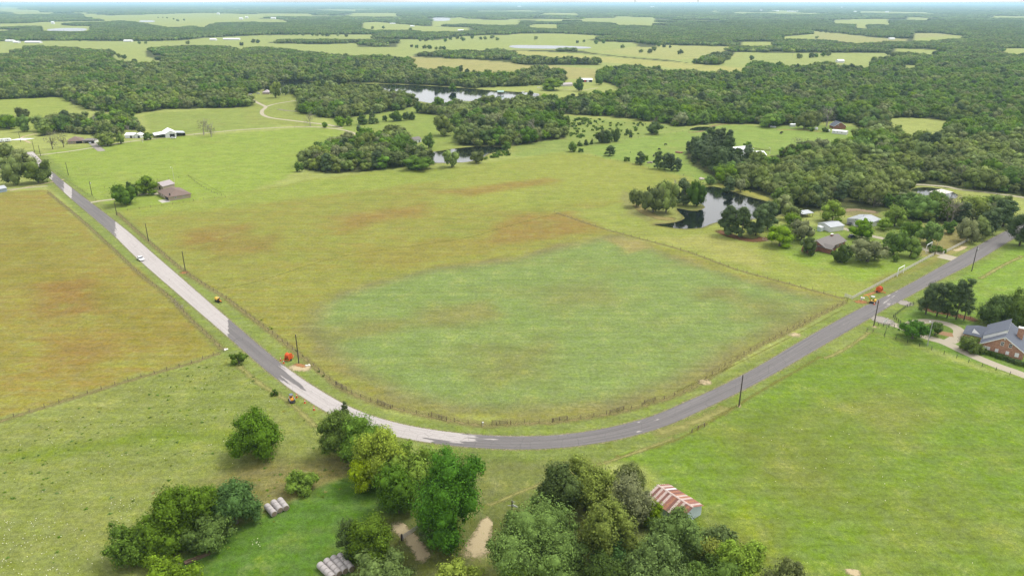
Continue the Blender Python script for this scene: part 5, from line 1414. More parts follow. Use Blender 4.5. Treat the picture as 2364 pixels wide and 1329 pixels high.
def building(name, label, cat, A, B, Wd, eave, ridge, wall, roof, kind='gable', axis='x', over=.45, open_sides='', group=None, seams=0, walls=True, L=None, fascia=None):
    """A,B: ground points of the near long wall; Wd depth away from the camera; children: wall, roof, ..."""
    A, B = Vector((A[0], A[1], 0)), Vector((B[0], B[1], 0)); d = B - A
    L = L or d.length; ang = math.atan2(d.y, d.x)
    root = empty(name, A, ang, label, cat, group)
    if axis == 'y' or kind == 'gable_y': pass
    t = .15
    wmb = MB()
    gx = (kind == 'gable' and axis == 'x'); gy = (kind == 'gable' and axis == 'y')
    def wallp(side):
        if side == 'f': poly = [(0, 0, 0), (L, 0, 0), (L, 0, eave)] + ([(L / 2, 0, ridge)] if gy else []) + [(0, 0, eave)]; nn_ = Vector((0, t, 0))
        if side == 'b': poly = [(L, Wd, 0), (0, Wd, 0), (0, Wd, eave)] + ([(L / 2, Wd, ridge)] if gy else []) + [(L, Wd, eave)]; nn_ = Vector((0, -t, 0))
        if side == 'l': poly = [(0, Wd - t, 0), (0, t, 0), (0, t, eave)] + ([(0, Wd / 2, ridge)] if gx else []) + [(0, Wd - t, eave)]; nn_ = Vector((t, 0, 0))
        if side == 'r': poly = [(L, t, 0), (L, Wd - t, 0), (L, Wd - t, eave)] + ([(L, Wd / 2, ridge)] if gx else []) + [(L, t, eave)]; nn_ = Vector((-t, 0, 0))
        n = len(poly); a = [Vector(q) for q in poly]; b = [q + nn_ for q in a]
        wmb.add(a + b, [tuple(range(n)), tuple(range(2 * n - 1, n - 1, -1))] + [(i, n + i, n + (i + 1) % n, (i + 1) % n) for i in range(n)])
    for s in 'fblr':
        if s not in open_sides: wallp(s)
    if wmb.v: wmb.build('wall', wall, root)
    if open_sides:
        pm = MB()
        for s in open_sides:
            k = max(2, int((L if s in 'fb' else Wd) / 4))
            for i in range(k + 1):
                x, y = {'f': (L * i / k, .1), 'b': (L * i / k, Wd - .1), 'l': (.1, Wd * i / k), 'r': (L - .1, Wd * i / k)}[s]
                pm.box((x, y, eave / 2), (.16, .16, eave))
        pm.build('post', M['timber'], root)
    r = MB(); e = over; z0 = eave + .06
    def sl(rise, run): return rise / run * e
    if gx:
        k = sl(ridge - eave, Wd / 2)
        a = [(-e, -e, z0 - k), (L + e, -e, z0 - k), (L + e, Wd / 2, ridge + .06), (-e, Wd / 2, ridge + .06)]
        b = [(-e, Wd / 2, ridge + .06), (L + e, Wd / 2, ridge + .06), (L + e, Wd + e, z0 - k), (-e, Wd + e, z0 - k)]
        slab(r, a); slab(r, b)
        if seams:
            sm = MB(); nS = int((L + 2 * e) / seams)
            for i in range(nS + 1):
                x = -e + .05 + (L + 2 * e - .1) * i / nS
                sm.beam((x, -e, z0 - k + .03), (x, Wd / 2, ridge + .09), .05); sm.beam((x, Wd / 2, ridge + .09), (x, Wd + e, z0 - k + .03), .05)
            sm.build('roof_seams', roof, root)
    elif gy:
        k = sl(ridge - eave, L / 2)
        a = [(-e, -e, z0 - k), (L / 2, -e, ridge + .06), (L / 2, Wd + e, ridge + .06), (-e, Wd + e, z0 - k)]
        b = [(L / 2, -e, ridge + .06), (L + e, -e, z0 - k), (L + e, Wd + e, z0 - k), (L / 2, Wd + e, ridge + .06)]
        slab(r, a); slab(r, b)
        if seams:
            sm = MB(); nS = int((Wd + 2 * e) / seams)
            for i in range(nS + 1):
                y = -e + .05 + (Wd + 2 * e - .1) * i / nS
                sm.beam((-e, y, z0 - k + .03), (L / 2, y, ridge + .09), .05); sm.beam((L / 2, y, ridge + .09), (L + e, y, z0 - k + .03), .05)
            sm.build('roof_seams', roof, root)
    elif kind == 'hip':
        m_ = min(L, Wd) / 2; k = sl(ridge - eave, m_)
        c = [(-e, -e, z0 - k), (L + e, -e, z0 - k), (L + e, Wd + e, z0 - k), (-e, Wd + e, z0 - k)]
        if L >= Wd: r1, r2 = (m_, Wd / 2, ridge), (L - m_, Wd / 2, ridge)
        else: r1, r2 = (L / 2, m_, ridge), (L / 2, Wd - m_, ridge)
        if L >= Wd: fs = [[c[0], c[1], r2, r1], [c[1], c[2], r2], [c[2], c[3], r1, r2], [c[3], c[0], r1]]
        else: fs = [[c[0], c[1], r1], [c[1], c[2], r2, r1], [c[2], c[3], r2], [c[3], c[0], r1, r2]]
        for f_ in fs: slab(r, f_)
    elif kind == 'shed':
        k = (ridge - eave) / Wd * e
        slab(r, [(-e, -e, z0 - k), (L + e, -e, z0 - k), (L + e, Wd + e, ridge + k), (-e, Wd + e, ridge + k)])
    ro = r.build('roof', roof, root)
    if fascia is not None:
        fm = MB()
        if gy:
            k = sl(ridge - eave, L / 2)
            for y in (-e - .03, Wd + e + .03):
                fm.beam((-e, y, z0 - k - .1), (L / 2, y, ridge - .04), .06, .24); fm.beam((L / 2, y, ridge - .04), (L + e, y, z0 - k - .1), .06, .24)
            for x in (-e - .04, L + e + .04): fm.box((x, Wd / 2, z0 - k - .1), (.06, Wd + 2 * e, .2))
        else:
            k = sl(ridge - eave, Wd / 2)
            fm.box((L / 2, -e - .04, z0 - k - .1), (L + 2 * e, .06, .2)); fm.box((L / 2, Wd + e + .04, z0 - k - .1), (L + 2 * e, .06, .2))
        fm.build('fascia', fascia, root)
    root['_L'] = L
    del root['_L']
    return root, L

# ---- rusty tin barn: every roof sheet its own
RUST = [mat('rust_sheet_%s' % n, c, .75, .30, 1.6, dirt=d, dirt_amt=a) for n, c, d, a in
        [('red', (.21, .085, .065), (.48, .36, .30), .5), ('brown', (.17, .075, .06), (.10, .05, .04), .6), ('pale', (.42, .34, .305), (.30, .12, .07), .7),
         ('orange', (.28, .125, .075), (.20, .08, .05), .6), ('tin', (.50, .50, .53), (.36, .24, .18), .25)]]
ra, rb = P(1520.7, 1117.2, 4.6), P(1598.9, 1166, 4.6); dr = (rb - ra); LB = dr.length; dr.normalize()
pn = Vector((-dr.y, dr.x, 0)); HW = 3.9
o_ = Vector((ra.x, ra.y, 0)) - pn * HW
barn = empty('tin_barn', o_, math.atan2(dr.y, dr.x), 'old tin barn with rust streaked roof at the edge of the woods', 'barn')
wb = MB(); EV, RG = 2.7, 4.2; LT = mat('pale_blue_tin_wall', (.46, .53, .58), .6, .08, 1.2, dirt=(.32, .32, .32), dirt_amt=.4)
for x, nx in ((0.1, 1), (LB - .1, -1)):
    poly = [(x, 0, 0), (x, 2 * HW, 0), (x, 2 * HW, EV), (x, HW, RG), (x, 0, EV)]
    q = [Vector(p) for p in poly]; w2 = [p + Vector((.08 * nx, 0, 0)) for p in q]
    wb.add(q + w2, [tuple(range(5)), tuple(range(9, 4, -1))] + [(i, 5 + i, 5 + (i + 1) % 5, (i + 1) % 5) for i in range(5)])
wb.box((LB / 2, .05, EV / 2), (LB - .6, .08, EV)); wb.box((LB / 2, 2 * HW - .05, EV / 2), (LB - .6, .08, EV))
wb.build('wall', LT, barn)
dd = MB(); dd.box((LB - .02, HW - 1.2, 1.1), (.07, 1.3, 2.2)); dd.build('door', mat('grey_blue_tin_door', (.36, .42, .47), .6, .1, 2), barn)
nsh = 16; pat_f = [2, 1, 2, 0, 2, 1, 2, 0, 3, 1, 2, 0, 2, 1, 3, 1]; pat_b = [0, 2, 0, 4, 1, 3, 1, 3, 2, 3, 2, 0, 3, 0, 2, 0]
rr_ = random.Random(9)
for k in range(nsh):
    x0 = -.3 + (LB + .6) * k / nsh; x1 = -.3 + (LB + .6) * (k + 1) / nsh
    for sgn, pat in ((0, pat_f), (1, pat_b)):
        mb = MB(); e = .45 + rr_.uniform(-.12, .12); n = 4
        for j in range(n):       # corrugations
            a = x0 + (x1 - x0) * j / n; b = x0 + (x1 - x0) * (j + 1) / n; zz = .035 if j % 2 else .0
            yl, yh = (-e, HW) if sgn == 0 else (2 * HW + e, HW); zl = EV + .08 - (RG - EV) / HW * e + zz; zh = RG + .08 + zz
            slab(mb, [(a, yl, zl), (b, yl, zl), (b, yh, zh), (a, yh, zh)] if sgn == 0 else [(b, yl, zl), (a, yl, zl), (a, yh, zh), (b, yh, zh)], .03)
        mb.build('roof_sheet', RUST[pat[k]], barn)
rc = MB()
for k in range(7):
    x0 = -.3 + (LB + .6) * k / 7; x1 = x0 + (LB + .6) / 7 - .02
    for s in (-1, 1):
        q = [(x0, HW, RG + .17), (x1, HW, RG + .17), (x1, HW + s * .28, RG + .06), (x0, HW + s * .28, RG + .06)]
        slab(rc, q if s < 0 else q[::-1], .02)
rc.build('ridge_cap', RUST[2], barn)
pu = MB()
for k in range(9): pu.box((-.42, 1 + k * .72, EV + (RG - EV) * (1 - abs(1 + k * .72 - HW) / HW) - .02), (.5, .09, .09))
pu.build('rafter_end', M['palewood'], barn)

# ---- brick gable house at the right edge
L_, R_ = P(2262, 808), P(2360, 831)
gh, GL = building('brick_house', 'orange brick house with slate blue roof and white dormer at the right edge', 'house', L_, R_, 15.5, 2.9, 7.0, M['brick'], M['shingle_blue'], 'gable', 'y', .5, fascia=M['trim'])
for u, z, w, h, dk in [(GL * .47, 4.35, 1.0, 1.5, True), (GL * .66, 4.2, 1.0, 1.5, True), (GL * .10, 1.5, 1.0, 1.2, False), (GL * .18, 1.5, 1.0, 1.2, False), (GL * .38, 1.4, 1.0, 1.2, False), (GL * .63, 1.35, 1.0, 1.2, False), (GL * .85, 1.4, 1.2, 1.5, False)]:
    window(gh, (u, 0, z), w, h, 'f', 2, dk)
mb = MB(); mb.lathe([(.28, -.06), (.28, .06)], 12, (0, 0, 0), 'Y'); g_ = mb.build('gable_vent', M['trim'], gh); g_.location = (GL / 2, -.02, 6.1)
mb = MB(); mb.box((GL * .80, 9.0, 4.2), (1.9, 1.3, 8.0)); ch = mb.build('chimney', M['brick'], gh)
mb = MB(); mb.box((GL * .80, 9.0, 8.32), (2.1, 1.5, .25)); mb.build('chimney_cap', M['trim'], ch)
# long white dormer on the left slope
dz = lambda u, off=0: 2.9 + (7.0 - 2.9) * (u / (GL / 2)) + off
U2, v0_ = GL / 2, 3.6
mb = MB(); slab(mb, [(-.3, v0_, dz(-.3, 1.55)), (U2 + .2, v0_, dz(U2, 1.55)), (U2 + .2, 15.8, dz(U2, 1.55)), (-.3, 15.8, dz(-.3, 1.55))], .14); dm = mb.build('raised_roof', M['shingle_blue'], gh)
mb = MB(); slab(mb, [(-.2, v0_ + .1, dz(-.2, 1.38)), (U2, v0_ + .1, dz(U2, 1.38)), (U2, v0_ + .2, dz(U2, 1.38)), (-.2, v0_ + .2, dz(-.2, 1.38))], 1.35); mb.box((U2 + .1, 9.6, dz(U2, .7)), (.1, 12.0, 1.4)); mb.build('clerestory_wall', M['trim'], dm)
# hipped wing on the left
mb = MB(); wx0, wx1, wy0, wy1 = -6.2, 2.0, 5.5, 14.5; my = (wy0 + wy1) / 2
mb.box(((wx0 + -.02) / 2, my, 1.4), (-wx0 - .2, wy1 - wy0 - .8, 2.8)); mb.build('wing_wall', M['brick'], gh)
mb = MB(); z0, z1 = 2.75, 5.4
slab(mb, [(wx0 - .4, wy0, z0), (wx1, wy0, z0 + .0), (4.2, my, z1), (wx0 + 3.6, my, z1)]); slab(mb, [(wx1, wy1, z0), (wx0 - .4, wy1, z0), (wx0 + 3.6, my, z1), (4.2, my, z1)]); slab(mb, [(wx0 - .4, wy1, z0), (wx0 - .4, wy0, z0), (wx0 + 3.6, my, z1)])
wr = mb.build('wing_roof', M['shingle_blue'], gh)
mb = MB(); q = [(wx0 + 2.2, wy0 + 1.0, 3.3), (wx0 + 4.8, wy0 + 1.0, 3.3), (wx0 + 2.6, wy0 + 1.0, 4.8)]; slab(mb, [(a, b + (0 if i < 2 else .6), c) for i, (a, b, c) in enumerate(q)], .1); mb.build('dormer_gable', M['trim'], wr)
# clipped hedge along the gable wall: one box bush after another
HEDGE = []
def hedge_mesh(seed, L, w, h, leafm='dark'):
    r = np.random.default_rng(seed); n = 1400; p = r.uniform(-.5, .5, (n, 3)); ax = r.integers(0, 3, n); sg = np.where(r.random(n) < .5, -.5, .5)
    sg[ax == 2] = .5; p[np.arange(n), ax] = sg; nr = np.zeros((n, 3)); nr[np.arange(n), ax] = np.sign(sg); p = p * np.array([L, w, h]) + np.array([0, 0, h / 2]) + r.normal(size=(n, 3)) * .06
    nr += r.normal(size=(n, 3)) * .4; nr /= np.linalg.norm(nr, axis=1)[:, None]; t1 = np.cross(nr, r.normal(size=(n, 3))); t1 /= np.linalg.norm(t1, axis=1)[:, None]; t2 = np.cross(nr, t1); s = r.uniform(.10, .2, (n, 1))
    co = np.stack([p + t1 * s, p + t2 * s, p - t1 * s, p - t2 * s], 1).reshape(-1, 3)
    b = len(co); bx = np.array([(sx * L * .47, sy * w * .47, z) for z in (0, h * .95) for sx, sy in ((-1, -1), (1, -1), (1, 1), (-1, 1))]); co = np.vstack([co, bx])
    fs = np.vstack([np.arange(n * 4).reshape(-1, 4), np.array([(0, 3, 2, 1), (4, 5, 6, 7), (0, 1, 5, 4), (1, 2, 6, 5), (2, 3, 7, 6), (3, 0, 4, 7)]) + b])
    me = np_mesh('hedge', co, fs); me.materials.append(LEAF[leafm]); return me
hm = hedge_mesh(1, 3.6, 1.2, 1.3)
gd = (R_ - L_).normalized(); gang = math.atan2(gd.y, gd.x)
for (px, py, t_) in [(2262,812,'leftmost block of the clipped hedge below the brick gable'), (2280,818,'second block of the clipped hedge below the brick gable'), (2302,824,'third block of the clipped hedge below the brick gable'), (2313,829,'fourth block of the clipped hedge below the brick gable'), (2339,837,'block of clipped hedge right of the gap near the house corner'), (2355,843,'last block of the clipped hedge at the picture edge')]:
    o = bpy.data.objects.new('hedge_block', hm); COL.objects.link(o); o.location = P(px, py); o.rotation_euler = (0, 0, gang); tag(o, t_, 'hedge', 'clipped hedge blocks below the brick gable')

# ---- brown roofed house by the left road
a, b = P(391, 464), P(441, 456)
h1, L1 = building('ranch_house', 'low tan house with brown hipped roof at the end of the pale drive', 'house', a, b, 21, 2.7, 5.2, M['tan'], M['shingle_brown'], 'hip', over=.7)
panel(h1, 'painted_garage_shade', (0, 4.2, 1.25), 5.5, 2.3, 'l', M['dark']); window(h1, (4, 0, 1.6), 1.2, .9, 'f'); window(h1, (9, 0, 1.6), 1.2, .9, 'f')  # garage opening is a flat dark panel, its shade painted on the wall
window(h1, (0, 10.5, 1.6), 1.4, 1.1, 'l'); window(h1, (0, 14.5, 1.6), 1.4, 1.1, 'l')
mb = MB(); mb.box((1.2, 1.2, 3.6), (.6, .6, 1.6)); mb.build('chimney', M['dark'], h1)
mb = MB(); slab(mb, [(-5, 6, .06), (0, 6, .06), (0, -2.2, .06), (-5, -2.2, .06)][::-1], .06); o = mb.build('apron', M['concrete'], h1)
s1, _ = building('workshop', 'mauve roofed shed behind the low tan house', 'shed', P(377, 439), P(404, 432), 9, 2.6, 4.6, M['tan'], M['mauve'], 'gable', 'x', .4, seams=1.0)
panel(s1, 'door', (0, 3, 1.1), 1.2, 2.1, 'l', M['dark']); 
# ---- ranch house with red brick on the right, garage, sheds
a, b = P(1886, 578), P(1949, 571); a = P(1904, 583)
dirv = Vector((12.8, 10.2, 0)).normalized(); a0 = P(1904, 583)
h3, L3 = building('ranch_house', 'red brick ranch house with grey brown roof and a brick chimney', 'house', a0, a0 + dirv * 19, 9.5, 2.6, 4.9, M['brickred'], M['shingle_grey'], 'gable', 'x', .6, L=19)
mb = MB(); wz = 2.45
mb.box((2.2, -1.6, 1.25), (4.4, 3.2, 2.5)); mb.build('front_wing_wall', M['brickred'], h3)
mb = MB(); slab(mb, [(-.5, -3.6, 2.5), (2.2, -3.6, 3.9), (2.2, 4, 3.9), (-.5, 4, 2.5)]); slab(mb, [(2.2, -3.6, 3.9), (4.9, -3.6, 2.5), (4.9, 4, 2.5), (2.2, 4, 3.9)]); mb.build('front_wing_roof', M['shingle_grey'], h3)
mb = MB(); mb.box((13.6, 4.75, 4.5), (1.5, .9, 2.6)); c3 = mb.build('chimney', M['brickred'], h3); mb = MB(); mb.box((13.6, 4.75, 5.88), (1.7, 1.1, .15)); mb.build('chimney_cap', M['trim'], c3)
window(h3, (7.5, 0, 1.5), 1.6, 1.2, 'f'); window(h3, (12, 0, 1.5), 1.6, 1.2, 'f'); window(h3, (16, 0, 1.5), 1.2, 1.2, 'f'); window(h3, (1.2, -3.2, 1.4), .8, 1.2, 'f'); panel(h3, 'door', (9.6, 0, 1.05), 1.0, 2.1, 'f', M['dark'])
mb = MB(); slab(mb, [(-7.5, 3.5, 2.5), (0, 3.5, 2.5), (0, 8.5, 3.6), (-7.5, 8.5, 3.6)]); mb.build('rear_roof', M['shingle_grey'], h3)
mb = MB(); mb.box((-3.7, 6.0, 1.15), (7.2, 4.6, 2.3)); mb.build('rear_wall', M['brickred'], h3)
# the white garage
ga, gb = P(1914, 535.5), P(1933, 528)
g1, LG = building('garage', 'white metal garage with a double roll door beside the ranch house', 'garage', P(1887, 526), P(1914, 535.5), 9.5, 2.8, 3.9, M['white'], M['greyroof'], 'gable', 'y', .35, seams=1.2, L=9.0)
panel(g1, 'roll_door', (9.0, 4.7, 1.25), 6.4, 2.4, 'r', M['trim']); window(g1, (4.6, 0, 1.7), .9, .8, 'f')
g2, LG2 = building('metal_shed', 'larger pale metal shed with low gable roof behind the ranch house', 'shed', P(1954, 517), P(1984, 524), 13.5, 3.1, 4.3, M['greymetal'], M['greyroof'], 'gable', 'y', .35, seams=1.2, L=12)
panel(g2, 'roll_door', (12, 7, 1.5), 6.5, 2.8, 'r', M['trim']); panel(g2, 'door', (4.6, 0, 1.05), 1.0, 2.1, 'f', M['trim']); panel(g2, 'bay_door', (9.0, 0, 1.3), 3.2, 2.5, 'f', M['white'])
mb = MB(); mb.tube([(5, 8, 3.8), (5, 8, 5.0)], .12, 8); mb.build('flue', M['steel'], g2)
mb = MB(); mb.box((0, 0, 1.1), (2.2, 2.2, 2.2)); bt = mb.build('garden_shed', mat('pale_mint_panels', (.42, .52, .50), .6, .06, 1), None); bt.location = P(1893, 533); bt.rotation_euler = (0, 0, .4); tag(bt, 'small pale mint shed against the white garage', 'shed')
mb = MB(); slab(mb, [(-1.25, -1.3, 2.25), (1.25, -1.3, 2.25), (1.25, 1.3, 2.75), (-1.25, 1.3, 2.75)]); mb.build('roof', M['greymetal'], bt)
mb = MB(); mb.box((0, -1.13, 1.0), (.9, .05, 1.9)); mb.build('door', M['trim'], bt)
cp, _ = building('carport', 'open carport with pale roof beyond the bright green tree', 'carport', P(1852, 503), P(1876, 500), 4.5, 2.3, 2.9, M['greymetal'], M['greyroof'], 'shed', open_sides='flr', over=.3)
# ---- white roofed farm beside the pine wood
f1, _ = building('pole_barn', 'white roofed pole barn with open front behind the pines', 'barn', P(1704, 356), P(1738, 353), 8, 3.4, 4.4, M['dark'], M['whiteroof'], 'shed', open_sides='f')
f2, _ = building('pole_barn', 'wider white roofed barn next to the dark blue house roof', 'barn', P(1722, 367), P(1768, 367), 16, 3.2, 4.8, M['white'], M['whiteroof'], 'gable', 'x', .5)
f3, _ = building('farmhouse', 'house with dark slate blue roof in front of the white barn', 'house', P(1741, 389), P(1777, 384), 12, 2.8, 6.2, M['brick'], M['shingle_blue'], 'hip', over=.6)
mb = MB(); mb.box((1.0, 1.5, 3.4), (1.1, 1.1, 5.4)); mb.build('chimney', M['brick'], f3)
# ---- farmyard beyond the pasture
mh, Lm = building('mobile_home', 'long white mobile home at the far edge of the cow pasture', 'mobile home', P(1920, 308), P(1953, 311.5), 5.5, 2.8, 3.5, M['white'], M['whiteroof'], 'gable', 'x', .2)
for q in (2, 5, 9): window(mh, (q, 0, 1.6), 1.1, .9, 'f')
bh, _ = building('farmhouse', 'brick house with blue grey gables behind the white mobile home', 'house', P(1925, 298), P(1952, 298), 11, 2.8, 6.5, M['brickred'], M['shingle_blue'], 'gable', 'y', .5, fascia=M['trim'])
window(bh, (4, 0, 3.6), 1.2, 1.2, 'f')
ws, _ = building('field_shed', 'little white shed under the farmyard oaks', 'shed', P(1825, 293), P(1837, 293), 3.5, 2.3, 2.9, M['white'], M['whiteroof'], 'gable', 'x', .2)
mb = MB(); mb.lathe([(.2, 0), (1.6, .02), (1.7, 1.2), (1.6, 2.1), (1.0, 2.5), (.2, 2.6)], 16); tk_ = mb.build('water_tank', M['white'], None, True); tk_.location = P(1884, 300); tag(tk_, 'round pale water tank in the farmyard', 'water tank')
mb = MB(); mb.box((0, 0, 1.9), (.5, .5, .4)); mb.build('hatch', M['greymetal'], tk_).location = (0, 0, .7)
mb = MB(); mb.lathe([(.2, 0), (1.4, .02), (1.5, 1.6), (1.2, 2.2), (.2, 2.4)], 16); tk2 = mb.build('water_tank', M['white'], None, True); tk2.location = P(1912, 305); tag(tk2, 'pale round tank left of the mobile home', 'water tank')
for i, px in enumerate((1780, 1784.5, 1789)):
    mb = MB(); mb.box((0, 0, .6), (1.8, 1.0, 1.2)); mb.box((0, 0, 1.25), (1.9, 1.1, .1)); o = mb.build('feed_bin', M['white'], None, bevel=.1); o.location = P(px, 294 + i * .3)
    tag(o, ['leftmost', 'middle', 'rightmost'][i] + ' white feed bin at the foot of the far trees', 'bin', 'feed bins at the pasture edge')
# ---- left farm
wbarn, LW = building('white_barn', 'white metal barn with open bays beside the farm lane', 'barn', P(383, 318.5), P(408, 316.5), 20, 3.6, 6.2, M['white'], M['whiteroof'], 'gable', 'y', .4, seams=1.5)
panel(wbarn, 'painted_bay_shade', (LW * .62, 0, 1.6), 4.2, 3.1, 'f', M['dark'], .02)  # no recess: a dark panel paints the shade inside the open front
mb = MB(); slab(mb, [(-9, 2, 2.6), (0, 2, 3.55), (0, 18, 3.55), (-9, 18, 2.6)]); lt = mb.build('lean_to_roof', M['whiteroof'], wbarn)
mb = MB()
for y in (2.2, 7.4, 12.6, 17.8): mb.box((-8.8, y, 1.25), (.2, .2, 2.5))
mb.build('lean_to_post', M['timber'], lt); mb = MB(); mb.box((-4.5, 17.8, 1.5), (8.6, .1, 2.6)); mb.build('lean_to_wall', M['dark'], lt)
mb = MB(); slab(mb, [(LW, 3, 3.6), (LW + 8, 3, 2.8), (LW + 8, 16, 2.8), (LW, 16, 3.6)]); rt = mb.build('side_roof', M['greyroof'], wbarn)
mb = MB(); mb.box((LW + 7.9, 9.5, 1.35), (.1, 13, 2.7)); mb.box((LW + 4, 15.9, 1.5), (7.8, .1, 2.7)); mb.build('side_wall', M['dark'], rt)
for i, (x, y) in enumerate(((289, 319), (311, 319))):
    s_, l_ = building('white_shed', ('left' if i == 0 else 'right') + ' one of the two white sheds under the reddish dead tree', 'shed', P(x, y), P(x + (20 if i == 0 else 14), y), 9 if i == 0 else 7, 2.7, 4.2, M['white'], M['whiteroof'], 'gable', 'y' if i else 'x', .4)
    panel(s_, 'door', (l_ * .7, 0, 1.1), 1.8, 2.1, 'f', M['dark'])
h8, L8 = building('ranch_house', 'brown roofed ranch house under the trees of the left farm', 'house', P(158, 333), P(190, 331), 13, 2.7, 5.4, M['tan'], M['shingle_brown'], 'hip', over=.8)
window(h8, (3, 0, 1.5), 1.4, 1, 'f'); panel(h8, 'painted_porch_shade', (L8 * .78, 0, 1.2), 4.6, 2.2, 'f', M['dark'])  # porch shade painted as a flat dark panel on the front wall
h9, _ = building('carport', 'carport with grey roof joined to the brown ranch house', 'carport', P(193, 331), P(218, 331), 7, 2.5, 3.2, M['trim'], M['shingle_grey'], 'shed', open_sides='f')
hut, LH = building('white_house', 'small white house with grey roof beside the central pond', 'house', P(956, 331), P(973, 328), 7, 2.8, 4.6, M['white'], M['shingle_grey'], 'gable', 'x', .4)
window(hut, (LH * .35, 0, 1.5), 1, 1.2, 'f'); panel(hut, 'door', (LH * .7, 0, 1.05), .9, 2.0, 'f', M['dark'])
lb, LL = building('lake_barn', 'white roofed barn with red centre doors by the lake', 'barn', P(1341, 190), P(1367, 190), 12, 3.6, 5.4, M['dark'], M['whiteroof'], 'gable', 'x', .6)
panel(lb, 'red_door', (LL * .38, 0, 1.7), 2.8, 3.2, 'f', M['red']); panel(lb, 'white_door', (LL * .62, 0, 1.7), 3.6, 3.2, 'f', M['trim'])
lh, _ = building('lake_house', 'tan roofed house on the lake shore at the end of the drive', 'house', P(606, 218), P(622, 218), 11, 2.8, 5.6, M['tan'], M['mauve'], 'hip', over=.6)
lw, _ = building('lawn_house', 'dim cottage between the trees on the lake lawn', 'house', P(1300, 200), P(1322, 199), 9, 2.7, 5, M['palewood'], M['mauve'], 'gable', 'x', .5)
bo = empty('boat_dock', P(1149, 218), .1, 'small green roofed boat dock standing in the lake', 'boathouse')
mb = MB(); mb.box((4, 3, .5), (8, 6, .25)); mb.build('deck', M['timber'], bo)
mb = MB(); [mb.box((x, y, 1.6), (.2, .2, 3.2)) for x in (.3, 4, 7.7) for y in (.3, 5.7)]; mb.build('post', M['timber'], bo)
mb = MB(); slab(mb, [(-.5, -.5, 3.1), (8.5, -.5, 3.1), (8.5, 3, 4.8), (-.5, 3, 4.8)]); slab(mb, [(-.5, 3, 4.8), (8.5, 3, 4.8), (8.5, 6.5, 3.1), (-.5, 6.5, 3.1)]); mb.build('roof', M['greenroof'], bo)
mb = MB(); mb.beam((8, 4, .5), (24, 10, .5), 1.4, .15); mb.build('gangway', M['timber'], bo)
pb, LP_ = building('boathouse', 'flat tin roofed boathouse over the dark pond on the right', 'boathouse', P(2170, 457), P(2197, 451), 7, 2.2, 2.6, M['dark'], M['palewood'], 'shed', open_sides='flr', over=.4)
ls, _ = building('tin_shed', 'low grey blue shed at the left edge beyond the rusty field', 'shed', P(-30, 450), P(17, 442), 8, 2.4, 3.6, mat('blue_grey_tin', (.24, .30, .36), .5, .1, 1), M['greyroof'], 'gable', 'x', .3)
gr, _ = building('cottage', 'grey roofed cottage hidden under the oaks at the left edge', 'house', P(-20, 392), P(34, 386), 10, 2.6, 4.8, M['palewood'], M['mauve'], 'hip', over=.5)
# hay barn / buildings far away
FAR = [(12,97,30,92.5,'shed roofs'),(30,100,42,97,0),(57,100,92,98,0),(484,94,498,93,0),(515,93,552,92,0),(285,97,303,96.5,0),(900,56,912,55.5,0),(947,62,956,61.8,0),(1057,72,1070,71.5,0),(997,38,1002,37.8,0),(1675,57,1686,56.5,0),(1756,56,1766,55.8,0),(2054,92,2066,91.8,0),(1935,145,1949,144.5,0),(2037,168,2046,167.5,0),(2224,176,2236,175.5,0),(2230,173,2240,172.5,0),(2216,45,2224,44.8,0),(2045,29,2052,28.8,0),(1783,27,1797,26.8,0),(1818,28,1830,27.8,0),(1836,28,1845,27.8,0),(1942,19.5,1946,19.5,0),(1502,18.3,1514,18.3,0),(552,46,560,45.8,0),(566,43,572,43,0),(625,45,636,45,0),(118,56,124,56,0),(500,34,506,34,0),(1972,30,1977,30,0),(545,10.5,556,10.5,0),(570,10.8,580,10.8,0),(800,11.5,812,11.5,0),(885,11,893,11,0),(1195,17,1204,17,0),(1755,26.8,1760,26.8,0)]
FL = ['white farm shed far off among the fields', 'cream farm building far off among the fields']
for i, (x0, y0, x1, y1, _u) in enumerate(FAR):
    A, B = P(x0, y0), P(x1, y0); 
    if (B - A).length > 60: B = A + (B - A).normalized() * (60 if A.y < 6000 else 90)
    sc_ = max(1.0, A.y / 5200)
    building('farm_building', FL[0], 'building', A, B, 14 * sc_, 4.0 * sc_ + (0 if i < 22 else 6), 6.0 * sc_ + (0 if i < 22 else 8), M['white'], M['whiteroof'], 'gable', 'x', .6, group='white farm buildings in the far distance')
for px, lab in ((1466, 'pale water tower on the horizon right of centre'), (1611, 'thin water tower on the horizon, farther right')):
    A = P(px, 13.5); s_ = A.y / 9000
    e = empty('water_tower', A, 0, lab, 'water tower')
    mb = MB(); mb.lathe([(1, 44 * s_), (9 * s_, 47 * s_), (11 * s_, 52 * s_), (9 * s_, 57 * s_), (1, 60 * s_)], 12); mb.build('tank', M['white'], e, True)
    mb = MB(); mb.lathe([(5 * s_, 0), (2.2 * s_, 8 * s_), (2 * s_, 46 * s_)], 10); mb.build('stem', M['white'], e)

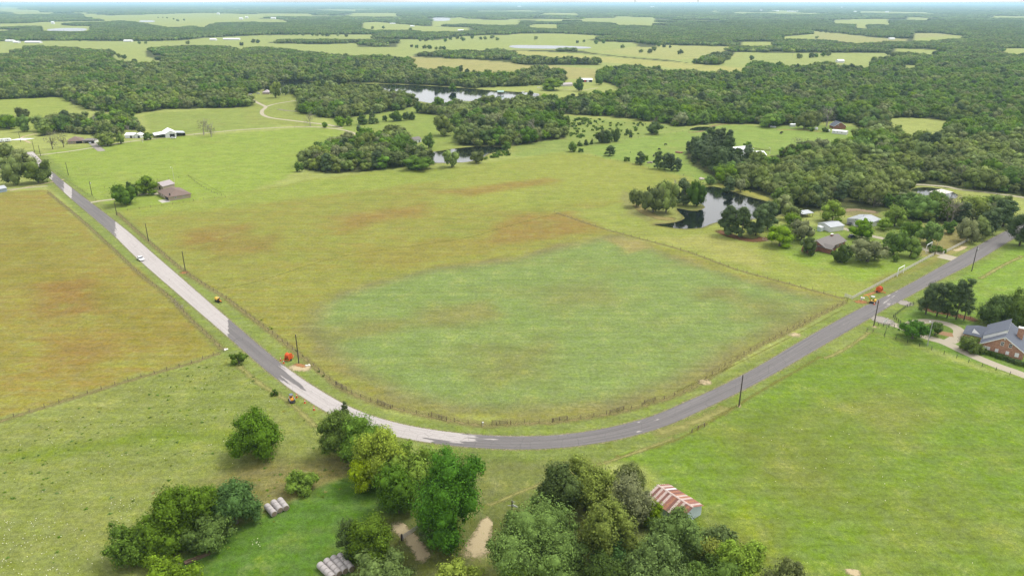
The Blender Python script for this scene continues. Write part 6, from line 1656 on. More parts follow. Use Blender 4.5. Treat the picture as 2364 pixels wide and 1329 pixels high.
# ------------------------------------------------------------------ fences
PM = {}
def unit_box(name, d, m):
    mb = MB(); mb.box((0, 0, d[2] / 2), d); me = mb.mesh(name); me.materials.append(m); return me
def fence(name, label, pts, step, h, pw, mpost, rails=(), rail_m=None, rail_w=.04, rail_h=.12, wires=(), wire_m=None, cat='fence', jitter=.0, railgeo='rail', wr=.007):
    ln = smooth_line(W(pts), step) if len(pts) > 2 else None
    if ln is None:
        a, b = W(pts); n = max(1, int((b - a).length / step)); ln = [a.lerp(b, i / n) for i in range(n + 1)]
    root = empty(name, ln[0], 0, label, cat)
    o0 = ln[0]; me = unit_box('fence_post', (pw, pw, h), mpost); rnd = random.Random(len(ln)); tops = []
    for p in ln:
        o = bpy.data.objects.new('post', me); COL.objects.link(o); o.parent = root; o.location = p - o0
        o.rotation_euler = (rnd.uniform(-jitter, jitter), rnd.uniform(-jitter, jitter), math.atan2((ln[1] - ln[0]).y, (ln[1] - ln[0]).x))
    for z in rails:
        for i in range(len(ln) - 1):
            a, b = ln[i] - o0, ln[i + 1] - o0
            mb = MB(); mb.beam((a.x, a.y, z), (b.x, b.y, z), rail_w, rail_h); 
            mb.build(railgeo, rail_m, root)
    if wires:
        mb = MB()
        for z in wires:
            for i in range(len(ln) - 1):
                a, b = ln[i] - o0, ln[i + 1] - o0; mb.beam((a.x, a.y, z), (b.x, b.y, z), wr * 2)
        mb.build('wire', wire_m or M['steel'], root)
    return root
WR = mat('rusty_wire', (.09, .075, .06), .8, .2, 2)
fence('wire_fence', 'long wire fence with wooden posts along the inner side of the road', FENCE_IN, 4.2, 1.3, .13, M['timber'], wires=(.45, .8, 1.15), wire_m=WR, jitter=.05)
fence('wire_fence', 'wire fence along the rusty left field beside the road', FENCE_OUT, 4.5, 1.2, .12, M['timber'], wires=(.45, .8, 1.1), wire_m=WR, jitter=.06)
fence('wire_fence', 'wire fence closing the south side of the rusty left field', FENCE_WEST, 4.0, 1.25, .13, M['timber'], wires=(.45, .8, 1.1), wire_m=WR, jitter=.06)
fence('wire_fence', 'wire fence between the large field and the pond meadow', FENCE_EAST, 5.0, 1.2, .12, M['timber'], wires=(.5, .9), wire_m=WR, jitter=.05)
fence('wire_fence', 'faint wire fence below the brown roofed house', [(268,490),(330,482),(400,472),(460,462),(520,456)], 6.0, 1.3, .16, M['timber'], wires=(.6, 1.1), wire_m=WR)
fence('wire_fence', 'fence running from the brown roofed house up the green field', [(436,408),(450,420),(470,434),(500,449),(512,452)], 4.5, 1.4, .16, M['timber'], wires=(.5, .8, 1.2), wire_m=WR)
fence('wire_fence', 'fence behind the brown roofed house', [(215,437),(268,431),(340,420),(436,408)], 6.5, 1.3, .15, M['timber'], wires=(.6, 1.1), wire_m=WR)
fence('wire_fence', 'thin fence between the field and the cow pasture', [(1302,349),(1380,362),(1460,380),(1540,398),(1600,410)], 8, 1.2, .14, M['timber'], wires=(.9,), wire_m=WR)
fence('wire_fence', 'thin fence across the top of the cow pasture', [(1380,332),(1460,320),(1520,312),(1590,302)], 8, 1.2, .16, M['timber'], wires=(.9,), wire_m=WR)
fence('wire_fence', 'wire fence beside the farm lane on the left', [(100,359),(200,349),(300,330),(420,316),(540,304),(680,295)], 9, 1.2, .14, M['timber'], wires=(.9,), wire_m=WR)
fence('wire_fence', 'wire fence along the upper left side of the road', [(92,372),(125,395),(175,432),(222,462)], 6, 1.2, .13, M['timber'], wires=(.6, 1.0), wire_m=WR)
# heavy three rail brace sections
for pts, lab in [([(777,888),(800,901)], 'first timber brace section where the bend of the road begins'), ([(872,929),(902,943)], 'timber brace section left of the curve, behind the hedgerow'), ([(996,960),(1031,970)], 'timber brace section above the end of the pale road'),
                 ([(1136,978),(1171,979.5)], 'timber brace section at the bottom of the curve'), ([(1275,974),(1309,968)], 'timber brace section right of the bottom of the curve'), ([(1408,955),(1440,945)], 'timber brace section where the road starts to climb right'), ([(1487,932),(1512,925)], 'small timber brace section on the right of the curve')]:
    fence('brace_fence', lab, pts, 2.1, 1.4, .17, M['timber'], rails=(.5, .9, 1.25), rail_m=M['timber'], rail_w=.06, rail_h=.10)
fence('brace_fence', 'short three post brace in the verge right of the bend', [(1597,998),(1626,984)], 2.4, 1.3, .2, M['timber'], rails=(1.1,), rail_m=M['timber'], rail_h=.14)
# pale board fence: boards and posts
fence('board_fence', 'long pale board fence along the road in front of the pond meadow', [(1967,691),(2155,590)], 2.6, 1.5, .14, M['palewood'], rails=(.35, .75, 1.15, 1.45), rail_m=M['palewood'], rail_w=.05, rail_h=.20)
fence('board_fence', 'pale board fence beyond the entrance towards the olive trees', [(2176,587),(2236,556)], 2.6, 1.5, .14, M['palewood'], rails=(.35, .75, 1.15, 1.45), rail_m=M['palewood'], rail_w=.05, rail_h=.20)
fence('board_fence', 'short return of pale board fence at the field corner', [(1950,685),(1967,691)], 2.2, 1.5, .14, M['palewood'], rails=(.35, .75, 1.15, 1.45), rail_m=M['palewood'], rail_w=.05, rail_h=.20)
fence('pipe_rail', 'low grey pipe railing curving at the entrance', [(2137,586),(2146,592),(2155,592)], 1.2, 1.0, .1, M['steel'], rails=(.5, .95), rail_m=M['steel'], rail_h=.08)
fence('metal_gate', 'small pale pipe gate panel standing in the meadow', [(1761,554),(1780,559)], 2.6, 1.3, .1, M['palewood'], rails=(.3, 1.2), rail_m=M['palewood'], rail_h=.1, cat='gate')
fence('black_fence', 'black rail fence along the verge left of the pine clump', [(2062,733),(2079,719),(2094,709),(2108,704)], 2.0, 1.4, .16, M['blackpaint'], rails=(.6, 1.2), rail_m=M['blackpaint'], rail_h=.08)
fence('black_fence', 'black fence running under the pine clump', [(2108,704),(2140,709),(2180,720),(2230,733),(2262,742)], 3.2, 1.4, .14, M['timber'], wires=(.5, .9, 1.3), wire_m=M['blackpaint'], wr=.02)
fence('black_fence', 'black rail fence bending towards the umbrella shaped tree', [(2062,733),(2070,741),(2078,747)], 1.3, 1.4, .16, M['blackpaint'], rails=(.6, 1.2), rail_m=M['blackpaint'], rail_h=.08)
fence('black_fence', 'black rail fence beside the driveway entrance', [(2027,752),(2040,753),(2064,756)], 1.8, 1.4, .14, M['blackpaint'], rails=(.6, 1.2), rail_m=M['blackpaint'], rail_h=.08)
fence('black_fence', 'three post corner brace of the pasture by the driveway', [(2001,765),(2015,767)], 1.9, 1.4, .2, M['timber'], rails=(.7, 1.2), rail_m=M['timber'], rail_h=.08)
fence('wire_fence', 'thin dark post fence between pasture and concrete driveway', [(2015,767),(2030,772),(2063,781),(2097,792),(2132,802),(2167,813),(2203,824),(2240,838),(2290,852),(2364,875)], 4.1, 1.3, .14, M['blackpaint'], wires=(.4, .8, 1.2), wire_m=M['blackpaint'], jitter=.04)
fence('white_fence', 'bright white board fence on the lawn by the lake', [(1240,203),(1256,204)], 3, 1.4, .2, M['trim'], rails=(.5, 1.1), rail_m=M['trim'], rail_h=.5)
fence('farm_railing', 'brown stock pens behind the white roofed barns', [(1738,344),(1762,349),(1778,350)], 3, 1.6, .2, M['timber'], rails=(.5, 1.0, 1.5), rail_m=M['timber'], rail_h=.16)
fence('tube_gate', 'long galvanised gate across the sandy track', [(930,1244),(967,1219)], 5.2, 1.3, .12, M['steel'], rails=(.2, .45, .7, .95, 1.2), rail_m=M['steel'], rail_h=.10, cat='gate')
fence('wire_fence', 'short run of wire fence left of the galvanised gate', [(922,1256),(926,1247)], 1.2, 1.3, .1, M['timber'], wires=(.5, 1.0), wire_m=WR)
mb = MB(); mb.tube([(0, 0, 0), (0, 0, 1.8)], .22, 10); o = mb.build('gate_post', M['creosote'], None); o.location = P(928, 1247); tag(o, 'thick dark gate post at the sandy track', 'gate post')
# white goal-shaped entrance frames
for (x0, y0, x1, y1), hh, lab in [((2071, 638, 2085, 630), 3.6, 'white goal shaped frame standing behind the pale board fence'), ((2137, 582, 2149, 575), 3.6, 'white goal shaped frame over the entrance drive')]:
    a, b = P(x0, y0), P(x1, y1); e = empty('entrance_frame', a, math.atan2((b - a).y, (b - a).x), lab, 'gate frame'); l = (b - a).length
    for x in (0, l):
        mb = MB(); mb.box((x, 0, hh / 2), (.22, .22, hh)); mb.build('upright', M['trim'], e)
    mb = MB(); mb.box((l / 2, 0, hh + .11), (l + .3, .24, .22)); mb.build('crossbar', M['trim'], e)

# ------------------------------------------------------------------ utility poles
def pole(bx, by, yt, label, r=.17, m=None, extra=None):
    b = P(bx, by); h = height_to(b, yt)
    e = empty('utility_pole', b, 0, label, 'utility pole')
    mb = MB(); mb.tube([(0, 0, -.3), (0, 0, h)], [r * 1.25, r * .85], 10); mb.build('pole', m or M['creosote'], e)
    mb = MB(); mb.tube([(0, 0, h), (0, 0, h + .25)], [.05, .03], 8); mb.tube([(.0, -.0, h - .5), (.35, 0, h - .35), (.35, 0, h - .15)], .04, 6); mb.build('insulator', M['greymetal'], e)
    if extra == 'transformer':
        mb = MB(); mb.lathe([(.2, 0), (.26, .05), (.26, .8), (.18, .9)], 12, (.5, 0, h - 1.8)); mb.build('transformer', M['greymetal'], e, True); mb = MB(); mb.beam((0, 0, h - 1.4), (.5, 0, h - 1.4), .08); mb.build('bracket', M['steel'], e)
    if extra == 'dish':
        mb = MB(); mb.lathe([(.04, .12), (.35, .08), (.62, -.03), (.75, -.16), (.72, -.18), (.3, .0)], 18, (0, 0, 0), 'Y'); d = mb.build('dish', M['trim'], e, True); d.location = (.62, -.1, h - 1.5); d.rotation_euler = (math.radians(-35), 0, math.radians(150))
        mb = MB(); mb.beam((0, 0, h - 1.5), (.62, -.1, h - 1.5), .07); mb.beam((0, 0, h - 1.3), (-.95, -.2, h - 1.15), .09); mb.beam((0, 0, h - .2), (.7, 0, h - .35), .06); mb.build('bracket', M['steel'], e)
    if extra == 'lamp':
        mb = MB(); mb.tube([(0, 0, h - .3), (-.9, 0, h + .1)], .05, 8); mb.build('lamp_arm', M['steel'], e); mb = MB(); mb.lathe([(.12, .0), (.28, -.15), (.25, -.35), (.1, -.4)], 12, (-1.0, 0, h + .2)); mb.build('lamp_head', M['trim'], e, True)
    return e
pole(690, 838, 772, 'tall dark pole beside the orange reel trailer on the left road')
pole(428, 625, 580, 'dark pole on the red clay patch beside the pale road')
pole(343, 557, 515, 'dark pole in the verge up the road from the clay patch')
pole(270, 497, 464, 'dark pole at the fence corner near the brown roofed house')
pole(213, 452, 418, 'dark pole at the mouth of the pale house drive', extra='transformer')
pole(158, 405, 375, 'dark pole beside the far end of the left road')
pole(80, 352, 324, 'dark pole where the farm lane meets the road')
pole(94, 360, 335, 'second dark pole close to the farm lane corner')
pole(48, 328, 306, 'pole beside the pale slab of the far left farm')
pole(1706, 937, 865, 'dark pole alone in the verge of the green pasture')
pole(2017, 752, 692, 'dark pole at the black fence by the driveway entrance')
pole(2243, 626, 569, 'dark pole right of the road opposite the entrance gate', extra='transformer')
pole(2158, 590, 561, 'slim grey pole at the entrance gate', .12, M['timber'])
pole(2141, 797, 742, 'grey lamp pole beside the concrete driveway', .13, M['steel'], 'lamp')
pole(1182, 1252, 1155, 'dark pole with a satellite dish rising from the lower woods', .16, None, 'dish')
pole(403, 421, 386, 'thin pale lamp pole behind the tan house', .09, M['palewood'], 'lamp')
pole(330, 330, 305, 'pale pole beside the farm lane near the white barn', .16, M['palewood'])
pole(2042, 779, 752, 'thin short pole in the lawn near the driveway entrance', .06, M['blackpaint'])
pole(1925, 283, 264, 'thin pole with cross arm behind the far brick house', .14, M['timber'])
pole(2272, 717, 697, 'thin leaning pole left of the dark evergreen tree', .09, M['timber'])
pole(1777, 356, 341, 'white yard light pole beside the white roofed barns', .1, M['trim'], 'lamp')

# ------------------------------------------------------------------ vehicles and machines
def wheels(root, pos, r, w, m=None):
    for x, y in pos:
        mb = MB(); mb.lathe([(r * .55, -w / 2), (r * .95, -w / 2), (r, -w * .3), (r, w * .3), (r * .95, w / 2), (r * .55, w / 2)], 16, (x, y, r), 'Y'); wl_ = mb.build('wheel', M['rubber'], root)
        mb = MB(); mb.lathe([(r * .5, -w * .46), (r * .54, -w * .4), (r * .54, w * .4), (r * .5, w * .46)], 10, (x, y, r), 'Y'); mb.build('rim', M['steel'], wl_)
def car(loc, rz, label, paint, name='car', suv=False, s=1.0):
    e = empty(name, loc, rz, label, 'car', None, (s,) * 3)
    hgt = .2 if suv else 0
    prof = [(-2.3, .35), (-2.35, .75), (-2.2, .95), (-1.5, 1.0 + hgt * .5), (1.05, .98 + hgt * .5), (2.1, .80 + hgt * .5), (2.32, .6), (2.3, .35)]
    mb = MB(); mb.side_prism(prof, -.9, .9); mb.build('body', paint, e, bevel=.08)
    top = [(-1.75, 1.0 + hgt * .4), (-1.2 if not suv else -1.7, 1.42 + hgt), (.25, 1.42 + hgt), (1.05, .98 + hgt * .5)]
    mb = MB(); mb.side_prism(top, -.78, .78); cb = mb.build('cabin', M['glass'], e, bevel=.05)
    mb = MB(); mb.box((-.45 if not suv else -.7, 0, 1.44 + hgt), (1.5 if not suv else 2.0, 1.4, .05)); mb.build('roof_panel', paint, cb)
    wheels(e, [(-1.45, -.8), (-1.45, .8), (1.4, -.8), (1.4, .8)], .34, .22)
    for s_ in (-1, 1):
        mb = MB(); mb.box((2.28, s_ * .62, .68), (.1, .34, .14)); mb.build('headlight', M['trim'], e)
        mb = MB(); mb.box((-2.32, s_ * .68, .78), (.08, .28, .16)); mb.build('tail_light', M['red'], e)
    return e
rdv = (P(333, 603) - P(318, 592)); car(P(325, 600) + Vector((0, 0, .03)), math.atan2(rdv.y, rdv.x), 'white car driving on the left edge of the pale road', M['carwhite'], s=1.15)
car(P(1966, 548) + Vector((0, 0, .02)), .6, 'dark car with pale roof parked behind the ranch house chimney', mat('dark_car_paint', (.05, .06, .09), .25, .05, 1, spec=.5), suv=True)
car(P(208, 331), math.radians(-60), 'silver car parked at the carport of the left farm', M['silver'])
car(P(400, 320), .2, 'white pickup sized car parked in front of the white barn', M['carwhite'], suv=True)
car(P(1962, 519), 1.0, 'black car tucked behind the larger metal shed', M['blackpaint'])
car(P(578, 219), .4, 'pale car at the lake end of the long drive', M['carwhite'])
car(P(596, 217), .2, 'silver car parked left of the lake house', M['silver'], suv=True)
# caravans / trailers at the far left
for i, (px, py, lab) in enumerate([(2, 329, 'white travel trailer cut by the left edge'), (16, 328, 'white travel trailer beside the pale slab')]):
    e = empty('travel_trailer', P(px, py), .3, lab, 'trailer')
    mb = MB(); mb.side_prism([(-3.4, .7), (-3.4, 2.9), (-2.8, 3.2), (2.6, 3.2), (3.5, 2.3), (3.4, .7)], -1.2, 1.2); mb.build('body', M['carwhite'], e, bevel=.08)
    window(e, (-1, -1.2, 2.0), 1.0, .8, 'f'); window(e, (1.4, -1.2, 2.0), 1.0, .8, 'f'); wheels(e, [(-.6, -1.0), (.4, -1.0), (-.6, 1.0), (.4, 1.0)], .38, .22)
mb = MB(); mb.prism([(0, 0), (12, 1), (17, 9), (4, 10)], -.2, .14); o = mb.build('slab', M['whiteroof'], None); o.location = P(22, 324); tag(o, 'large pale concrete slab at the far left farm', 'slab')

def reel_trailer(loc, rz, label, s=1.0):
    e = empty('reel_trailer', loc, rz, label, 'reel trailer', None, (s,) * 3)
    for y in (-.75, .75):
        mb = MB(); mb.lathe([(.25, -.05), (1.15, -.05), (1.2, 0), (1.15, .05), (.25, .05)], 22, (0, y, 1.45), 'Y'); fl = mb.build('flange', M['orange'], e)
    for k in range(9):   # turns of orange conduit
        mb = MB(); y = -.66 + k * .165; n = 20
        mb.tube([(.92 * math.cos(6.2832 * i / n), y, 1.45 + .92 * math.sin(6.2832 * i / n)) for i in range(n + 1)], .085, 6, False); mb.build('conduit_turn', M['orange'], e)
    mb = MB(); mb.lathe([(.6, -.7), (.6, .7)], 16, (0, 0, 1.45), 'Y'); mb.build('drum', M['orangeframe'], e)
    fr = MB()
    for y in (-1.0, 1.0):
        fr.beam((-1.5, y, .55), (1.1, y, .55), .12); fr.beam((-.9, y, .55), (0, y, 1.5), .10); fr.beam((.9, y, .55), (0, y, 1.5), .10)
    fr.beam((-1.5, -1, .55), (-1.5, 1, .55), .12); fr.beam((1.1, -1, .55), (1.1, 1, .55), .12); fr.beam((1.1, -1, .55), (2.9, 0, .5), .10); fr.beam((1.1, 1, .55), (2.9, 0, .5), .10)
    fr.build('frame', M['orangeframe'], e)
    mb = MB(); mb.tube([(2.9, 0, .5), (2.9, 0, 0)], .05, 8); mb.build('jack', M['steel'], e)
    wheels(e, [(-.4, -1.2), (-.4, 1.2)], .38, .24)
    return e
reel_trailer(P(667, 830), math.radians(70), 'orange cable reel trailer beside the tall pole on the left road', 1.0)
reel_trailer(P(2029, 674), math.radians(-50), 'orange cable reel trailer in front of the pale board fence', 1.0)

def tracks(root, L, gauge, r):
    for y in (-gauge, gauge):
        n = 16; pts = []
        for i in range(n + 1): a = math.pi / 2 + math.pi * i / n; pts.append((-L / 2 + r * math.cos(a), r + r * math.sin(a)))
        for i in range(n + 1): a = -math.pi / 2 + math.pi * i / n; pts.append((L / 2 + r * math.cos(a), r + r * math.sin(a)))
        mb = MB(); mb.side_prism(pts, y - .16, y + .16); mb.build('track', M['rubber'], root)
ex = empty('mini_excavator', P(2014, 699), math.radians(150), 'yellow mini excavator working at the road edge by the clay spill', 'excavator', None, (1.15,) * 3)
tracks(ex, 1.5, .62, .28)
mb = MB(); mb.box((0, 0, .68), (1.3, 1.1, .16)); mb.lathe([(.4, .5), (.4, .66)], 14); mb.build('undercarriage', M['steel'], ex)
mb = MB(); mb.side_prism([(-1.0, .78), (-1.15, 1.0), (-1.05, 1.45), (-.4, 1.5), (-.3, .95), (.75, .92), (.75, .78)], -.65, .65); mb.build('body', M['yellow'], ex, bevel=.05)
cab = MB()
for x, y in ((-.35, -.5), (-.35, .5), (.65, -.5), (.65, .5)): cab.box((x, y, 1.65), (.08, .08, 1.45))
cb = cab.build('cab_frame', M['blackpaint'], ex); mb = MB(); mb.box((.15, 0, 2.42), (1.25, 1.2, .1)); mb.build('canopy', M['greymetal'], cb); mb = MB(); mb.box((-.1, 0, 1.2), (.5, .5, .2)); mb.box((-.32, 0, 1.5), (.12, .5, .6)); mb.build('seat', M['blackpaint'], cb)
mb = MB(); mb.tube([(.8, 0, 1.0), (1.5, 0, 2.1), (2.1, 0, 2.5), (2.6, 0, 2.4)], [.15, .17, .15, .12], 4); mb.build('boom', M['yellow'], ex)
mb = MB(); mb.tube([(2.5, 0, 2.5), (3.5, 0, 1.5), (3.8, 0, 1.1)], [.13, .11, .08], 4); mb.build('dipper', M['yellow'], ex)
mb = MB(); mb.side_prism([(3.7, 1.15), (3.95, 1.0), (4.0, .55), (3.6, .35), (3.35, .55), (3.5, .75)], -.28, .28); mb.build('bucket', M['steel'], ex)
mb = MB(); mb.box((1.15, 0, .4), (.1, 1.3, .4)); mb.beam((.5, -.35, .4), (1.15, -.35, .4), .1); mb.beam((.5, .35, .4), (1.15, .35, .4), .1); mb.build('blade', M['yellow'], ex)

tr = empty('trencher', P(504, 696), math.radians(-45), 'yellow trencher parked in the verge beside the pale road', 'trencher', None, (1.25,) * 3)
tracks(tr, 1.7, .5, .3)
mb = MB(); mb.side_prism([(-1.4, .6), (-1.45, 1.3), (-.2, 1.45), (.3, 1.2), (.35, .6)], -.55, .55); mb.build('hood', M['yellow'], tr, bevel=.08)
mb = MB(); mb.box((.7, 0, .85), (.7, .9, .3)); mb.box((.9, 0, 1.2), (.15, .6, .6)); mb.build('seat', M['blackpaint'], tr); mb = MB(); mb.beam((.4, -.3, 1.2), (.55, -.3, 1.8), .06); mb.beam((.4, .3, 1.2), (.55, .3, 1.8), .06); mb.box((.5, 0, 1.75), (.1, .8, .12)); mb.build('controls', M['steel'], tr)
mb = MB(); mb.beam((1.1, 0, .9), (2.5, 0, .5), .3, .35); mb.build('boom', M['blackpaint'], tr); mb = MB(); [mb.box((1.2 + i * .2, 0, 1.1 - i * .06), (.08, .4, .12)) for i in range(7)]; mb.build('digging_chain', M['amber'], tr)
sk = empty('skid_loader', P(674, 926), math.radians(-60), 'amber and grey drilling machine in the pasture beside the cones', 'loader', None, (1.05,) * 3)
tracks(sk, 1.6, .62, .32)
mb = MB(); mb.side_prism([(-1.2, .55), (-1.25, 1.25), (-.3, 1.3), (.6, .95), (.7, .55)], -.5, .5); mb.build('body', M['amber'], sk, bevel=.06)
mb = MB(); [mb.box((x, y, 1.65), (.08, .08, 1.0)) for x in (-.7, .3) for y in (-.45, .45)]; c_ = mb.build('cab_frame', M['blackpaint'], sk); mb = MB(); mb.box((-.2, 0, 2.2), (1.2, 1.0, .1)); mb.build('canopy', mat('slate_canopy', (.12, .14, .18), .6, .1, 1), c_); mb = MB(); mb.box((-.3, 0, 1.4), (.5, .5, .3)); mb.build('seat', M['blackpaint'], c_)
mb = MB(); [mb.beam((-1.0, y, 1.35), (1.2, y, .9), .12) for y in (-.7, .7)]; mb.build('lift_arm', M['steel'], sk); mb = MB(); mb.side_prism([(1.1, .25), (1.5, .15), (1.55, .3), (1.3, .7), (1.15, .7)], -.6, .6); mb.build('bucket', M['blackpaint'], sk)
# cones
cone = MB(); cone.box((0, 0, .03), (.42, .42, .06)); cb_ = cone.mesh('cone_base'); cb_.materials.append(M['orange'])
cone = MB(); cone.lathe([(.17, .05), (.13, .3), (.09, .55), (.045, .9)], 12); cc_ = cone.mesh('cone_body', True); cc_.materials.append(M['orange'])
cone = MB(); cone.lathe([(.125, .42), (.10, .60)], 12); cs_ = cone.mesh('cone_sleeve', True); cs_.materials.append(M['trim'])
for x, y, lab in [(648, 832, 'orange traffic cone nearest the road beside the left reel trailer'), (655, 838, 'orange traffic cone between road edge and left reel trailer'), (685, 917, 'traffic cone next to the drilling machine'), (704, 930, 'middle traffic cone of the three along the pale road'), (725, 946, 'traffic cone nearest the hedgerow'), (2018, 703, 'traffic cone at the tracks of the yellow excavator'), (2028, 698, 'traffic cone between the excavator and the dark pole')]:
    e = empty('traffic_cone', P(x, y), 0, lab, 'traffic cone', 'orange traffic cones of the roadworks', (1.5,) * 3)
    for nm, me in (('base', cb_), ('body', cc_), ('sleeve', cs_)):
        o = bpy.data.objects.new(nm, me); COL.objects.link(o); o.parent = e

# hay bales, each its own
def hay_mat():
    m, nt, bs, out = newmat('net_wrapped_hay'); L = nt.links
    tc = N(nt, 'ShaderNodeTexCoord'); w = N(nt, 'ShaderNodeTexWave', Scale=1.2, Distortion=2.5, Detail=3.0); w.bands_direction = 'X'; L.new(tc.outputs['Object'], w.inputs['Vector'])
    n = N(nt, 'ShaderNodeTexNoise', Scale=4.0, Detail=6.0); L.new(tc.outputs['Object'], n.inputs['Vector'])
    ad = N(nt, 'ShaderNodeMath', operation='ADD'); L.new(w.outputs['Fac'], ad.inputs[0]); L.new(n.outputs['Fac'], ad.inputs[1])
    rp = ramp(nt, [(.35, (.27, .245, .24)), (.6, (.34, .315, .305)), (.85, (.39, .365, .355))]); dv = N(nt, 'ShaderNodeMath', operation='MULTIPLY'); dv.inputs[1].default_value = .6; L.new(ad.outputs[0], dv.inputs[0]); L.new(dv.outputs[0], rp.inputs[0])
    L.new(rp.outputs[0], bs.inputs['Base Color']); bs.inputs['Roughness'].default_value = .85
    return m
HAY = hay_mat(); HAYE = mat('hay_end', (.20, .155, .12), .95, .3, 5.0)
mb = MB(); R_b, W_b = .80, 1.32; mb.lathe([(R_b * .80, -W_b / 2), (R_b * .94, -W_b / 2 + .02), (R_b, -W_b / 2 + .12), (R_b * 1.005, 0), (R_b, W_b / 2 - .12), (R_b * .94, W_b / 2 - .02), (R_b * .80, W_b / 2)], 24, (0, 0, R_b), 'X')
bw = mb.mesh('bale_wrap', True); bw.materials.append(HAY)
mb = MB(); mb.lathe([(.05, -W_b / 2 - .045), (R_b * .5, -W_b / 2 - .04), (R_b * .86, -W_b / 2 - .012), (R_b * .86, W_b / 2 + .012), (R_b * .5, W_b / 2 + .04), (.05, W_b / 2 + .045)], 20, (0, 0, R_b), 'X'); be = mb.mesh('bale_end', False); be.materials.append(HAYE)
def bales(cols, label_fmt, group):
    names = ['left', 'second', 'third', 'fourth']; k = 0
    for ci, (x0, y0, x1, y1, n) in enumerate(cols):
        a, b = P(x0, y0, 1.3), P(x1, y1, 1.3); d = (b - a).normalized()
        for j in range(n):
            p = a + d * (W_b / 2 + j * 1.42) ; jit = random.uniform(-.05, .05)
            pos = ['far end', 'second from far', 'third from far', 'near end', 'fifth'][j if j < n - 1 else 3]
            e = empty('hay_bale', (p.x, p.y, 0), math.atan2(d.y, d.x) + jit, label_fmt.format(names[ci], pos), 'hay bale', group)
            for nm, me in (('wrap', bw), ('end', be)):
                o = bpy.data.objects.new(nm, me); COL.objects.link(o); o.parent = e
bales([(615,1163,632,1181,3), (630,1154,647,1174,3), (645,1149,660,1168,3)], 'wrapped round bale, {} row of the smaller stack, {}', 'round bales of the smaller stack below the bush')
bales([(737,1298,762,1322,4), (752,1289,778,1315,4), (768,1282,792,1308,4), (783,1277,806,1302,4)], 'wrapped round bale, {} row of the larger stack, {}', 'round bales of the larger stack at the bottom edge')

# cattle
def cow(loc, rz, label, m, s=1.0):
    e = empty('cow', loc, rz, label, 'cow', 'cattle grazing in the pasture', (s,) * 3)
    me = bpy.data.meshes.new('cow_body')
    vs = [(0, 0, 1.15), (-.75, 0, 1.2), (-.95, 0, 1.15), (.65, 0, 1.2), (1.0, 0, 1.15), (1.3, 0, .75), (1.45, 0, .35), (-.75, .22, .75), (-.8, .22, .4), (-.75, .22, 0), (-.75, -.22, .75), (-.8, -.22, .4), (-.75, -.22, 0), (.65, .2, .75), (.65, .2, .35), (.65, .2, 0), (.65, -.2, .75), (.65, -.2, .35), (.65, -.2, 0), (-1.1, 0, .6)]
    ed = [(0, 1), (1, 2), (0, 3), (3, 4), (4, 5), (5, 6), (1, 7), (7, 8), (8, 9), (1, 10), (10, 11), (11, 12), (3, 13), (13, 14), (14, 15), (3, 16), (16, 17), (17, 18), (2, 19)]
    me.from_pydata(vs, ed, []); o = bpy.data.objects.new('body', me); COL.objects.link(o); o.parent = e; me.materials.append(m)
    sk_ = o.modifiers.new('skin', 'SKIN'); ly = me.skin_vertices[0] if me.skin_vertices else None
    if ly is None:
        me.skin_vertices.new() if hasattr(me.skin_vertices, 'new') else None
    try:
        rad = [.44, .38, .2, .38, .26, .17, .12, .15, .09, .08, .15, .09, .08, .14, .09, .08, .14, .09, .08, .04]
        for v, r in zip(me.skin_vertices[0].data, rad): v.radius = (r, r)
        me.skin_vertices[0].data[0].use_root = True
    except Exception: pass
    o.modifiers.new('sub', 'SUBSURF').levels = 1
    return e
BLK = mat('black_hide', (.018, .015, .014), .8, .2, 3.0)
for x, y, r, lab in [(1536, 336, .3, 'black cow standing farthest up the open pasture'), (1522, 347, 2.2, 'black cow left of the topmost cow'), (1509, 362, 1.0, 'black cow grazing just above the row of four pines'), (1455, 353, 1.5, 'small dark calf alone in the middle of the pasture'), (1802, 310, .5, 'dark cow in the far right pasture, left one of two'), (1805, 308, 2.5, 'dark cow in the far right pasture, right one of two')]:
    cow(P(x, y), r, lab, BLK, 1.15 if 'calf' not in lab else .6)

# small things in the grass
def lump(name, px, py, s, m, label, cat, n=5, sd=1):
    r = np.random.default_rng(sd); cos, fs, b = [], [], 0
    for i in range(n):
        v, f = ICO1; q = v * r.uniform(.4, 1, 3) * s * (1 + .3 * (r.random((len(v), 1)) - .5)); q = q * np.array([1, 1, .55]) + np.array([*r.uniform(-s * .8, s * .8, 2), s * .2]); cos.append(q); fs.append(f + b); b += len(v)
    me = np_mesh(name, np.vstack(cos), np.vstack(fs)); o = link(name, me, None, m); o.location = P(px, py); return tag(o, label, cat)
WS = mat('white_stone', (.62, .60, .54), .9, .1, 2)
lump('rubble', 521, 807, .7, WS, 'small white heap at the fence corner of the rusty field', 'rubble', 4, 1)
lump('rubble', 711, 845, .8, WS, 'white bags lying right of the tall pole on the left road', 'rubble', 3, 2)
lump('rubble', 1990, 688, .8, M['white'], 'white pipes and bags beside the clay spill', 'rubble', 4, 3)
lump('rubble', 1620, 414, 1.6, mat('pale_rubble', (.42, .36, .33), .9, .2, 2), 'pile of pale timber and rubble at the pond dam', 'rubble', 7, 4)
lump('brush_pile', 1500, 376, 1.8, mat('grey_brush', (.22, .19, .16), .95, .3, 3), 'grey brush pile between two pines in the pasture', 'brush pile', 8, 5)
lump('brush_pile', 1568, 353, 2.0, mat('red_brown_brush', (.24, .13, .09), .95, .3, 3), 'reddish dirt mound left of the pine wood', 'dirt mound', 6, 6)
lump('planter', 2167, 765, .7, M['timber'], 'dark planted pot in the gravel bed of the drive loop', 'planter', 4, 8)
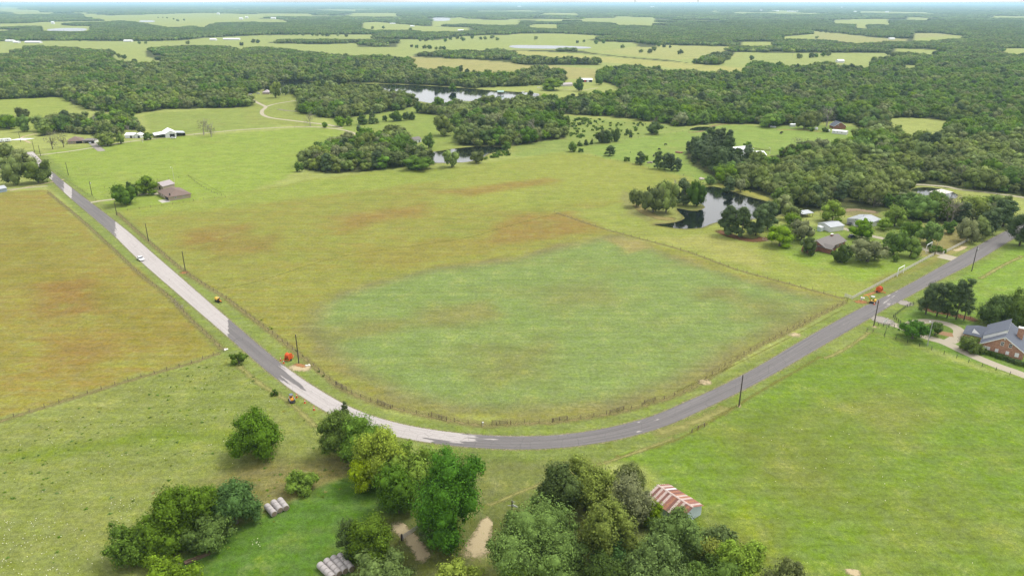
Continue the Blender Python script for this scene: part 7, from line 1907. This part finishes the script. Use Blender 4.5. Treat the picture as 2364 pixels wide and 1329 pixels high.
bb = MB(); bb.beam((-3.2, 0, .25), (3.2, .8, .25), 1.0, .4); bb.beam((-2.6, .3, .5), (3.0, .2, .55), .35, .3)
o = bb.build('timber_pile', mat('rotten_timber', (.11, .075, .05), .95, .3, 4), None); o.location = P(462, 1289); o.rotation_euler = (0, 0, .55); tag(o, 'low pile of old brown timber below the thicket', 'timber pile')
br = MB(); rn = random.Random(4)
for i in range(50):
    a = Vector((rn.uniform(-7, 7), rn.uniform(-.9, .9), rn.uniform(0, .5))); br.beam(a, a + Vector((rn.uniform(-1.6, 1.6), rn.uniform(-1.4, 1.4), rn.uniform(0, .9))), .05)
o = br.build('brush_row', DEADW, None); o.location = P(408, 703); o.rotation_euler = (0, 0, -.80); tag(o, 'row of grey dead brush along the fence of the rusty field', 'brush')
shr = [(1488,370,1.2,'tiny cedar bush left of the lone pine'),(1447,372,1.0,'dark scrub bush between two lone pines'),(1341,351,.9,'dark low bush at the corner of the cow pasture'),(304+1,0,0,'')][:3]
for x, y, s_, lab in shr:
    place_tree(LIB['shrub'][0], 'bush', P(x, y), 0, lab, None, (s_, s_, s_), 'bush')
for i, (x, y, s_, lab) in enumerate([(635, 911, .5, 'small dark bush beside the drilling machine'), (2160, 578, .9, 'dark ornamental shrub left of the slim gate pole'), (2172, 583, .8, 'low dark shrub right of the slim gate pole'), (2152, 583, .8, 'dark shrub by the white entrance frame'), (552, 838, 1.1, 'sparse little tree between rusty field corner and road'), (1722, 338, .9, 'small cedar behind the white roofed pole barn'), (1728, 335, .9, 'second small cedar behind the white roofed pole barn'), (1872, 303, 1.3, 'dark bush in front of the farmyard beyond the pasture'), (1903, 305, 1.3, 'round bush beside the far water tanks'), (1925, 588, .7, 'low garden shrubs under the ranch house gable')]):
    place_tree(LIB['shrub'][i % 2], 'bush', P(x, y), i, lab, None, (s_, s_, s_), 'bush')

# scrub growing on the open ground right of the lake and at pond rims: counted bushes
rs = np.random.default_rng(77); sc_pts = []
def scrub(poly, n, s0, s1, kinds_):
    w = W(poly); xs = [q.x for q in w]; ys_ = [q.y for q in w]; pw = [(q.x, q.y) for q in w]; k = 0
    while k < n:
        x, y = rs.uniform(min(xs), max(xs)), rs.uniform(min(ys_), max(ys_))
        if inside(np.array([x]), np.array([y]), pw)[0]: sc_pts.append((x, y, rs.uniform(s0, s1), kinds_[int(rs.integers(len(kinds_)))])); k += 1
SRC2 = [joined(t) for t in LIB['shrub']] + [joined(LIB['bright'][0]), joined(LIB['cedar'][0])]
scrub([(1300,280),(1345,272),(1440,278),(1540,296),(1440,318),(1330,318)], 95, .25, .7, [0, 1, 2])
scrub([(1300,278),(1340,274),(1400,284),(1330,290)], 26, .5, .9, [0, 2])
scrub([(1310,310),(1340,305),(1350,318),(1320,322)], 14, .4, .8, [0, 2])
scrub([(1115,364),(1160,350),(1190,348),(1180,358),(1120,372)], 30, .35, .8, [0, 1, 2])
scrub([(560,700),(720,840),(780,900),(700,825)], 8, .1, .2, [0])
scrub([(1700,430),(1790,458),(1800,466),(1720,446)], 8, .15, .3, [0])
scrub([(960,372),(985,352),(975,345),(950,365)], 10, .3, .6, [0, 2])
scrub([(740,330),(760,336),(730,352),(715,345)], 8, .3, .6, [0])
a_ = np.array([(x, y, 0) for x, y, s, k in sc_pts]); s_a = np.array([s for _, _, s, _ in sc_pts])
o = gn_scatter('scrub', a_, rs.uniform(0, 6, len(a_)), np.stack([s_a] * 3, 1) * np.array([1, 1, .9]), np.array([k if k < 2 else 0 for *_, k in sc_pts]), SRC2[:2]); tag(o, 'low scrub and weeds dotting the rough pasture', 'scrub')

# grass tufts, weeds and white flower heads in the near pastures
def tuft_mesh(seed, n, r_, h, leafm):
    r = np.random.default_rng(seed); p = r.normal(size=(n, 3)) * np.array([r_, r_, 0]); d = r.normal(size=(n, 3)) * np.array([1, 1, .3]) + np.array([0, 0, .25]); d[:, 2] = np.abs(d[:, 2]); d /= np.linalg.norm(d, axis=1)[:, None]
    t = np.cross(d, np.array([0, 0, 1.0]) + r.normal(size=(n, 3)) * .25); t /= np.linalg.norm(t, axis=1)[:, None]; l = r.uniform(.5, 1, (n, 1)) * h; w = .07; p = p + np.array([0, 0, .05])
    co = np.stack([p - t * w, p + t * w, p + d * l + t * w * 1.6, p + d * l - t * w * 1.6], 1).reshape(-1, 3)
    me = np_mesh('tuft', co, np.arange(n * 4).reshape(-1, 4)); me.materials.append(LEAF[leafm]); return me
LEAF['grassy'] = foliage('tuft_grass', C(150, 172, 66), .02, .25); LEAF['weed'] = foliage('weed_leaves', C(124, 158, 70), .02, .25); LEAF['straw'] = foliage('straw_tuft', C(176, 168, 100), .02, .25)
LEAF['rustleaf'] = foliage('rusty_seed_heads', C(156, 112, 56), .02, .25)
TF = [tuft_mesh(1, 34, .22, .34, 'grassy'), tuft_mesh(2, 40, .20, .34, 'weed'), tuft_mesh(3, 26, .24, .30, 'straw'), tuft_mesh(4, 30, .26, .30, 'rustleaf')]
def tufts(name, poly, n, mixp, label, s0=.6, s1=1.6, sd=1, avoid=4.8, clump=.6):
    r = np.random.default_rng(sd); pw = [(q.x, q.y) for q in W(poly)]; lo = np.min(pw, 0); hi = np.max(pw, 0)
    x = r.uniform(lo[0], hi[0], n * 5); y = r.uniform(lo[1], hi[1], n * 5)
    f = np.sin(x * .23 + 1) * np.sin(y * .19) + np.sin(x * .071 - y * .05); k = inside(x, y, pw) & (r.random(n * 5) < .5 + clump * f * .5)
    rc = [(q.x, q.y) for q in ROAD_C[::3]]; x, y = x[k][:n], y[k][:n]; k = seg_dist(x, y, rc) > avoid; x, y = x[k], y[k]
    s = r.uniform(s0, s1, len(x)) ** 1.5
    return tag(gn_scatter(name, np.stack([x, y, x * 0], 1), r.uniform(0, 6, len(x)), np.stack([s, s, s * .9], 1), r.choice(4, len(x), p=mixp), TF), label, 'grass')
tufts('grass_tufts', [(-150,1020),(0,980),(300,890),(515,815),(740,960),(850,1090),(700,1190),(480,1290),(330,1500),(-200,1500)], 500, [.3, .66, .04, 0], 'weedy tufts of the lower left pasture', .3, 1.0, 2)
# white flower heads and pale stones
fl = MB(); fl.lathe([(.02, 0), (.05, .05), (.10, .16), (.06, .22)], 6); fm_ = fl.mesh('flower'); fm_.materials.append(mat('flower_white', (.70, .68, .52), .9, .1, 2))
def dots(name, polys, n, label, cat, s0, s1, sd):
    r = np.random.default_rng(sd); X = []; 
    for poly, k in polys:
        pw = [(q.x, q.y) for q in W(poly)]; lo = np.min(pw, 0); hi = np.max(pw, 0); x = r.uniform(lo[0], hi[0], k * 6); y = r.uniform(lo[1], hi[1], k * 6); m = inside(x, y, pw); X.append(np.stack([x[m][:k], y[m][:k]], 1))
    X = np.vstack(X); s = r.uniform(s0, s1, len(X)); return tag(gn_scatter(name, np.column_stack([X, X[:, 0] * 0]), r.uniform(0, 6, len(X)), np.stack([s] * 3, 1), np.zeros(len(X), int), [fm_]), label, cat)
dots('wildflowers', [([(0,1000),(300,900),(520,830),(700,960),(640,1070),(500,1100),(300,1130),(0,1250)], 170), ([(0,1200),(140,1180),(250,1270),(220,1329),(0,1329)], 150), ([(250,1150),(330,1140),(300,1220),(250,1240)], 50), ([(580,1245),(600,1240),(605,1262),(585,1262)], 10), ([(1740,930),(2200,900),(2300,1300),(1800,1300)], 60)], 0, 'white flower heads sprinkled over the lower pastures', 'flowers', .35, 1.1, 3)

# cattle feeder, boats, odds and ends
mb = MB(); mb.side_prism([(-1.8, 0), (-2.0, .5), (1.6, .55), (2.3, .5), (1.7, 0)], -.6, .6); o = mb.build('boat', M['carwhite'], None, bevel=.1); o.location = P(1207, 212); tag(o, 'white boat pulled up on the lake lawn', 'boat')
mb = MB(); mb.box((0, 0, .48), (1.6, .9, .06)); mb.build('deck', M['palewood'], o)
mb = MB(); mb.side_prism([(-1.6, 0), (-1.7, .45), (1.5, .5), (2.0, .45), (1.5, 0)], -.5, .5); o = mb.build('canoe', M['whiteroof'], None, bevel=.1); o.location = P(1792, 512); o.rotation_euler = (0, 0, 1.4); tag(o, 'bright white canoe leaning in the trees beside the pond', 'boat')
mb = MB(); mb.box((0, 0, .3), (.9, .2, .08)); mb.build('thwart', M['palewood'], o)
mbx = empty('mailbox', P(1115, 982), 0, 'white marker post at the fence along the bottom of the curve', 'marker post')
mb = MB(); mb.box((0, 0, .5), (.12, .12, 1.0)); mb.build('stake', M['trim'], mbx); mb = MB(); mb.box((0, 0, 1.1), (.5, .25, .25)); mb.build('box', M['trim'], mbx)
fp = empty('flag_marker', P(2046, 748), .4, 'small white flag on a stick beside the driveway gravel', 'flag')
mb = MB(); mb.tube([(0, 0, 0), (.3, 0, 2.6)], .05, 6); mb.build('staff', M['trim'], fp); mb = MB(); mb.add([(.25, 0, 2.5), (-1.5, .25, 1.3), (-1.3, .1, .6), (.1, 0, 1.3), (.25, .03, 2.5), (-1.5, .28, 1.3), (-1.3, .13, .6), (.1, .03, 1.3)], [(0, 1, 2, 3), (7, 6, 5, 4), (0, 4, 5, 1), (1, 5, 6, 2), (2, 6, 7, 3), (3, 7, 4, 0)]); mb.build('cloth', M['trim'], fp)

# ------------------------------------------------------------------ haze: one closed box of thin air
def build_haze():
    mb = MB(); mb.box((0, 22500 - 1500, (H + 4 - 1.2) / 2 - .0), (84000, 48000, H + 4 + 1.2))
    m = bpy.data.materials.new('haze'); m.use_nodes = True; nt = m.node_tree; nt.nodes.clear()
    out = nt.nodes.new('ShaderNodeOutputMaterial'); v = nt.nodes.new('ShaderNodeVolumePrincipled')
    v.inputs['Color'].default_value = (.50, .74, .97, 1); v.inputs['Density'].default_value = HAZE_D; v.inputs['Anisotropy'].default_value = .2
    nt.links.new(v.outputs[0], out.inputs['Volume'])
    o = mb.build('haze', m); o['kind'] = 'stuff'; o['label'] = 'thin bluish haze in the air over the whole countryside'
    return o
HAZE_D = 6.0e-5
build_haze()
